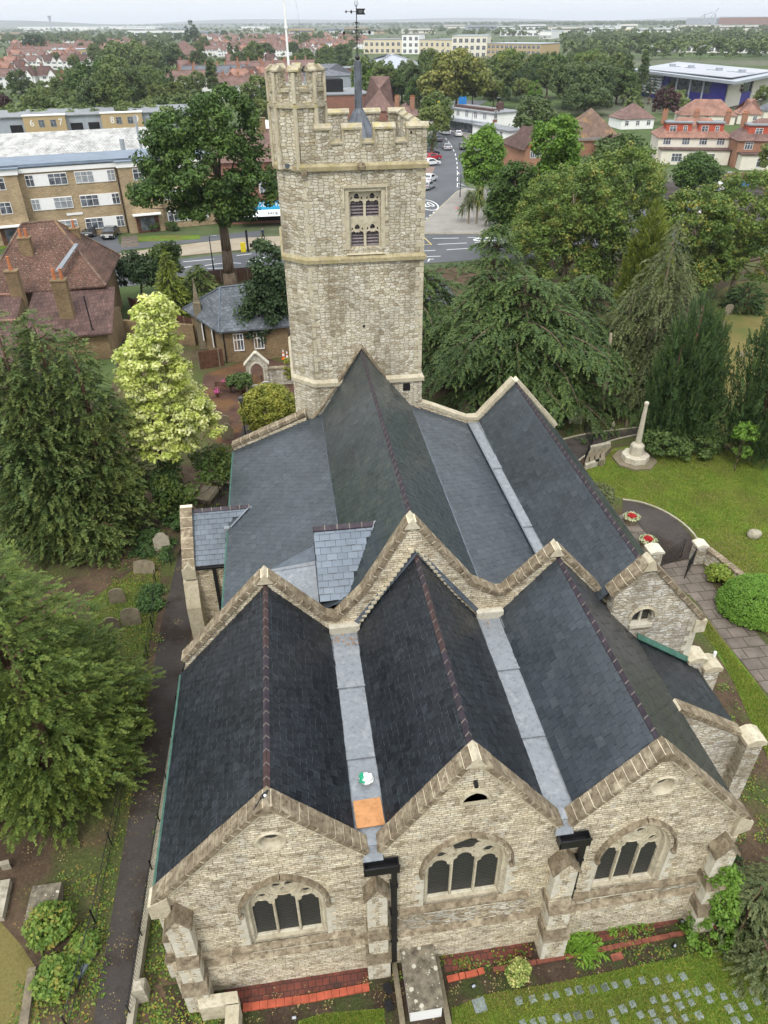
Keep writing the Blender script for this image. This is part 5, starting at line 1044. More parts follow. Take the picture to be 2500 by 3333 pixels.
LF['weep'] = m_leaf('grey_green_weeping_foliage', [(0.036, 0.056, 0.026), (0.055, 0.078, 0.036), (0.082, 0.105, 0.05), (0.12, 0.13, 0.07)], 0.15)
LF['yew'] = m_leaf('irish_yew_foliage', [(0.016, 0.036, 0.016), (0.027, 0.056, 0.023), (0.042, 0.078, 0.029), (0.062, 0.10, 0.037)], 0.1)
LF['lime'] = m_leaf('lime_shrub_leaves', [(0.14, 0.20, 0.03), (0.22, 0.30, 0.045), (0.33, 0.38, 0.07)], 0.3)
LF['golden'] = m_leaf('golden_evergreen_leaves', [(0.09, 0.12, 0.015), (0.17, 0.19, 0.025), (0.27, 0.28, 0.045), (0.38, 0.36, 0.07)], 0.2, big=0.9)
LF['hedge'] = m_leaf('clipped_hedge_leaves', [(0.055, 0.12, 0.018), (0.08, 0.17, 0.025), (0.11, 0.22, 0.035)], 0.2)
LF['purple'] = m_leaf('copper_leaves', [(0.022, 0.01, 0.014), (0.038, 0.018, 0.022), (0.055, 0.03, 0.03)], 0.15)
LF['fern'] = m_leaf('fern_fronds', [(0.14, 0.27, 0.03), (0.2, 0.36, 0.045), (0.27, 0.44, 0.07)], 0.35)
LF['varieg'] = m_leaf('variegated_leaves', [(0.06, 0.14, 0.03), (0.2, 0.3, 0.06), (0.62, 0.60, 0.22), (0.75, 0.7, 0.3)], 0.25)
LF['ivy'] = m_leaf('ivy_leaves', [(0.02, 0.045, 0.018), (0.035, 0.075, 0.025), (0.06, 0.11, 0.035)], 0.15)
LF['weed'] = m_leaf('bramble_leaves', [(0.04, 0.085, 0.02), (0.075, 0.14, 0.03), (0.12, 0.19, 0.04), (0.22, 0.17, 0.05)], 0.3)
LF['sub'] = [m_leaf('suburban_leaves', [(0.05, 0.08, 0.028), (0.072, 0.11, 0.036), (0.10, 0.135, 0.045)], 0.2, big=0.05), m_leaf('deep_suburban_leaves', [(0.034, 0.06, 0.024), (0.05, 0.08, 0.03), (0.068, 0.10, 0.036)], 0.15, big=0.05),
    m_leaf('light_suburban_leaves', [(0.065, 0.09, 0.03), (0.09, 0.125, 0.038), (0.12, 0.155, 0.045)], 0.25, big=0.05)]
# ================================================================= TREES NEAR THE CHURCH
pr = lambda p: (lambda h: p)
_b = G(160, 1150)
conifer('cypress_tree', _b, 15.0, 3.4, LF['cyp1'], 'broad dull green cypress with drooping sprays left of the golden maple', 'cypress', n=10500, L=0.68, seed=3,
  cones=[(1.1, 0.3, 14.5, 2.3), (-0.9, 0.4, 14.6, 2.6), (2.9, -0.1, 13.4, 1.9), (-2.4, 0.2, 13.2, 2.1), (-0.2, -1.2, 10.5, 2.6), (1.6, -1.3, 7.0, 1.8), (2.3, -2.6, 3.4, 1.5)], prof=lambda h: max(0.0, 1 - h ** 3.0) ** 0.62 * (0.75 + 0.25 * min(1, h * 4)), droop=0.45, twigs=26, nb=15, lam=0.24, fan=1.0, lenf=0.34, wid=0.17, upw=0.25)
LF['cyp3'] = m_leaf('rich_green_cypress_foliage', [(0.03, 0.058, 0.018), (0.055, 0.092, 0.024), (0.085, 0.125, 0.03), (0.135, 0.16, 0.045)], 0.18, big=.5)
conifer('cypress_tree', (-11.9, 21.4, 0), 13.2, 3.6, LF['cyp3'], 'yellow-green cypress filling the left edge beside the asphalt path', 'cypress', n=11000, L=0.5, seed=4,
  cones=[(-0.2, 0.6, 12.2, 3.3), (0.6, -0.5, 8.6, 3.2), (-2.2, 1.8, 11.4, 3.3), (1.4, 2.4, 6.0, 2.5)], prof=lambda h: max(0.0, 1 - h ** 2.4) ** 0.6 * (0.8 + 0.2 * min(1, h * 4)), droop=0.25, twigs=10, nb=14, lam=0.2, fan=1.0, lenf=0.34, wid=0.17, upw=0.3)
dec_tree('maple_tree', (-8.9, 41.8, 0), 14.2, [(0.7, 0, 9.4, 2.1, 2.2, 3.0), (1.4, 0, 12.6, 1.1, 1.2, 1.9), (0.9, 0.2, 7.0, 2.7, 2.6, 1.9), (-1.7, -0.8, 6.6, 1.7, 1.7, 1.0), (2.4, 0.3, 6.0, 1.7, 1.8, 1.6), (-2.2, -1.5, 3.6, 1.2, 1.2, 0.9), (0.6, -0.6, 5.2, 1.9, 1.9, 1.0), (-2.9, -.6, 6.2, .8, .9, .5)],
   LF['gold'], 'cream and lime variegated maple, palest tree in the churchyard', 'maple', K_=640, nl=75, rc=0.46, size=0.12, seed=5, tr=0.22, flat=0.6, up=0.7, shell=0.6)
dec_tree('shrubby_tree', (-7.6, 41.0, 0), 4.6, [(0.5, 0, 2.6, 2.6, 2.2, 1.6), (2.3, 0.8, 3.0, 1.4, 1.4, 1.2), (-1.8, -0.5, 2.2, 1.8, 1.6, 1.4)], LF['under'], 'dark green undergrowth tree beneath the variegated maple', 'tree', K_=90, nl=80, rc=0.6, size=0.12, seed=6, tr=0.12)
dec_tree('oak_tree', (-6.4, 88.0, 0), 21.5, [(-3.8, 0, 16.6, 3.4, 4.2, 3.0), (1.4, 0, 18.0, 3.8, 4.2, 3.6), (-1.0, 0, 13.8, 7.2, 6.0, 3.8), (-5.0, -0.5, 12.2, 4.4, 4.6, 2.6), (3.6, 0, 11.4, 3.6, 4.0, 2.4), (-0.5, -1, 10.2, 4.5, 4.2, 1.9), (2.2, 0, 8.9, 2.6, 2.6, 1.3)],
   LF['oak'], 'tall mature oak with a bare straight trunk left of the tower', 'oak', K_=400, nl=110, rc=1.0, size=0.21, seed=7, tr=0.78, trunk_h=0.72, lo=-0.5, nlimb=30, kmin=4)
dec_tree('holly_tree', (-1.9, 68.7, 0), 11.2, [(0, 0, 4.2, 2.3, 2.3, 3.0), (0.5, 0, 8.2, 1.4, 1.5, 2.6), (-1.0, 0, 3.0, 2.0, 2.0, 2.2), (0.9, 0, 5.5, 1.6, 1.6, 2.2)], LF['dark'], 'dark evergreen tree pressed against the left side of the tower', 'tree', K_=150, nl=90, rc=0.8, size=0.17, seed=8, tr=0.25)
conifer('spruce_tree', (-12.1, 79.5, 0), 7.6, 1.9, LF['cyp2'], 'pointed yellow-green spruce between the red roofed house and lodge', 'spruce', n=900, L=1.2, seed=9, tr=0.15, droop=0.35, prof=lambda h: (1 - h) ** 0.9)
conifer('spruce_tree', (-9.4, 81.5, 0), 5.4, 2.6, LF['cyp1'], 'low spreading conifer just right of the pointed spruce', 'conifer', n=900, L=1.2, seed=10, tr=0.15, droop=0.3, prof=lambda h: (1 - h) ** 0.6)
dec_tree('garden_tree', (-16.6, 87.2, 0), 5.6, [(0, 0, 3.2, 2.6, 2.4, 2.2)], LF['dark'], 'dark round bush-like tree beside the red roofed house', 'tree', K_=70, nl=80, rc=0.8, size=0.18, seed=11, tr=0.15)
dec_tree('garden_tree', (-13.8, 90.2, 0), 5.6, [(0, 0, 3.4, 1.9, 1.9, 2.2)], LF['under'], 'narrow dark garden tree behind the pointed spruce', 'tree', K_=55, nl=80, rc=0.8, size=0.18, seed=12, tr=0.15)
dec_tree('golden_bush', (-2.0, 51.9, 0), 4.2, [(0, 0, 1.7, 2.05, 1.95, 2.05)], LF['golden'], 'round golden green clipped evergreen bush at the foot of the tower', 'bush', K_=300, nl=70, rc=0.42, size=0.11, seed=13, tr=0.12, up=0.8, lo=-0.3, shell=0.9)
dec_tree('ivy_stump', (-8.5, 40.4, 0), 4.4, [(0, 0, 1.8, 0.7, 0.7, 2.0), (0.5, -0.4, 0.5, 1.2, 0.9, 0.6)], LF['ivy'], 'ivy covered stump under the pale maple', 'stump', K_=90, nl=70, rc=0.35, size=0.10, seed=14, tr=0.25)
dec_tree('shrub', (-5.1, 45.8, 0), 1.6, [(0, 0, 0.8, 0.8, 0.8, 0.75)], LF['under'], 'dark green shrub by railings near headstones', 'shrub', K_=40, nl=60, rc=0.35, size=0.10, seed=15, tr=0.05)
dec_tree('shrub', (-7.3, 39.0, 0), 1.0, [(0, 0, 0.4, 1.2, 0.6, 0.45)], LF['ivy'], 'low ivy mound against the path railings', 'shrub', K_=40, nl=60, rc=0.3, size=0.09, seed=115, tr=0.05)
# --- cedar: tiered boughs that droop at their tips
def cedar(name, base, height, label, seed=20, nbr=46, Lmax=9.4, mat=None, cat='cedar', step=0.45, skew=None):
 rg = np.random.default_rng(seed); t = empty(name, base, 0, label, cat); b = Vector(base); mb = MB(); mb.path([b, b + Vector((0, 0, height * .5)), b + Vector((0.1, 0, height * .93))], [0.5, 0.28, 0.03], 9)
 P0, D, L = [], [], []
 for i in range(nbr):
  h = (i + rg.random()) / nbr; a = i * 2.399 + rg.normal() * 0.3; z = height * (0.14 + 0.80 * (0.35 * h + 0.65 * (int(h * 9) + .5) / 9)); Lb = Lmax * min(1.0, ((1 - h) * 1.7) ** 0.8 + .06) * rg.uniform(0.55, 1.1)
  if skew: Lb *= skew(a)
  d = Vector((math.cos(a), math.sin(a), 0)); rise = rg.uniform(0.04, 0.20); drop = rg.uniform(.18, .42); pts = []; n = max(4, int(Lb / step)); cv = rg.normal() * .5
  for k in range(n + 1):
   s = k / n; pts.append(b + d * (Lb * s * (1 - .06 * s)) + Vector((0, 0, z + Lb * (rise * s - drop * s ** 3.2))) + Vector((-d.y, d.x, 0)) * (cv * s * s * Lb * .25))
  mb.path(pts, [0.11 * (1 - .8 * k / n) * (0.4 + Lb / Lmax) for k in range(n + 1)], 5)
  for k in range(1, n + 1):
   s = k / n; tg = (pts[k] - pts[k - 1]).normalized(); sd = Vector((-tg.y, tg.x, 0)).normalized(); bl = Lb * .40 * (1.0 - s * 0.75) * min(1, 0.2 + s * 2.4) * rg.uniform(.6, 1.15)
   for sg in (-1, 1):
    dd = (tg * rg.uniform(.6, 1.1) + sd * sg * 0.9 + Vector((0, 0, rg.uniform(-.12, .12)))).normalized(); m = max(2, int(bl / .42)); q = Vector(pts[k])
    for j in range(m):
     d2 = (dd + Vector((0, 0, -0.55 * (j / m) ** 1.5))).normalized(); q = q + d2 * (bl / m); P0.append(q); D.append(d2); L.append(.62)
     if j % 2 == 0: s3 = Vector((-d2.y, d2.x, -.35)); P0.append(q); D.append((d2 * .4 + s3 * (1 if (j // 2) % 2 else -1)).normalized()); L.append(.55)
   P0.append(pts[k]); D.append(tg); L.append(0.6)
 P0, D, L = np.array(P0), np.array(D), np.array(L); V, F4, r = sprays(P0 + rg.normal(size=P0.shape) * 0.04, D + rg.normal(size=D.shape) * 0.12, L, rg, 11, 0.19, 0.35, 0.9, 0.46)
 npmesh('crown', V, F4, r, mat or LF['cedar'], t); mb.build('trunk', M['bark'], t, True); return t
cedar('cedar_tree', (18.6, 54.4, 0), 11.4, 'wide dark cedar with layered drooping boughs right of the tower', 20, 96, 10.2, skew=lambda a: 0.88 if math.cos(a) < -0.1 else 1.0)
cedar('cedar_tree', (17.0, 57.6, 0), 14.9, 'cedar with a slim upright leader rising behind the layered boughs', 22, 70, 4.6)
cedar('cedar_tree', (11.8, 64.0, 0), 9.6, 'cedar right behind the tower edge reaching the road', 24, 60, 7.0)
cedar('cedar_tree', (25.0, 57.5, 0), 10.2, 'flat topped cedar between the layered boughs and the weeping conifer', 26, 48, 5.6)
mb = MB()
t_ = empty('pine_trunk', (25.1, 50.9, 0), 0, 'bare straight trunk standing under the cedar boughs', 'tree trunk'); mb.path([(25.1, 50.9, 0), (25.0, 50.8, 3), (24.6, 50.6, 7)], [0.26, 0.2, 0.1], 9); mb.build('trunk', M['barkg'], t_, True)
# --- right-hand trees
conifer('golden_cypress', (37.0, 71.0, 0), 12.2, 2.1, LF['cyp2'], 'narrow golden green cypress column among the olive trees', 'cypress', n=2000, L=0.95, seed=30, prof=lambda h: max(0.0, 1 - h ** 2.2) ** 0.7, droop=-0.1, upw=0.9, out=0.6, tr=0.2)
for (b, h, env, lab, sd) in (((35.6, 97.5, 0), 17.5, [(0, 0, 14.2, 2.9, 2.9, 3.0), (-0.3, 0, 9.8, 2.3, 2.4, 2.8), (-0.6, 0, 5.5, 2.6, 2.6, 3.0), (1.2, 0, 12.0, 2.0, 2.0, 1.8)], 'tallest ivy clad tree column with a rounded bright top', 31),
        ((31.6, 100.5, 0), 12.5, [(0, 0, 8.0, 3.1, 3.0, 3.4), (0.2, 0, 4.0, 2.8, 2.8, 3.2), (-0.6, 0, 6.0, 2.8, 2.6, 2.6)], 'lower ivy clad tree column beside the statue garden', 32)):
 dec_tree('ivy_tree', b, h, env, LF['oak'] if sd == 32 else LF['bright'], lab, 'tree', K_=210, nl=95, rc=0.9, size=0.22, seed=sd, tr=0.4)
dec_tree('street_tree', (36.4, 134.5, 0), 12.4, [(0, 0, 7.0, 3.7, 3.6, 4.3), (0, 0, 4.6, 3.5, 3.4, 2.0), (0, 0, 10.4, 1.7, 1.7, 1.7)], LF['bright'], 'bright green street tree on the corner by the high street', 'tree', K_=190, nl=85, rc=1.0, size=0.27, seed=33, tr=0.25)
OL = [((31.5, 79.0, 0), 15.5, [(0, 0, 10.5, 4.6, 4.2, 4.2), (-2.6, 0, 7.2, 3.8, 3.6, 3.2), (2.8, 0, 8.0, 3.8, 3.4, 3.6), (0, -1, 3.6, 4.8, 3.4, 3.0)], 'olive toned tree with orange leaf tips behind the cedar'),
  ((38.6, 82.5, 0), 16.5, [(0, 0, 11.5, 4.8, 4.4, 4.2), (2.6, 0, 7.5, 3.8, 3.6, 3.6), (-2.2, 0, 6.5, 3.4, 3.4, 3.0), (0, -2, 3.6, 4.8, 3.4, 3.0)], 'highest olive tree with orange tips, left of the cypress column'),
  ((44.6, 76.5, 0), 13.0, [(0, 0, 8.8, 4.2, 4.0, 3.6), (2.0, 0, 5.0, 3.2, 3.2, 3.0), (-1, -1, 3.4, 4.2, 3.4, 3.0)], 'orange tinged tree right of the golden cypress column'),
  ((34.0, 92.0, 0), 12.0, [(0, 0, 7.5, 4.0, 3.8, 4.0), (-2.0, 0, 4.5, 3.2, 3.2, 3.0)], 'shaded olive tree at the foot of the ivy columns')]
for i, (b, h, env, lab) in enumerate(OL): dec_tree('autumn_tree', b, h, env, LF['olive'], lab, 'tree', K_=480, nl=70, rc=0.7, size=0.155, seed=40 + i, tr=0.3, bark='barkg', nlimb=34)
dec_tree('ash_tree', (51.0, 112, 0), 13.2, [(0, 0, 8.9, 4.6, 4.4, 4.0), (-3.6, 0, 6.2, 3.8, 3.8, 3.4), (3.8, 0, 5.6, 3.2, 3.4, 3.2)], LF['mid'], 'large mid green tree in front of the cream terrace', 'tree', K_=260, nl=80, rc=1.2, size=0.27, seed=50, tr=0.35)
dec_tree('ash_tree', G(1492, 440), 8.0, [(0, 0, 4.6, 3.4, 3.2, 3.2)], LF['oak'], 'dark rounded tree at the car park wall', 'tree', K_=160, nl=80, rc=1.1, size=0.25, seed=51, tr=0.3)
dec_tree('robinia_tree', (52.0, 78, 0), 14.5, [(0, 0, 9.8, 5.4, 4.8, 3.8), (3.6, 0, 7.0, 4.4, 4.4, 4.2), (-2.6, 0, 6.0, 3.6, 3.6, 3.0), (0, -1, 4.2, 4.6, 3.6, 3.0)], LF['olive'], 'tall feathery olive tree at the right edge', 'tree', K_=480, nl=70, rc=0.7, size=0.155, seed=52, tr=0.35, bark='barkg', nlimb=30)
conifer('weeping_conifer', (29.3, 52.6, 0), 14.8, 3.4, LF['weep'], 'tall grey-green weeping conifer behind the dark yew', 'conifer', n=5600, L=0.85, seed=53, fan=.8, wid=.11, droop=0.9, twigs=34, bark='barkg', nb=15, prof=lambda h: (1 - h) ** 0.62, cones=[(0, 0, 14.6, 3.3), (-2.2, 0.5, 10.2, 2.9), (1.9, 1, 12, 2.8), (-.8, -1, 7.5, 2.6)], lam=.3)
conifer('irish_yew', (28.7, 45.2, 0), 11.2, 3.1, LF['yew'], 'dense dark green upright yew behind the war memorial', 'yew', n=3600, L=0.8, seed=54, prof=lambda h: max(0.0, 1 - h ** 3.0) ** 0.55 * (0.7 + 0.3 * min(1, h * 3)), droop=-0.35, upw=1.3, out=0.5, nb=13, lam=0.22, lumps=9, z0=0.08, cones=[(-0.3, 0, 11.2, 2.0), (0.9, 0.5, 10.2, 1.6), (-1.4, -0.3, 8.6, 1.5), (0.3, -0.9, 8.0, 1.7)])
conifer('irish_yew', (34.0, 42.6, 0), 12.2, 3.3, LF['yew'], 'dense dark green upright yew cut by the right edge', 'yew', n=3200, L=0.8, seed=55, prof=lambda h: max(0.0, 1 - h ** 3.0) ** 0.55 * (0.7 + 0.3 * min(1, h * 3)), droop=-0.35, upw=1.3, out=0.5, nb=13, lam=0.22, lumps=9, z0=0.06, cones=[(-0.6, 0, 11.6, 2.4), (1.6, 0.6, 12.2, 2.4), (0.2, -1.4, 9.4, 2.3)])
conifer('dome_yew', G(1605, 668), 3.0, 2.0, LF['yew'], 'small domed yew in the dry grass graveyard', 'yew', n=500, L=0.8, seed=56, prof=lambda h: max(0.0, 1 - h ** 2.0) ** 0.55, droop=0.1, tr=0.1)
dec_tree('laurel_shrub', (26.6, 43.6, 0), 2.6, [(0, 0, 1.1, 1.6, 1.3, 1.1), (2.2, -0.6, 0.9, 1.6, 1.2, 0.9), (3.6, 0.1, 0.9, 1.3, 1.1, 0.9)], LF['mid'], 'leafy green shrubs spreading at the foot of the dark yew', 'shrub', K_=120, nl=70, rc=0.42, size=0.13, seed=57, tr=0.06)
dec_tree('lime_shrub', (31.0, 40.6, 0), 4.2, [(0, 0, 3.0, 0.7, 0.6, 0.8), (0.2, 0, 1.6, 0.5, 0.5, 0.4)], LF['bright'], 'bright green sapling against the right-hand yew', 'sapling', K_=34, nl=60, rc=0.35, size=0.11, seed=58, tr=0.04)
dec_tree('grey_shrub', (18.9, 36.4, 0), 2.4, [(0, 0, 1.2, 0.9, 1.1, 1.25)], m_leaf('grey_shrub_leaves', [(0.05, 0.07, 0.035), (0.08, 0.10, 0.05), (0.11, 0.13, 0.07)], 0.2), 'grey-green shrub beside the nave roof edge', 'shrub', K_=90, nl=70, rc=0.3, size=0.09, seed=59, tr=0.06)
dec_tree('lime_shrub', (23.6, 29.2, 0), 1.2, [(0, 0, 0.5, 0.85, 0.7, 0.55)], LF['lime'], 'lime yellow shrub under the churchyard wall', 'shrub', K_=50, nl=60, rc=0.28, size=0.09, seed=60, tr=0.04)
dec_tree('box_mound', (24.3, 26.6, 0), 1.9, [(0, 0, 0.45, 2.1, 1.75, 1.35)], LF['hedge'], 'large clipped bright green mound beside the flagstone path', 'hedge', K_=1000, nl=60, rc=0.24, size=0.055, seed=61, tr=0.08, lo=-0.2, shell=0.97, up=0.9)
# --- bottom corners
conifer('juniper', (13.9, 10.6, 0), 3.2, 1.5, LF['weep'], 'straggly olive juniper at the bottom right church corner', 'juniper', n=1500, L=0.42, seed=62, cones=[(0.3, 0.4, 3.0, 1.2), (1.3, -0.4, 2.6, 1.2), (0.2, -1.0, 1.8, 1.0), (1.4, 0.9, 3.2, 1.0)], prof=lambda h: (1 - h) ** 0.5, droop=0.5, twigs=16, tr=0.05)
dec_tree('ivy_patch', (12.9, 11.3, 0), 4.2, [(0.1, 0.1, 2.9, 0.45, 0.3, 0.9), (0.3, -0.1, 1.5, 0.6, 0.5, 1.0), (0.0, -0.4, 0.5, 1.1, 0.6, 0.5)], LF['bright'], 'bright ivy climbing the right corner buttress', 'ivy', K_=90, nl=60, rc=0.26, size=0.07, seed=63, tr=0.04)
for (x, y, s, sd, lab) in ((-10.2, 14.4, 1.0, 64, 'bramble and sycamore seedlings beside the chest tomb'), (-9.6, 12.6, 0.85, 65, 'weedy green clump at the bottom left path edge'), (-8.95, 13.6, 0.5, 66, 'small weedy seedlings at the path edge')):
 dec_tree('sapling_clump', (x, y, 0), 1.2 * s, [(0, 0, 0.6 * s, 0.75 * s, 0.7 * s, 0.55 * s)], LF['weed'], lab, 'shrub', K_=70, nl=34, rc=0.26, size=0.085, seed=sd, tr=0.03, up=1.0)
dec_tree('variegated_shrub', (5.85, 10.55, 0), 1.1, [(0, 0, 0.55, 0.36, 0.32, 0.5)], LF['varieg'], 'little yellow variegated shrub in the east flower bed', 'shrub', K_=60, nl=50, rc=0.16, size=0.045, seed=67, tr=0.03)
# ferns by the right bay
def fern(x, y, s, seed, label):
 rg = np.random.default_rng(seed); n = 16; P0, D, L = [], [], []
 for i in range(n):
  a = i * 6.283 / n + rg.normal() * 0.2; P0.append((x, y, 0.05)); D.append((math.cos(a), math.sin(a), 0.75)); L.append(s * rg.uniform(0.7, 1.1))
 V, F4, r = sprays(np.array(P0), np.array(D), np.array(L), rg, 26, 0.07, 0.85, 1.1, 0.34)
 return tag(npmesh('fern', V, F4, r, LF['fern']), label, 'fern', 'lime green ferns in the east bed')
FL = ['fern nearest the pale base of the right-hand buttress', 'fern just right of the one at the buttress', 'tall fern spilling over the brick edging', 'fern low against the plinth under the right window', 'fern in front of the right window sill', 'last bushy fern of the row, furthest from the buttress', 'single fern set apart near the leaning headstones', 'fern half hidden behind the bushy one']
for i, (u, v) in enumerate(((1232, 2040), (1250, 2005), (1262, 2048), (1285, 1985), (1320, 1985), (1350, 1968), (1395, 1955), (1375, 1975))):
 q = G(u, v); fern(q[0], q[1], 0.78 + 0.16 * ((i * 7) % 3), 200 + i, FL[i])
# loose ground cover
def scatter(name, regions, mat, size, seed, hz=0.08):
 rg = np.random.default_rng(seed); P = []
 for (x0, x1, y0_, y1_, n) in regions:
  k = max(4, n // 26); c = np.stack([rg.uniform(x0, x1, k), rg.uniform(y0_, y1_, k)], 1); q = c[rg.integers(0, k, n)] + rg.normal(size=(n, 2)) * 0.16; P.append(np.column_stack([q, rg.uniform(0.02, hz, n)]))
 P = np.vstack(P); N_ = unit(np.array([0, 0, 1.0]) + rg.normal(size=P.shape) * 0.45); V, F4 = leaf_arrays(P, N_, size * rg.uniform(0.5, 1.3, len(P)), rg)
 o = npmesh(name, V, F4, rg.random(len(P)), mat); o['kind'] = 'stuff'; return o
scatter('ground_weeds', [(-6.9, -5.5, 9.5, 20, 2600), (-6.6, -4.2, 9.6, 11.4, 1500), (-10.8, -8.4, 10.5, 16.5, 2200), (-8.9, -8.2, 10, 30, 900), (1.8, 6.6, 10.9, 12, 420), (8, 13, 10.4, 11.9, 900), (13.4, 16.5, 11, 20, 2600), (16.8, 20.0, 14, 22, 1500), (-11.5, -8.6, 27, 40, 1800), (-7, -4.5, 36, 50, 1400), (-6.6, -5.5, 22, 28, 400)], LF['weed'], 0.055, 70)
scatter('ground_ivy', [(-9.6, -8.4, 31.5, 33.5, 1500), (-10.8, -9.4, 36.5, 39.5, 1600), (-8.9, -8.3, 35.8, 38, 600), (14, 30, 88, 96, 2600), (16, 23, 46, 52, 900), (13.2, 15.5, 12, 16, 1500), (-8, 8, 90, 95, 1600)], LF['ivy'], 0.09, 71, 0.25)
scatter('fallen_leaves', [(-12, -8.4, 17, 40, 900), (-8.2, -7, 8, 38, 240), (-4, 12, 10.2, 11.3, 500), (14, 30, 45, 52, 500), (-5, -1, 10.2, 11.2, 300)], m_leaf('fallen_leaf_scatter', [(0.22, 0.14, 0.06), (0.32, 0.24, 0.1), (0.4, 0.34, 0.16)], 0.1), 0.03, 72, 0.04)
def grass(name, poly, n, mat, size, seed):
 rg = np.random.default_rng(seed); A = np.array(poly); lo, hi = A.min(0), A.max(0); P = []; tot = 0
 while tot < n:
  q = rg.uniform(lo, hi, (n, 2)); ins = np.zeros(n, bool); j = len(A) - 1
  for i in range(len(A)):
   xi, yi, xj, yj = *A[i], *A[j]; ins ^= ((yi > q[:, 1]) != (yj > q[:, 1])) & (q[:, 0] < (xj - xi) * (q[:, 1] - yi) / (yj - yi + 1e-12) + xi); j = i
  P.append(q[ins]); tot += ins.sum()
 q = np.vstack(P)[:n]; a = rg.random(n) * 6.28; h = size * rg.uniform(.4, 1.2, n); s = np.stack([np.cos(a), np.sin(a), 0 * a], 1) * (size * .28)
 B = np.column_stack([q, np.full(n, .008)]); T_ = B + np.column_stack([rg.normal(size=(n, 2)) * size * .5, h]); V = np.stack([B - s, B + s, T_ + s * .3, T_ - s * .3], 1).reshape(-1, 3)
 o = npmesh(name, V, np.arange(len(V)).reshape(-1, 4), rg.random(n), mat); o['kind'] = 'stuff'; return o
GB = m_leaf('grass_blades', [(0.06, 0.105, 0.016), (0.10, 0.17, 0.026), (0.15, 0.22, 0.038), (0.24, 0.21, 0.07)], .3, big=.5)
grass('grass_blades', gp((985, 2260), (975, 2180), (1040, 2150), (1190, 2125), (1480, 2065), (1640, 2010), (1750, 2000), (1800, 2260)), 60000, GB, .05, 90)
grass('grass_blades', smooth(gp((1245, 1030), (1290, 990), (1345, 965), (1500, 965), (1659, 985), (1720, 1400), (1659, 1385), (1545, 1240), (1500, 1165), (1450, 1110), (1400, 1088), (1335, 1075)), 1), 90000, GB, .07, 91)
grass('grass_blades', gp((1462, 1275), (1500, 1305), (1565, 1390), (1659, 1510), (1659, 1640), (1560, 1420), (1480, 1320)), 14000, GB, .06, 92)
grass('grass_blades', gp((640, 2230), (650, 2205), (700, 2190), (828, 2180), (834, 2230)), 6000, GB, .045, 93)
grass('grass_blades', gp((190, 1300), (320, 1210), (350, 1200), (340, 1330), (300, 1480), (215, 1400)), 9000, GB, .07, 94)
# ================================================================= BUILDINGS
M['br_yel'] = m_brick('yellow_stock_brick', srgb(166, 148, 120), srgb(144, 124, 98), srgb(160, 145, 115), 0.45, 0.15, 0.012, 0.2)
M['br_brown'] = m_brick('london_stock_brick', srgb(138, 118, 90), srgb(112, 94, 72), srgb(120, 105, 80), 0.23, 0.09, 0.012, 0.25)
M['br_red'] = m_brick('red_brick', srgb(140, 96, 84), srgb(120, 80, 70), srgb(150, 125, 105), 0.3, 0.12, 0.01, 0.15)
M['br_org'] = m_brick('orange_brick', srgb(158, 116, 94), srgb(138, 98, 80), srgb(165, 135, 110), 0.3, 0.12, 0.01, 0.15)
M['t_red'] = m_tile('old_red_roof_tiles', [srgb(106, 78, 66), srgb(84, 65, 56)], 0.2, None, 0.85, srgb(165, 150, 135), 0.2)
M['t_brown'] = m_tile('brown_pantiles', [srgb(96, 74, 68), srgb(78, 60, 56)], 0.34, None, 0.8, None, 0.3)
M['t_org'] = m_tile('orange_roof_tiles', [srgb(152, 114, 98), srgb(132, 100, 88)], 0.3)
M['t_rb'] = m_tile('red_brown_roof_tiles', [srgb(124, 98, 90), srgb(104, 82, 76)], 0.3)
M['t_grey'] = m_tile('grey_roof_slates', [srgb(104, 106, 112), srgb(84, 86, 92)], 0.3, None, 0.6)
M['t_lodge'] = m_tile('lodge_roof_slates', [srgb(96, 101, 106), srgb(74, 79, 84)], 0.26, None, 0.5, None, 0.36)
M['t_moss'] = m_tile('mossy_roof_tiles', [srgb(120, 98, 84), srgb(100, 82, 72)], 0.3, srgb(170, 130, 50))
M['render'] = m_plain('pale_render', (0.70, 0.66, 0.56), 0.8, 0.08, 1)
M['wrender'] = m_plain('white_render', (0.78, 0.78, 0.76), 0.8, 0.06, 1)
M['felt_r'] = m_plain('grey_felt_roof', (0.20, 0.21, 0.22), 0.7, 0.25, 0.5)
M['felt_b'] = m_plain('blue_grey_felt_roof', (0.16, 0.20, 0.25), 0.6, 0.2, 0.5)
M['metal'] = m_plain('grey_metal_cladding', (0.32, 0.35, 0.39), 0.5, 0.1, 1)
M['purple'] = m_plain('deep_blue_cladding', (0.04, 0.032, 0.30), 0.5, 0.15, 0.5)
M['alu'] = m_plain('pale_aluminium', (0.30, 0.325, 0.36), 0.4, 0.08, 1, 0.5)
M['terr'] = m_plain('terracotta_pot', (0.42, 0.15, 0.06), 0.7, 0.25, 5)
M['redtile_h'] = m_plain('red_hung_tiles', srgb(178, 86, 66), 0.8, 0.2, 3)
M['pane'] = m_glass('house_window_pane', (0.05, 0.055, 0.065), 0.2)
M['curtain'] = m_plain('pane_with_net_curtain', (0.30, 0.32, 0.34), 0.4, 0.4, 1.5)
M['bluesign'] = m_plain('cyan_shop_fascia', (0.03, 0.32, 0.55), 0.5, 0.1)
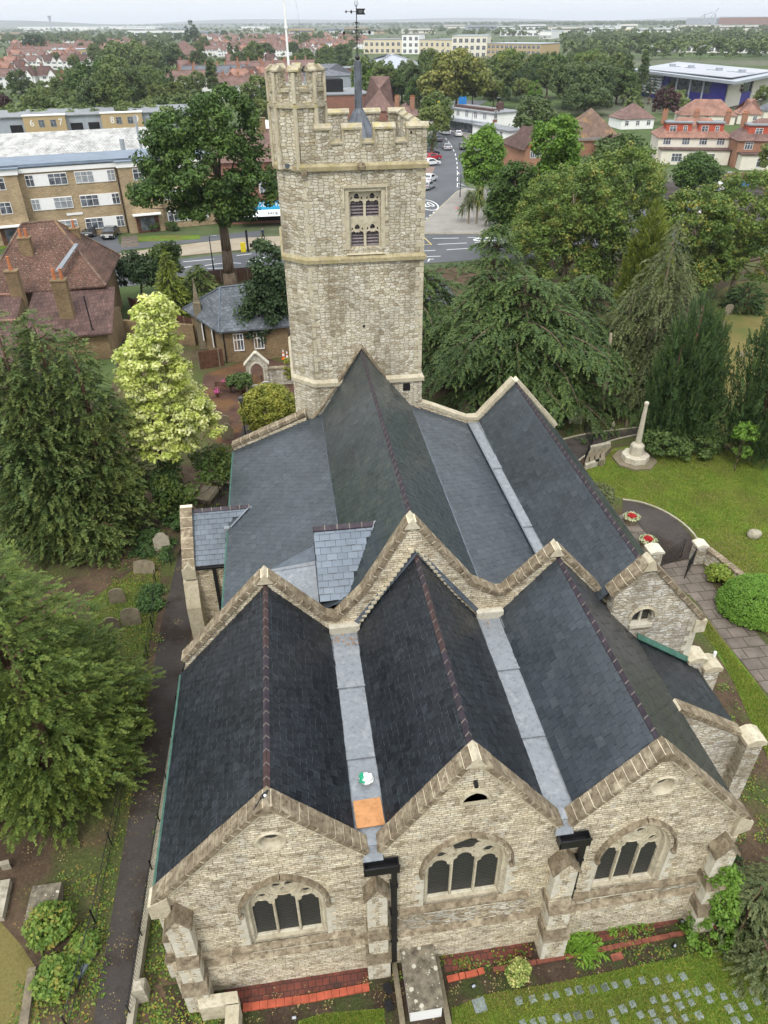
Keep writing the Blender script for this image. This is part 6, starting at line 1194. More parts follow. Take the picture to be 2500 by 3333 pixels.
def m_corr():
 k = NT('weathered_corrugated_roof'); w = k.n('ShaderNodeTexWave', bands_direction='X'); w.inputs['Scale'].default_value = 1.1; k.l(k.tc.outputs['Object'], w.inputs[0])
 c = k.ramp(w.outputs[0], [(0.2, (0.22, 0.215, 0.2)), (0.7, (0.5, 0.5, 0.48))]); c = k.mix(1.0, c, k.ramp(k.noise(0.45, 6, k.mapping((1, 0.5, 1)), 0.75), [(0.35, 0.55), (0.6, 1.15)]), 'MULTIPLY')
 c = k.mix(k.rng(k.noise(0.9, 5, k.mapping((0.6, 2, 1)), 0.7), 0.55, 0.62, 0, 0.5), c, (0.62, 0.62, 0.6)); return k.fin(c, 0.85, 0.2)
M['corr'] = m_corr()
def window(root, x, y, z, w, h, ax='y-', mat='white', pane='pane', bars=1, d=0.06, arch=False, nm='window'):
 """a framed window on a face of a building in local coordinates; ax says which way it looks"""
 mb = MB(); pn = MB(); f = 0.07
 def bx(m_, a0, a1, z0, z1, d0, d1):
  if ax == 'y-': m_.box(x + a0, x + a1, y - d1, y - d0, z + z0, z + z1)
  elif ax == 'y+': m_.box(x + a0, x + a1, y + d0, y + d1, z + z0, z + z1)
  elif ax == 'x-': m_.box(x - d1, x - d0, y + a0, y + a1, z + z0, z + z1)
  else: m_.box(x + d0, x + d1, y + a0, y + a1, z + z0, z + z1)
 for (a0, a1, z0, z1) in ((-w / 2, w / 2, 0, f), (-w / 2, w / 2, h - f, h), (-w / 2, -w / 2 + f, f, h - f), (w / 2 - f, w / 2, f, h - f)): bx(mb, a0, a1, z0, z1, 0.004, d)
 for i in range(1, bars + 1): xx = -w / 2 + w * i / (bars + 1); bx(mb, xx - 0.03, xx + 0.03, f, h - f, 0.004, d)
 if h > 0.9: bx(mb, -w / 2 + f, w / 2 - f, h * .62, h * .62 + 0.05, 0.004, d - 0.006)
 fr = mb.build(nm, M[mat], root)
 bx(pn, -w / 2 + f * .5, w / 2 - f * .5, f * .5, h - f * .5, 0.002, 0.02); pn.build('pane', M[pane], fr); return fr
def roof_mb(w, d, ez, rz_, hl=0.0, hr=0.0, ov=0.35, x0=0, y0=0, th=0.12):
 """ridge along x; hl / hr are the hip lengths (0 = gable)"""
 mb = MB(); X0, X1, Y0, Y1 = x0 - w / 2 - ov, x0 + w / 2 + ov, y0 - d / 2 - ov, y0 + d / 2 + ov; sl = (rz_ - ez) / (d / 2); e = ez - ov * sl * 0.6
 a = (X0 + (hl + ov if hl else 0), y0, rz_); b = (X1 - (hr + ov if hr else 0), y0, rz_)
 c = [(X0, Y0, e), (X1, Y0, e), (X1, Y1, e), (X0, Y1, e)]; dn = lambda p: (p[0], p[1], p[2] - th)
 top = [c[0], c[1], c[2], c[3], a, b]; vs = top + [dn(p) for p in top]
 fs = [(0, 1, 5, 4), (2, 3, 4, 5), (1, 2, 5), (3, 0, 4)] if (hl or hr) else [(0, 1, 5, 4), (2, 3, 4, 5)]
 if (hl or hr):
  if not hr: fs.remove((1, 2, 5)) 
  if not hl: fs.remove((3, 0, 4))
 n = 6; bot = [tuple(i + n for i in f[::-1]) for f in fs]; edg = [(0, 1), (1, 2), (2, 3), (3, 0)] if hl and hr else [(0, 1), (2, 3)] + ([(1, 2)] if hr else [(1, 5), (5, 2)]) + ([(3, 0)] if hl else [(3, 4), (4, 0)])
 mb.add(vs, fs + bot + [(i + n, j + n, j, i) for i, j in edg], 0, 0.3); return mb
def ridge_cap(root, w, d, ez, rz_, hl, hr, mat, x0=0, y0=0, ov=0.35):
 X0, X1, Y0, Y1 = x0 - w / 2 - ov, x0 + w / 2 + ov, y0 - d / 2 - ov, y0 + d / 2 + ov; e = ez - ov * (rz_ - ez) / (d / 2) * .6
 a = (X0 + (hl + ov if hl else 0), y0, rz_ + .03); b = (X1 - (hr + ov if hr else 0), y0, rz_ + .03); mb = MB()
 if (b[0] - a[0]) > 0.05: mb.tube(a, b, 0.10, n=6)
 if hl: mb.tube(a, (X0, Y0, e + .03), 0.09, n=6); mb.tube(a, (X0, Y1, e + .03), 0.09, n=6)
 if hr: mb.tube(b, (X1, Y0, e + .03), 0.09, n=6); mb.tube(b, (X1, Y1, e + .03), 0.09, n=6)
 return mb.build('ridge', mat, root)
def walls_mb(w, d, ez, rz_, hl=0, hr=0, x0=0, y0=0):
 mb = MB(); mb.box(x0 - w / 2, x0 + w / 2, y0 - d / 2, y0 + d / 2, 0, ez)
 for s, h in ((-1, hl), (1, hr)):
  if not h: x = x0 + s * w / 2; mb.prism([(x, y0 - d / 2, ez), (x, y0 + d / 2, ez), (x, y0, rz_ - 0.1)], (-s * 0.25, 0, 0))
 return mb
def chimney(root, x, y, z0, z1, w=0.9, d=0.6, mat='br_brown', pots=2, pot=0.5):
 mb = MB(); mb.box(x - w / 2, x + w / 2, y - d / 2, y + d / 2, z0, z1 - .12); mb.box(x - w / 2 - .08, x + w / 2 + .08, y - d / 2 - .08, y + d / 2 + .08, z1 - .12, z1)
 c = mb.build('chimney', M[mat], root); mb = MB()
 for i in range(pots): mb.lathe((x + (i - (pots - 1) / 2) * w / max(1, pots), y, z1), [(0.15, 0), (0.13, pot), (0.16, pot + .05)], 10)
 if pots: mb.build('chimney_pot', M['terr'], c)
 return c
def house(name, label, cat, loc, rz, w, d, ez, rz_, wall, roof, hl=0, hr=0, wins=(), chim=(), group=None, front=None, bay=None):
 t = empty(name, (0, 0, 0), 0, label, cat, group)
 walls_mb(w, d, ez, rz_, hl, hr).build('wall', M[wall], t); rf = roof_mb(w, d, ez, rz_, hl, hr).build('roof', M[roof], t)
 ridge_cap(rf, w, d, ez, rz_, hl, hr, M[roof])
 mb = MB(); mb.box(-w / 2 - .36, w / 2 + .36, -d / 2 - .44, -d / 2 - .34, ez - .42, ez - .28); mb.build('gutter', M['white'], t)
 for q in wins: window(t, q[0], q[1] if len(q) > 5 and q[5] else -d / 2, q[2], q[3], q[4], *(q[6:] if len(q) > 6 else ()))
 for q in chim: chimney(t, *q)
 if bay:
  for (bx_, bw, bh, bm) in bay:             # a projecting bay with its own little gable
   mb = MB(); mb.box(bx_ - bw / 2, bx_ + bw / 2, -d / 2 - .9, -d / 2 + .2, 0, ez - .1); mb.prism([(bx_ - bw / 2, -d / 2 - .9, ez - .1), (bx_ + bw / 2, -d / 2 - .9, ez - .1), (bx_, -d / 2 - .9, ez + bh)], (0, 1.6, 0)); g = mb.build('bay', M[bm], t)
   mb = MB()
   for s in (-1, 1): mb.prism([(bx_, -d / 2 - 1.15, ez + bh + .12), (bx_ + s * (bw / 2 + .3), -d / 2 - 1.15, ez - .25), (bx_ + s * (bw / 2 + .3), -d / 2 - 1.15, ez - .37), (bx_, -d / 2 - 1.15, ez + bh)], (0, 3.4, 0))
   mb.build('bay_roof', M[roof], g)
   window(g, bx_, -d / 2 - .9, 0.9, bw * .7, 1.3, 'y-', 'white', 'pane', 2); window(g, bx_, -d / 2 - .9, 3.6, bw * .7, 1.1, 'y-', 'white', 'pane', 2)
 t.location = loc; t.rotation_euler = (0, 0, rz); return t
# --- three-storey flats across the main road
def flats():
 o = Vector((-39.0, 116.9, 0)); ang = 0.245
 t = empty('apartment_block', (0, 0, 0), 0, 'three storey yellow brick flats with white window bands and flat roof', 'flats')
 H0 = 9.35; mb = MB(); mb.box(-46, 31, 1.2, 11, 0, H0)
 bays = (-20.5, 0.0, 19.2)
 for b in bays: mb.box(b - 2.7, b + 2.7, 0.0, 1.3, 0, H0)
 mb.build('wall', M['br_yel'], t)
 mb = MB(); mb.box(-46.2, 31.2, 0.95, 11.2, H0, H0 + .6)
 for b in bays: mb.box(b - 2.9, b + 2.9, -0.2, 1.3, H0, H0 + .75)
 mb.build('parapet', M['wrender'], t)
 mb = MB(); mb.box(-46.4, 31.4, 0.8, 11.4, H0 + .75, H0 + .9)
 for b in bays: mb.box(b - 3.1, b + 3.1, -0.4, 1.3, H0 + .75, H0 + .9)
 mb.box(-46, 31, 1.2, 1.5, H0 + .9, H0 + 1.1); mb.build('roof', M['felt_b'], t)
 for b in bays:
  for z in (4.3, 7.5): window(t, b + 0.1, 0.0, z, 1.6, 1.6, 'y-', 'white', 'pane', 1)
  mb = MB(); mb.box(b - 1.5, b + 1.9, -0.02, 0.05, 0, 2.5); dr = mb.build('door', M['timber'], t); mb = MB(); mb.box(b - 1.9, b + 2.3, -1.1, 0.1, 2.65, 2.8); mb.build('canopy', M['wrender'], dr); mb = MB(); mb.box(b - 0.9, b + 1.3, -0.05, 0.0, .3, 2.2); mb.build('glass_panel', M['pane'], dr)
  for s in (-3.0,): mb = MB(); mb.tube((b + s + .1, 1.12, 0), (b + s + .1, 1.12, H0), 0.08, n=6); mb.build('downpipe', M['iron'], t)
 for i in range(len(bays) - 1):
  c0 = bays[i] + 2.7; c1 = bays[i + 1] - 2.7; wseg = (c1 - c0)
  for z in (0.95, 4.2, 7.45):
   for k, fx in enumerate((0.27, 0.76)):
    cx = c0 + wseg * fx; W2 = wseg * 0.41; mb = MB(); mb.box(cx - W2 / 2, cx + W2 / 2, 1.12, 1.2, z, z + 1.65); pn = mb.build('window_band', M['white'], t)
    for (fx2, w2) in ((((-.40, .2), (.27, .46)) if k == 0 else ((-.27, .46), (.40, .2)))):
     window(pn, cx + fx2 * W2, 1.12, z + .04, W2 * w2, 1.56, 'y-', 'white', 'curtain' if (i + k + int(z)) % 2 else 'pane', 2 if w2 > .3 else 1)
 for z in (0.95, 4.2, 7.45): mb = MB(); mb.box(22.6, 29.0, 1.12, 1.2, z, z + 1.65); pn = mb.build('window_band', M['white'], t); window(pn, 24.0, 1.12, z + .04, 2.6, 1.56, 'y-', 'white', 'pane', 2); window(pn, 28.0, 1.12, z + .04, 1.6, 1.56, 'y-', 'white', 'curtain', 1)
 mb = MB(); mb.box(8.0, 10.3, 1.10, 1.18, 3.2, 3.5); mb.build('name_plate', M['white'], t)
 t.location = o; t.rotation_euler = (0, 0, ang)
flats()
for i, (u, lab) in enumerate(((258, 'clipped bush right of the parked cars'), (308, 'round bush right of the flats entrance'), (332, 'second bush along the flats lawn'), (372, 'leafy bush at the end of the flats lawn'), (170, 'small hedge bush left of the parked cars'))):
 _q = G(u, 499); dec_tree('front_bush', _q, 1.5, [(0, 0, .7, 1.0, .8, .75)], LF['mid'], lab, 'bush', 'bushes in front of the flats', K_=24, nl=50, rc=.4, size=.12, seed=700 + i, tr=.05)
# --- industrial units behind
def units():
 a = Vector(G(-40, 345, 5.0)); b = Vector(G(345, 329, 5.0)); c = Vector(G(345, 272, 8.0)); d = Vector(G(-40, 291, 8.0))
 t = empty('warehouse', tuple(a * 0.5 + b * 0.5 - Vector((0, 0, 5))), 0, 'long low warehouse with weathered grey corrugated roof behind the flats', 'warehouse')
 mb = MB(); mb.prism([a, b, c, d], (0, 0, -0.15)); mb.build('roof', M['corr'], t)
 mb = MB(); z = Vector((0, 0, 1)); mb.prism([a - z * .2, b - z * .2, Vector((b.x, b.y, 0)), Vector((a.x, a.y, 0))], (0, 0.5, 0)); mb.prism([b - z * .2, c - z * .2, Vector((c.x, c.y, 0)), Vector((b.x, b.y, 0))], (-0.5, 0, 0)); mb.build('wall', M['br_yel'], t)
 mb = MB(); mb.tube(a + Vector((0, -.1, 0)), b + Vector((0, -.1, 0)), 0.18, n=6); mb.build('gutter', M['metal'], t)
 mb = MB(); q = G(308, 330, 6); mb.tube((q[0], q[1], 5), (q[0] - .3, q[1], 12.5), 0.25, n=8); q = G(268, 332, 6); mb.tube((q[0], q[1], 5), (q[0], q[1], 8.6), 0.45, n=8); mb.build('flue', M['metal'], t)
 L0 = Vector(G(-60, 296)); L1 = Vector(G(345, 279)); D = (L1 - L0); D.normalize(); ang = math.atan2(D.y, D.x); P = lambda u: (lambda q: (Vector(q) - L0).dot(D))(G(u, 296 - (u + 60) * 17 / 405))
 t = empty('industrial_units', (0, 0, 0), 0, 'row of yellow brick industrial units numbered 6 to 9', 'industrial units')
 end = (L1 - L0).length + 12; mb = MB(); mb.box(0, end, 0.0, 22, 0, 4.5); mb.build('wall', M['metal'], t); mb = MB(); mb.box(-.4, end + .4, -.5, 22.4, 4.5, 4.75); mb.build('roof', M['felt_r'], t)
 for (u0, u1) in ((60, 149), (225, 312)):
  xa, xb = P(u0), P(u1); mb = MB(); mb.box(xa, xb, -2.2, 0.1, 0, 4.9); bk = mb.build('office_block', M['br_yel2'], t); mb = MB(); mb.box(xa - .2, xb + .2, -2.4, 0.2, 4.9, 5.15); mb.build('parapet', M['wrender'], bk)
  wd = xb - xa
  for f in (0.42, 0.70): window(bk, xa + wd * f, -2.2, 2.0, wd * .14, 1.9, 'y-', 'metal', 'pane', 1)
 for (u0, u1) in ((22, 58), (152, 187), (190, 223), (315, 345)):
  xa, xb = P(u0) + .6, P(u1) - .6; mb = MB(); mb.box(xa, xb, -0.06, 0.02, 0, 2.6); mb.build('roller_door', M['dark'], t)
 for (u, s) in ((77, '6'), (138, '7'), (248, '8'), (300, '9')): text('unit_number', s, 2.5, (P(u) , -2.24, 3.1), (math.pi / 2, 0, 0), M['white'], t)
 t.location = L0; t.rotation_euler = (0, 0, ang)
M['br_yel2'] = m_plain('buff_brickwork', srgb(176, 154, 116), 0.9, 0.1, 1.2)
units()
# --- Victorian house at the left edge
def left_house():
 t = empty('vicarage', (-20, 78, 0), 0, 'large stock brick house with patchy red tiled hip roof and tall chimneys', 'house')
 z0, zr = 5.6, 10.3; mb = MB(); A_ = [(-24.6, 75.2), (-18.3, 76.2), (-18.8, 86.0), (-28.6, 86.0), (-28.6, 75.2)]; mb.prism([(x, y, 0) for x, y in A_], (0, 0, z0)); mb.build('wall', M['br_brown'], t)
 pk = (-22.9, 82.0, zr); e = z0 - .25; c = [(-29.3, 73.8, e), (-17.7, 75.4, e), (-18.1, 86.8, e), (-29.3, 86.8, e)]
 mb = MB(); dn = [(p[0], p[1], p[2] - .14) for p in c]; pk2 = (-26.0, 81.6, zr - 0.1); mb.add(c + [pk, pk2] + dn, [(0, 1, 4, 5), (1, 2, 4), (2, 3, 5, 4), (3, 0, 5), (0, 6, 7, 1), (1, 7, 8, 2), (2, 8, 9, 3), (9, 8, 7, 6)], 0, .3); rf = mb.build('roof', M['t_red'], t)
 mb = MB()
 for q in (c[1], c[2]): mb.tube(pk, q, 0.14, n=6)
 mb.tube(pk2, c[0], 0.14, n=6); mb.tube(pk, pk2, 0.14, n=6); mb.build('hip_tiles', M['t_moss'], rf)
 mb = MB(); mb.prism([(-22.2, 75.6, 6.9), (-20.6, 78.8, 8.6), (-20.2, 78.6, 8.6), (-21.7, 75.3, 6.9)], (0, 0, 0.12)); mb.build('valley_lead', M['lead'], rf)
 # lower wing towards the church
 mb = MB(); mb.prism([(-24.2, 68.4, 0), (-17.2, 69.6, 0), (-17.0, 76.3, 0), (-24.6, 75.1, 0)], (0, 0, 2.9)); mb.build('wing_wall', M['br_brown'], t)
 mb = MB(); mb.add([(-24.8, 68.0, 2.9), (-16.6, 69.0, 2.7), (-17.0, 76.0, 5.0), (-24.4, 75.2, 5.6), (-24.8, 68.0, 2.75), (-16.6, 69.0, 2.55)], [(0, 1, 2, 3), (4, 5, 1, 0)], 0, .3); mb.build('wing_roof', M['t_brown'], t)
 window(t, -19.9, 75.75, 2.9, 1.5, 2.2, 'y-', 'white', 'curtain', 3, 0.1)
 mb = MB(); mb.tube((-21.6, 75.5, 0), (-21.6, 75.5, 5.2), 0.07, n=6); mb.tube((-18.4, 69.4, 2.6), (-18.5, 69.5, 6.2), 0.07, n=6); mb.build('soil_pipe', M['iron'], t)
 chimney(t, -25.2, 78.5, 4.5, 9.6, 1.1, .8, 'br_brown', 2, .7); chimney(t, -21.3, 82.6, 7.0, 9.4, .9, .6, 'br_brown', 1, .7); chimney(t, -20.9, 71.4, 2.5, 7.3, 1.3, .9, 'br_brown', 2, .9); chimney(t, -25.4, 73.0, 3.5, 7.9, 1.1, .8, 'br_brown', 1, 1.2)
 t = empty('terrace_cottages', (-30, 70, 0), 0, 'low brown roofed cottages adjoining the brick house at the left edge', 'house')
 for k, (x0, x1, y0_, y1_, ez, rr) in enumerate(((-42, -25.0, 68, 75.5, 3.6, 5.6), (-42, -23.0, 59.5, 67.8, 3.0, 5.7))):
  mb = MB(); mb.box(x0, x1 - .3, y0_, y1_, 0, ez); ym = (y0_ + y1_) / 2 + 1.2; mb.prism([(x1 - .35, y0_, ez), (x1 - .35, y1_, ez), (x1 - .35, ym, rr)], (0.3, 0, 0)); mb.build('wall', M['br_brown'], t)
  mb = MB(); mb.add([(x0, y0_ - .5, ez - .2), (x1, y0_ - .5, ez - .2), (x1, ym, rr), (x0, ym, rr), (x1, y1_ + .3, ez - .1), (x0, y1_ + .3, ez - .1), (x0, y0_ - .5, ez - .35), (x1, y0_ - .5, ez - .35)], [(0, 1, 2, 3), (3, 2, 4, 5), (6, 7, 1, 0)], 0, .3); rf = mb.build('roof', M['t_brown'], t)
  mb = MB(); mb.tube((x0, ym, rr + .05), (x1, ym, rr + .05), 0.16, n=6); mb.build('ridge', M['t_org'], rf)
 window(t, -25.4, 59.5, 1.4, 1.9, 1.3, 'y-', 'white', 'pane', 4, 0.1)
left_house()
def hall():
 t = empty('church_hall', (-18, 50, 0), 0, 'dark tiled hall roof at the left edge behind the cypress', 'hall')
 mb = MB(); mb.box(-40, -20.4, 46.5, 57.5, 0, 3.6); mb.box(-40, -13.6, 42.5, 46.4, 0, 3.1); mb.build('wall', M['br_brown'], t)
 mb = MB(); mb.add([(-40, 46.2, 3.5), (-20.0, 46.2, 3.5), (-20.0, 51.8, 6.4), (-40, 51.8, 6.4), (-20, 58, 3.4), (-40, 58, 3.4)], [(0, 1, 2, 3), (3, 2, 4, 5)], 0, .3); mb.build('roof', M['t_brown'], t)
 mb = MB(); mb.box(-40.2, -13.4, 42.3, 46.15, 3.1, 3.3); fl = mb.build('flat_roof', M['felt'], t); mb = MB(); mb.box(-19.6, -18.4, 43.2, 44.0, 3.3, 3.5); mb.build('rooflight', M['white'], fl)
 window(t, -15.8, 42.5, 0.9, 1.1, 1.7, 'y-', 'white', 'pane', 1); window(t, -18.6, 42.5, 0.9, 1.1, 1.7, 'y-', 'white', 'pane', 1)
hall()
# --- lodge
def lodge():
 t = empty('lodge', (-5, 71, 0), 0, 'single storey stock brick lodge with grey hipped slate roof and white sash windows', 'lodge')
 q = Matrix.Rotation(0.10, 3, 'Z'); o = Vector((-6.05, 66.6, 0)); T = lambda x, y, z: tuple(o + q @ Vector((x, y, z)))
 mb = MB(); mb.prism([T(0, 0, 0), T(6.0, 0, 0), T(6.0, 8.5, 0), T(-2.9, 7.0, 0)], (0, 0, 3.3)); mb.build('wall', M['br_brown'], t)
 mb = MB(); c = [T(-.45, -.5, 3.25), T(6.5, -.5, 3.25), T(6.5, 9.0, 3.25), T(-3.6, 7.2, 3.25)]; r0, r1 = T(0.3, 4.4, 5.9), T(5.0, 5.0, 5.9)
 mb.add(c + [r0, r1] + [(p[0], p[1], p[2] - .14) for p in c], [(0, 1, 5, 4), (1, 2, 5), (2, 3, 4, 5), (3, 0, 4), (0, 6, 7, 1), (3, 9, 6, 0)], 0, .3); rf = mb.build('roof', M['t_lodge'], t)
 mb = MB(); mb.tube(r0, c[0], .1, n=6); mb.tube(r0, c[3], .1, n=6); mb.tube(r0, r1, .1, n=6); mb.build('hips', M['leadd'], rf)
 for x in (1.3, 3.2):
  p = T(x, -.0, 1.1); w = window(t, p[0], p[1] + .02, 1.1, 0.95, 1.7, 'y-', 'white', 'pane', 2, .12)
 for f in (0.3, 0.6): p = T(-2.9 * f - .05, 7.0 * f, 1.0); window(t, p[0] - .05, p[1], 1.0, 0.8, 1.8, 'x-', 'white', 'curtain', 1, .1)
 mb = MB(); p = T(-.06, -.06, 0); mb.tube(p, (p[0], p[1], 3.1), .06, n=6); mb.build('downpipe', M['iron'], t)
lodge()
# --- shops behind the oak
def shops():
 x0, x1, y = -9.5, 8.0, 124.5
 t = empty('shop_building', (0, y, 0), 0, 'red brick shops with brown roof and turquoise fascia left of the tower', 'shop')
 mb = MB(); mb.box(x0, x1, y, y + 11, 0, 9.2); mb.build('wall', M['br_red'], t)
 mb = MB(); mb.add([(x0 - .3, y - .4, 9.1), (x1 + .3, y - .4, 9.1), (x1 + .3, y + 6, 13.0), (x0 - .3, y + 6, 13.0), (x1 + .3, y + 12, 9.1), (x0 - .3, y + 12, 9.1)], [(0, 1, 2, 3), (3, 2, 4, 5)], 0, .3); mb.add([(x1, y, 9.2), (x1, y + 11, 9.2), (x1, y + 6, 12.9)], [(0, 1, 2)]); mb.build('roof', M['t_rb'], t)
 chimney(t, -1.6, y + 5.6, 12, 14.6, 1.6, .8, 'br_brown', 0)
 for x in (-6, -2, 0.8, 4): window(t, x, y, 4.6, 1.3, 1.9, 'y-', 'white', 'curtain', 1)
 mb = MB(); mb.box(x0, x1, y - 1.6, y - .01, 3.0, 3.2); mb.box(x0, x1, y - .12, y - .01, .4, 3.0); mb.build('shopfront', M['dark'], t)
 mb = MB(); mb.box(-6.6, 2.2, y - 1.75, y - 1.6, 2.4, 3.7); f = mb.build('fascia', M['bluesign'], t); text('lettering', 'FOOD & WINE', .95, (-1.2, y - 1.77, 3.15), (math.pi / 2, 0, 0), M['white'], f)
 mb = MB(); mb.add([(-6.6, y - 1.75, 2.4), (2.2, y - 1.75, 2.4), (2.2, y - 3.4, 1.75), (-6.6, y - 3.4, 1.75)], [(0, 1, 2, 3)]); aw = mb.build('awning', M['white'], t); text('lettering', 'zarg', 1.0, (-.9, y - 2.7, 2.12), (math.radians(22), 0, 0), M['iron'], aw)
 # pale shed roofs to the left of the tower
 t = empty('rear_hall', (-6, 170, 0), 0, 'plain white pitched shed roof between oak and tower', 'shed')
 a, b, c, d = G(538, 255, 7), G(604, 315, 5), G(604, 272, 8), G(560, 250, 8.5); mb = MB(); mb.prism([G(530, 318, 5), G(620, 318, 5), G(620, 268, 8.5), G(540, 252, 8.5)], (0, 0, -.2)); mb.build('roof', M['wrender'], t); mb = MB(); q0, q1 = G(530, 318, 5), G(620, 318, 5); mb.box(q0[0], q1[0], q0[1] + .3, q0[1] + 20, 0, 4.7); mb.build('wall', M['br_yel2'], t)
shops()
# --- generic block placed by its two front ground corners
def block(name, label, cat, u0, v0, u1, v1, vtop, depth, wall, roof='felt_r', rows=0, cols=0, ww=1.2, wh=1.3, pitched=0.0, par=0.3, pane='pane', group=None, extra=None, wmat='white', zb=1.0):
 a, b = Vector(G(u0, v0)), Vector(G(u1, v1)); D = b - a; L = D.length; ang = math.atan2(D.y, D.x); h = PYp(u0, vtop, a.y)[2]
 t = empty(name, (0, 0, 0), 0, label, cat, group); mb = MB(); mb.box(0, L, 0, depth, 0, h); mb.build('wall', M[wall], t)
 if pitched: rf = roof_mb(L, depth, h, h + pitched, depth / 2 if pitched > 0 else 0, depth / 2, x0=L / 2, y0=depth / 2).build('roof', M[roof], t)
 else:
  mb = MB(); mb.box(-par, L + par, -par, depth + par, h, h + .35); rf = mb.build('roof', M[roof], t)
 for r in range(rows):
  for c in range(cols): window(t, L * (c + .5) / cols, 0, zb + r * (h - .6) / rows, min(ww, L / cols * .7), min(wh, h / rows * .6), 'y-', wmat, pane, 1, .1)
 if extra: extra(t, L, h)
 t.location = a; t.rotation_euler = (0, 0, ang); return t
# white shop terrace on the high street
def shopx(t, L, h):
 mb = MB(); mb.box(-.05, 1.5, -.08, 0, 3.8, h - 1.3); mb.build('brick_panel', M['br_red'], t); window(t, .8, -.08, 4.6, 1.1, 2.0, 'y-')
 for i, y in enumerate((3.5, 7.5, 11.5, 15.5, 19.5)): window(t, 0, y, 4.3, 1.6, 1.8, 'x-', 'white', 'curtain', 1, .1)
 mb = MB(); mb.box(-1.2, 0, .5, 21, 2.9, 3.7); mb.build('fascia', M['metal'], t); mb = MB(); mb.box(-.08, 0, .5, 21, .3, 2.8); mb.build('shopfront', M['pane'], t)
 mb = MB(); mb.box(2, 4, 2, 20, h + .35, h + .9); mb.box(6, 8, 5, 6, h + .35, h + 2.2); mb.build('roof_plant', M['t_brown'], t)
block('shop_terrace', 'white parapeted shop terrace with brick corner panel on the high street', 'shop', 1062, 298, 1120, 292, 247, 24, 'wrender', 'felt_r', 0, 0, extra=shopx)
block('white_shop', 'lower white rendered shop with flat grey roof nearer the brick house', 'shop', 1094, 343, 1128, 340, 286, 16, 'wrender', 'felt_r', 0, 0, extra=lambda t, L, h: [window(t, 0, y, 4.0, 1.2, 1.4, 'x-') for y in (3, 7, 11)])
def pub(t, L, h):
 mb = MB(); mb.box(0, 5.2, -2.5, .2, 0, h); mb.prism([(0, -2.5, h), (5.2, -2.5, h), (2.6, -2.5, h + 3.1)], (0, .3, 0)); g = mb.build('gable_bay', M['br_org'], t)
 mb = MB()
 for s in (-1, 1): mb.prism([(2.6, -3.0, h + 3.5), (2.6 + s * 3.1, -3.0, h - .2), (2.6 + s * 3.1, -3.0, h - .35), (2.6, -3.0, h + 3.35)], (0, 8, 0))
 mb.build('gable_roof', M['t_brown'], g); mb = MB(); mb.prism([(.5, -2.56, h + .1), (4.7, -2.56, h + .1), (2.6, -2.56, h + 2.6)], (0, .05, 0)); mb.build('tile_hanging', M['redtile_h'], g)
 window(g, 2.6, -2.5, 3.0, 2.6, 1.9, 'y-', 'white', 'pane', 4); window(t, 7.6, 0, 3.0, 2.0, 1.7, 'y-', 'white', 'pane', 3)
block('gabled_inn', 'orange brick inn with tile hung gable beside the ivy columns', 'inn', 1118, 372, 1215, 366, 318, 10, 'br_org', 't_brown', 0, 0, pitched=3.4, extra=pub)
def pyr(t, L, h): window(t, L * .75, 0, h - 2.2, 1.6, 1.5, 'y-'); mb = MB(); mb.lathe((L / 2, 6, h), [(9.2, -.2), (0.1, 6.0)], 4, rot=math.pi / 4); mb.build('pyramid_roof', M['t_moss'], t)
block('pyramid_roof_house', 'brick building with mossy pyramid tiled roof', 'house', 1243, 338, 1322, 336, 302, 12, 'br_org', 'felt_r', 0, 0, extra=pyr)
block('brick_annexe', 'low brick annexe with small tile hung dormer below the pyramid roof', 'house', 1312, 352, 1372, 350, 322, 9, 'br_org', 't_rb', 0, 0, pitched=2.6, extra=lambda t, L, h: window(t, L * .5, 0, h - 1.9, 1.8, 1.5, 'y-', 'white', 'pane', 3))
# houses on the right with dormers
def dorm(ws, wm='redtile_h'):
 def f(t, L, h):
  for (f0, f1, n) in ws:
   mb = MB(); mb.box(L * f0, L * f1, 1.2, 5.5, h - .2, h + 2.5); d = mb.build('dormer', M[wm], t); mb = MB(); mb.box(L * f0 - .3, L * f1 + .3, .9, 5.8, h + 2.5, h + 2.75); mb.build('dormer_roof', M['felt_r'], d)
   for k in range(n): window(d, L * (f0 + (f1 - f0) * (k + .5) / n), 1.2, h + .75, 1.5 if k % 2 == 0 else .9, 1.3, 'y-', 'white', 'pane', 1)
  for fx in (.12, .38, .62, .86): window(t, L * fx, 0, 3.6, 1.7, 1.4, 'y-', 'white', 'pane', 2)
  mb = MB(); mb.box(.5, L - .5, -3.2, 0, 0, 2.9); ex = mb.build('extension', M['render'], t); mb = MB(); mb.box(.2, L - .2, -3.5, 0, 2.9, 3.1); mb.build('lean_to_roof', M['t_brown'], ex)
  for fx in (.25, .7): window(ex, L * fx, -3.2, .6, 2.2, 1.7, 'y-', 'white', 'pane', 2)
  for fx in (0.08, .52, .96): chimney(t, L * fx, 4.6, h + 2, h + 4.6, 1.1, .7, 'br_org', 2, .4)
 return f
block('dormer_terrace', 'cream houses with twin red dormers and orange tiled roof', 'house', 1414, 350, 1568, 352, 295, 9, 'render', 't_org', pitched=3.4, extra=dorm(((.10, .44, 2), (.54, .88, 2))))
block('dormer_terrace', 'brown roofed houses with red dormer at the right edge', 'house', 1582, 362, 1780, 364, 302, 9, 'br_org', 't_rb', pitched=3.6, extra=dorm(((.10, .55, 2),)))
block('bungalow_house', 'white house with red tiled roof and two rooflights behind the olive trees', 'house', 1340, 280, 1410, 278, 256, 9, 'wrender', 't_rb', 1, 3, pitched=3.4)
block('tile_roof_house', 'house with long terracotta hipped roof behind the red dormers', 'house', 1462, 268, 1585, 270, 247, 9, 'render', 't_org', 1, 3, pitched=3.8)
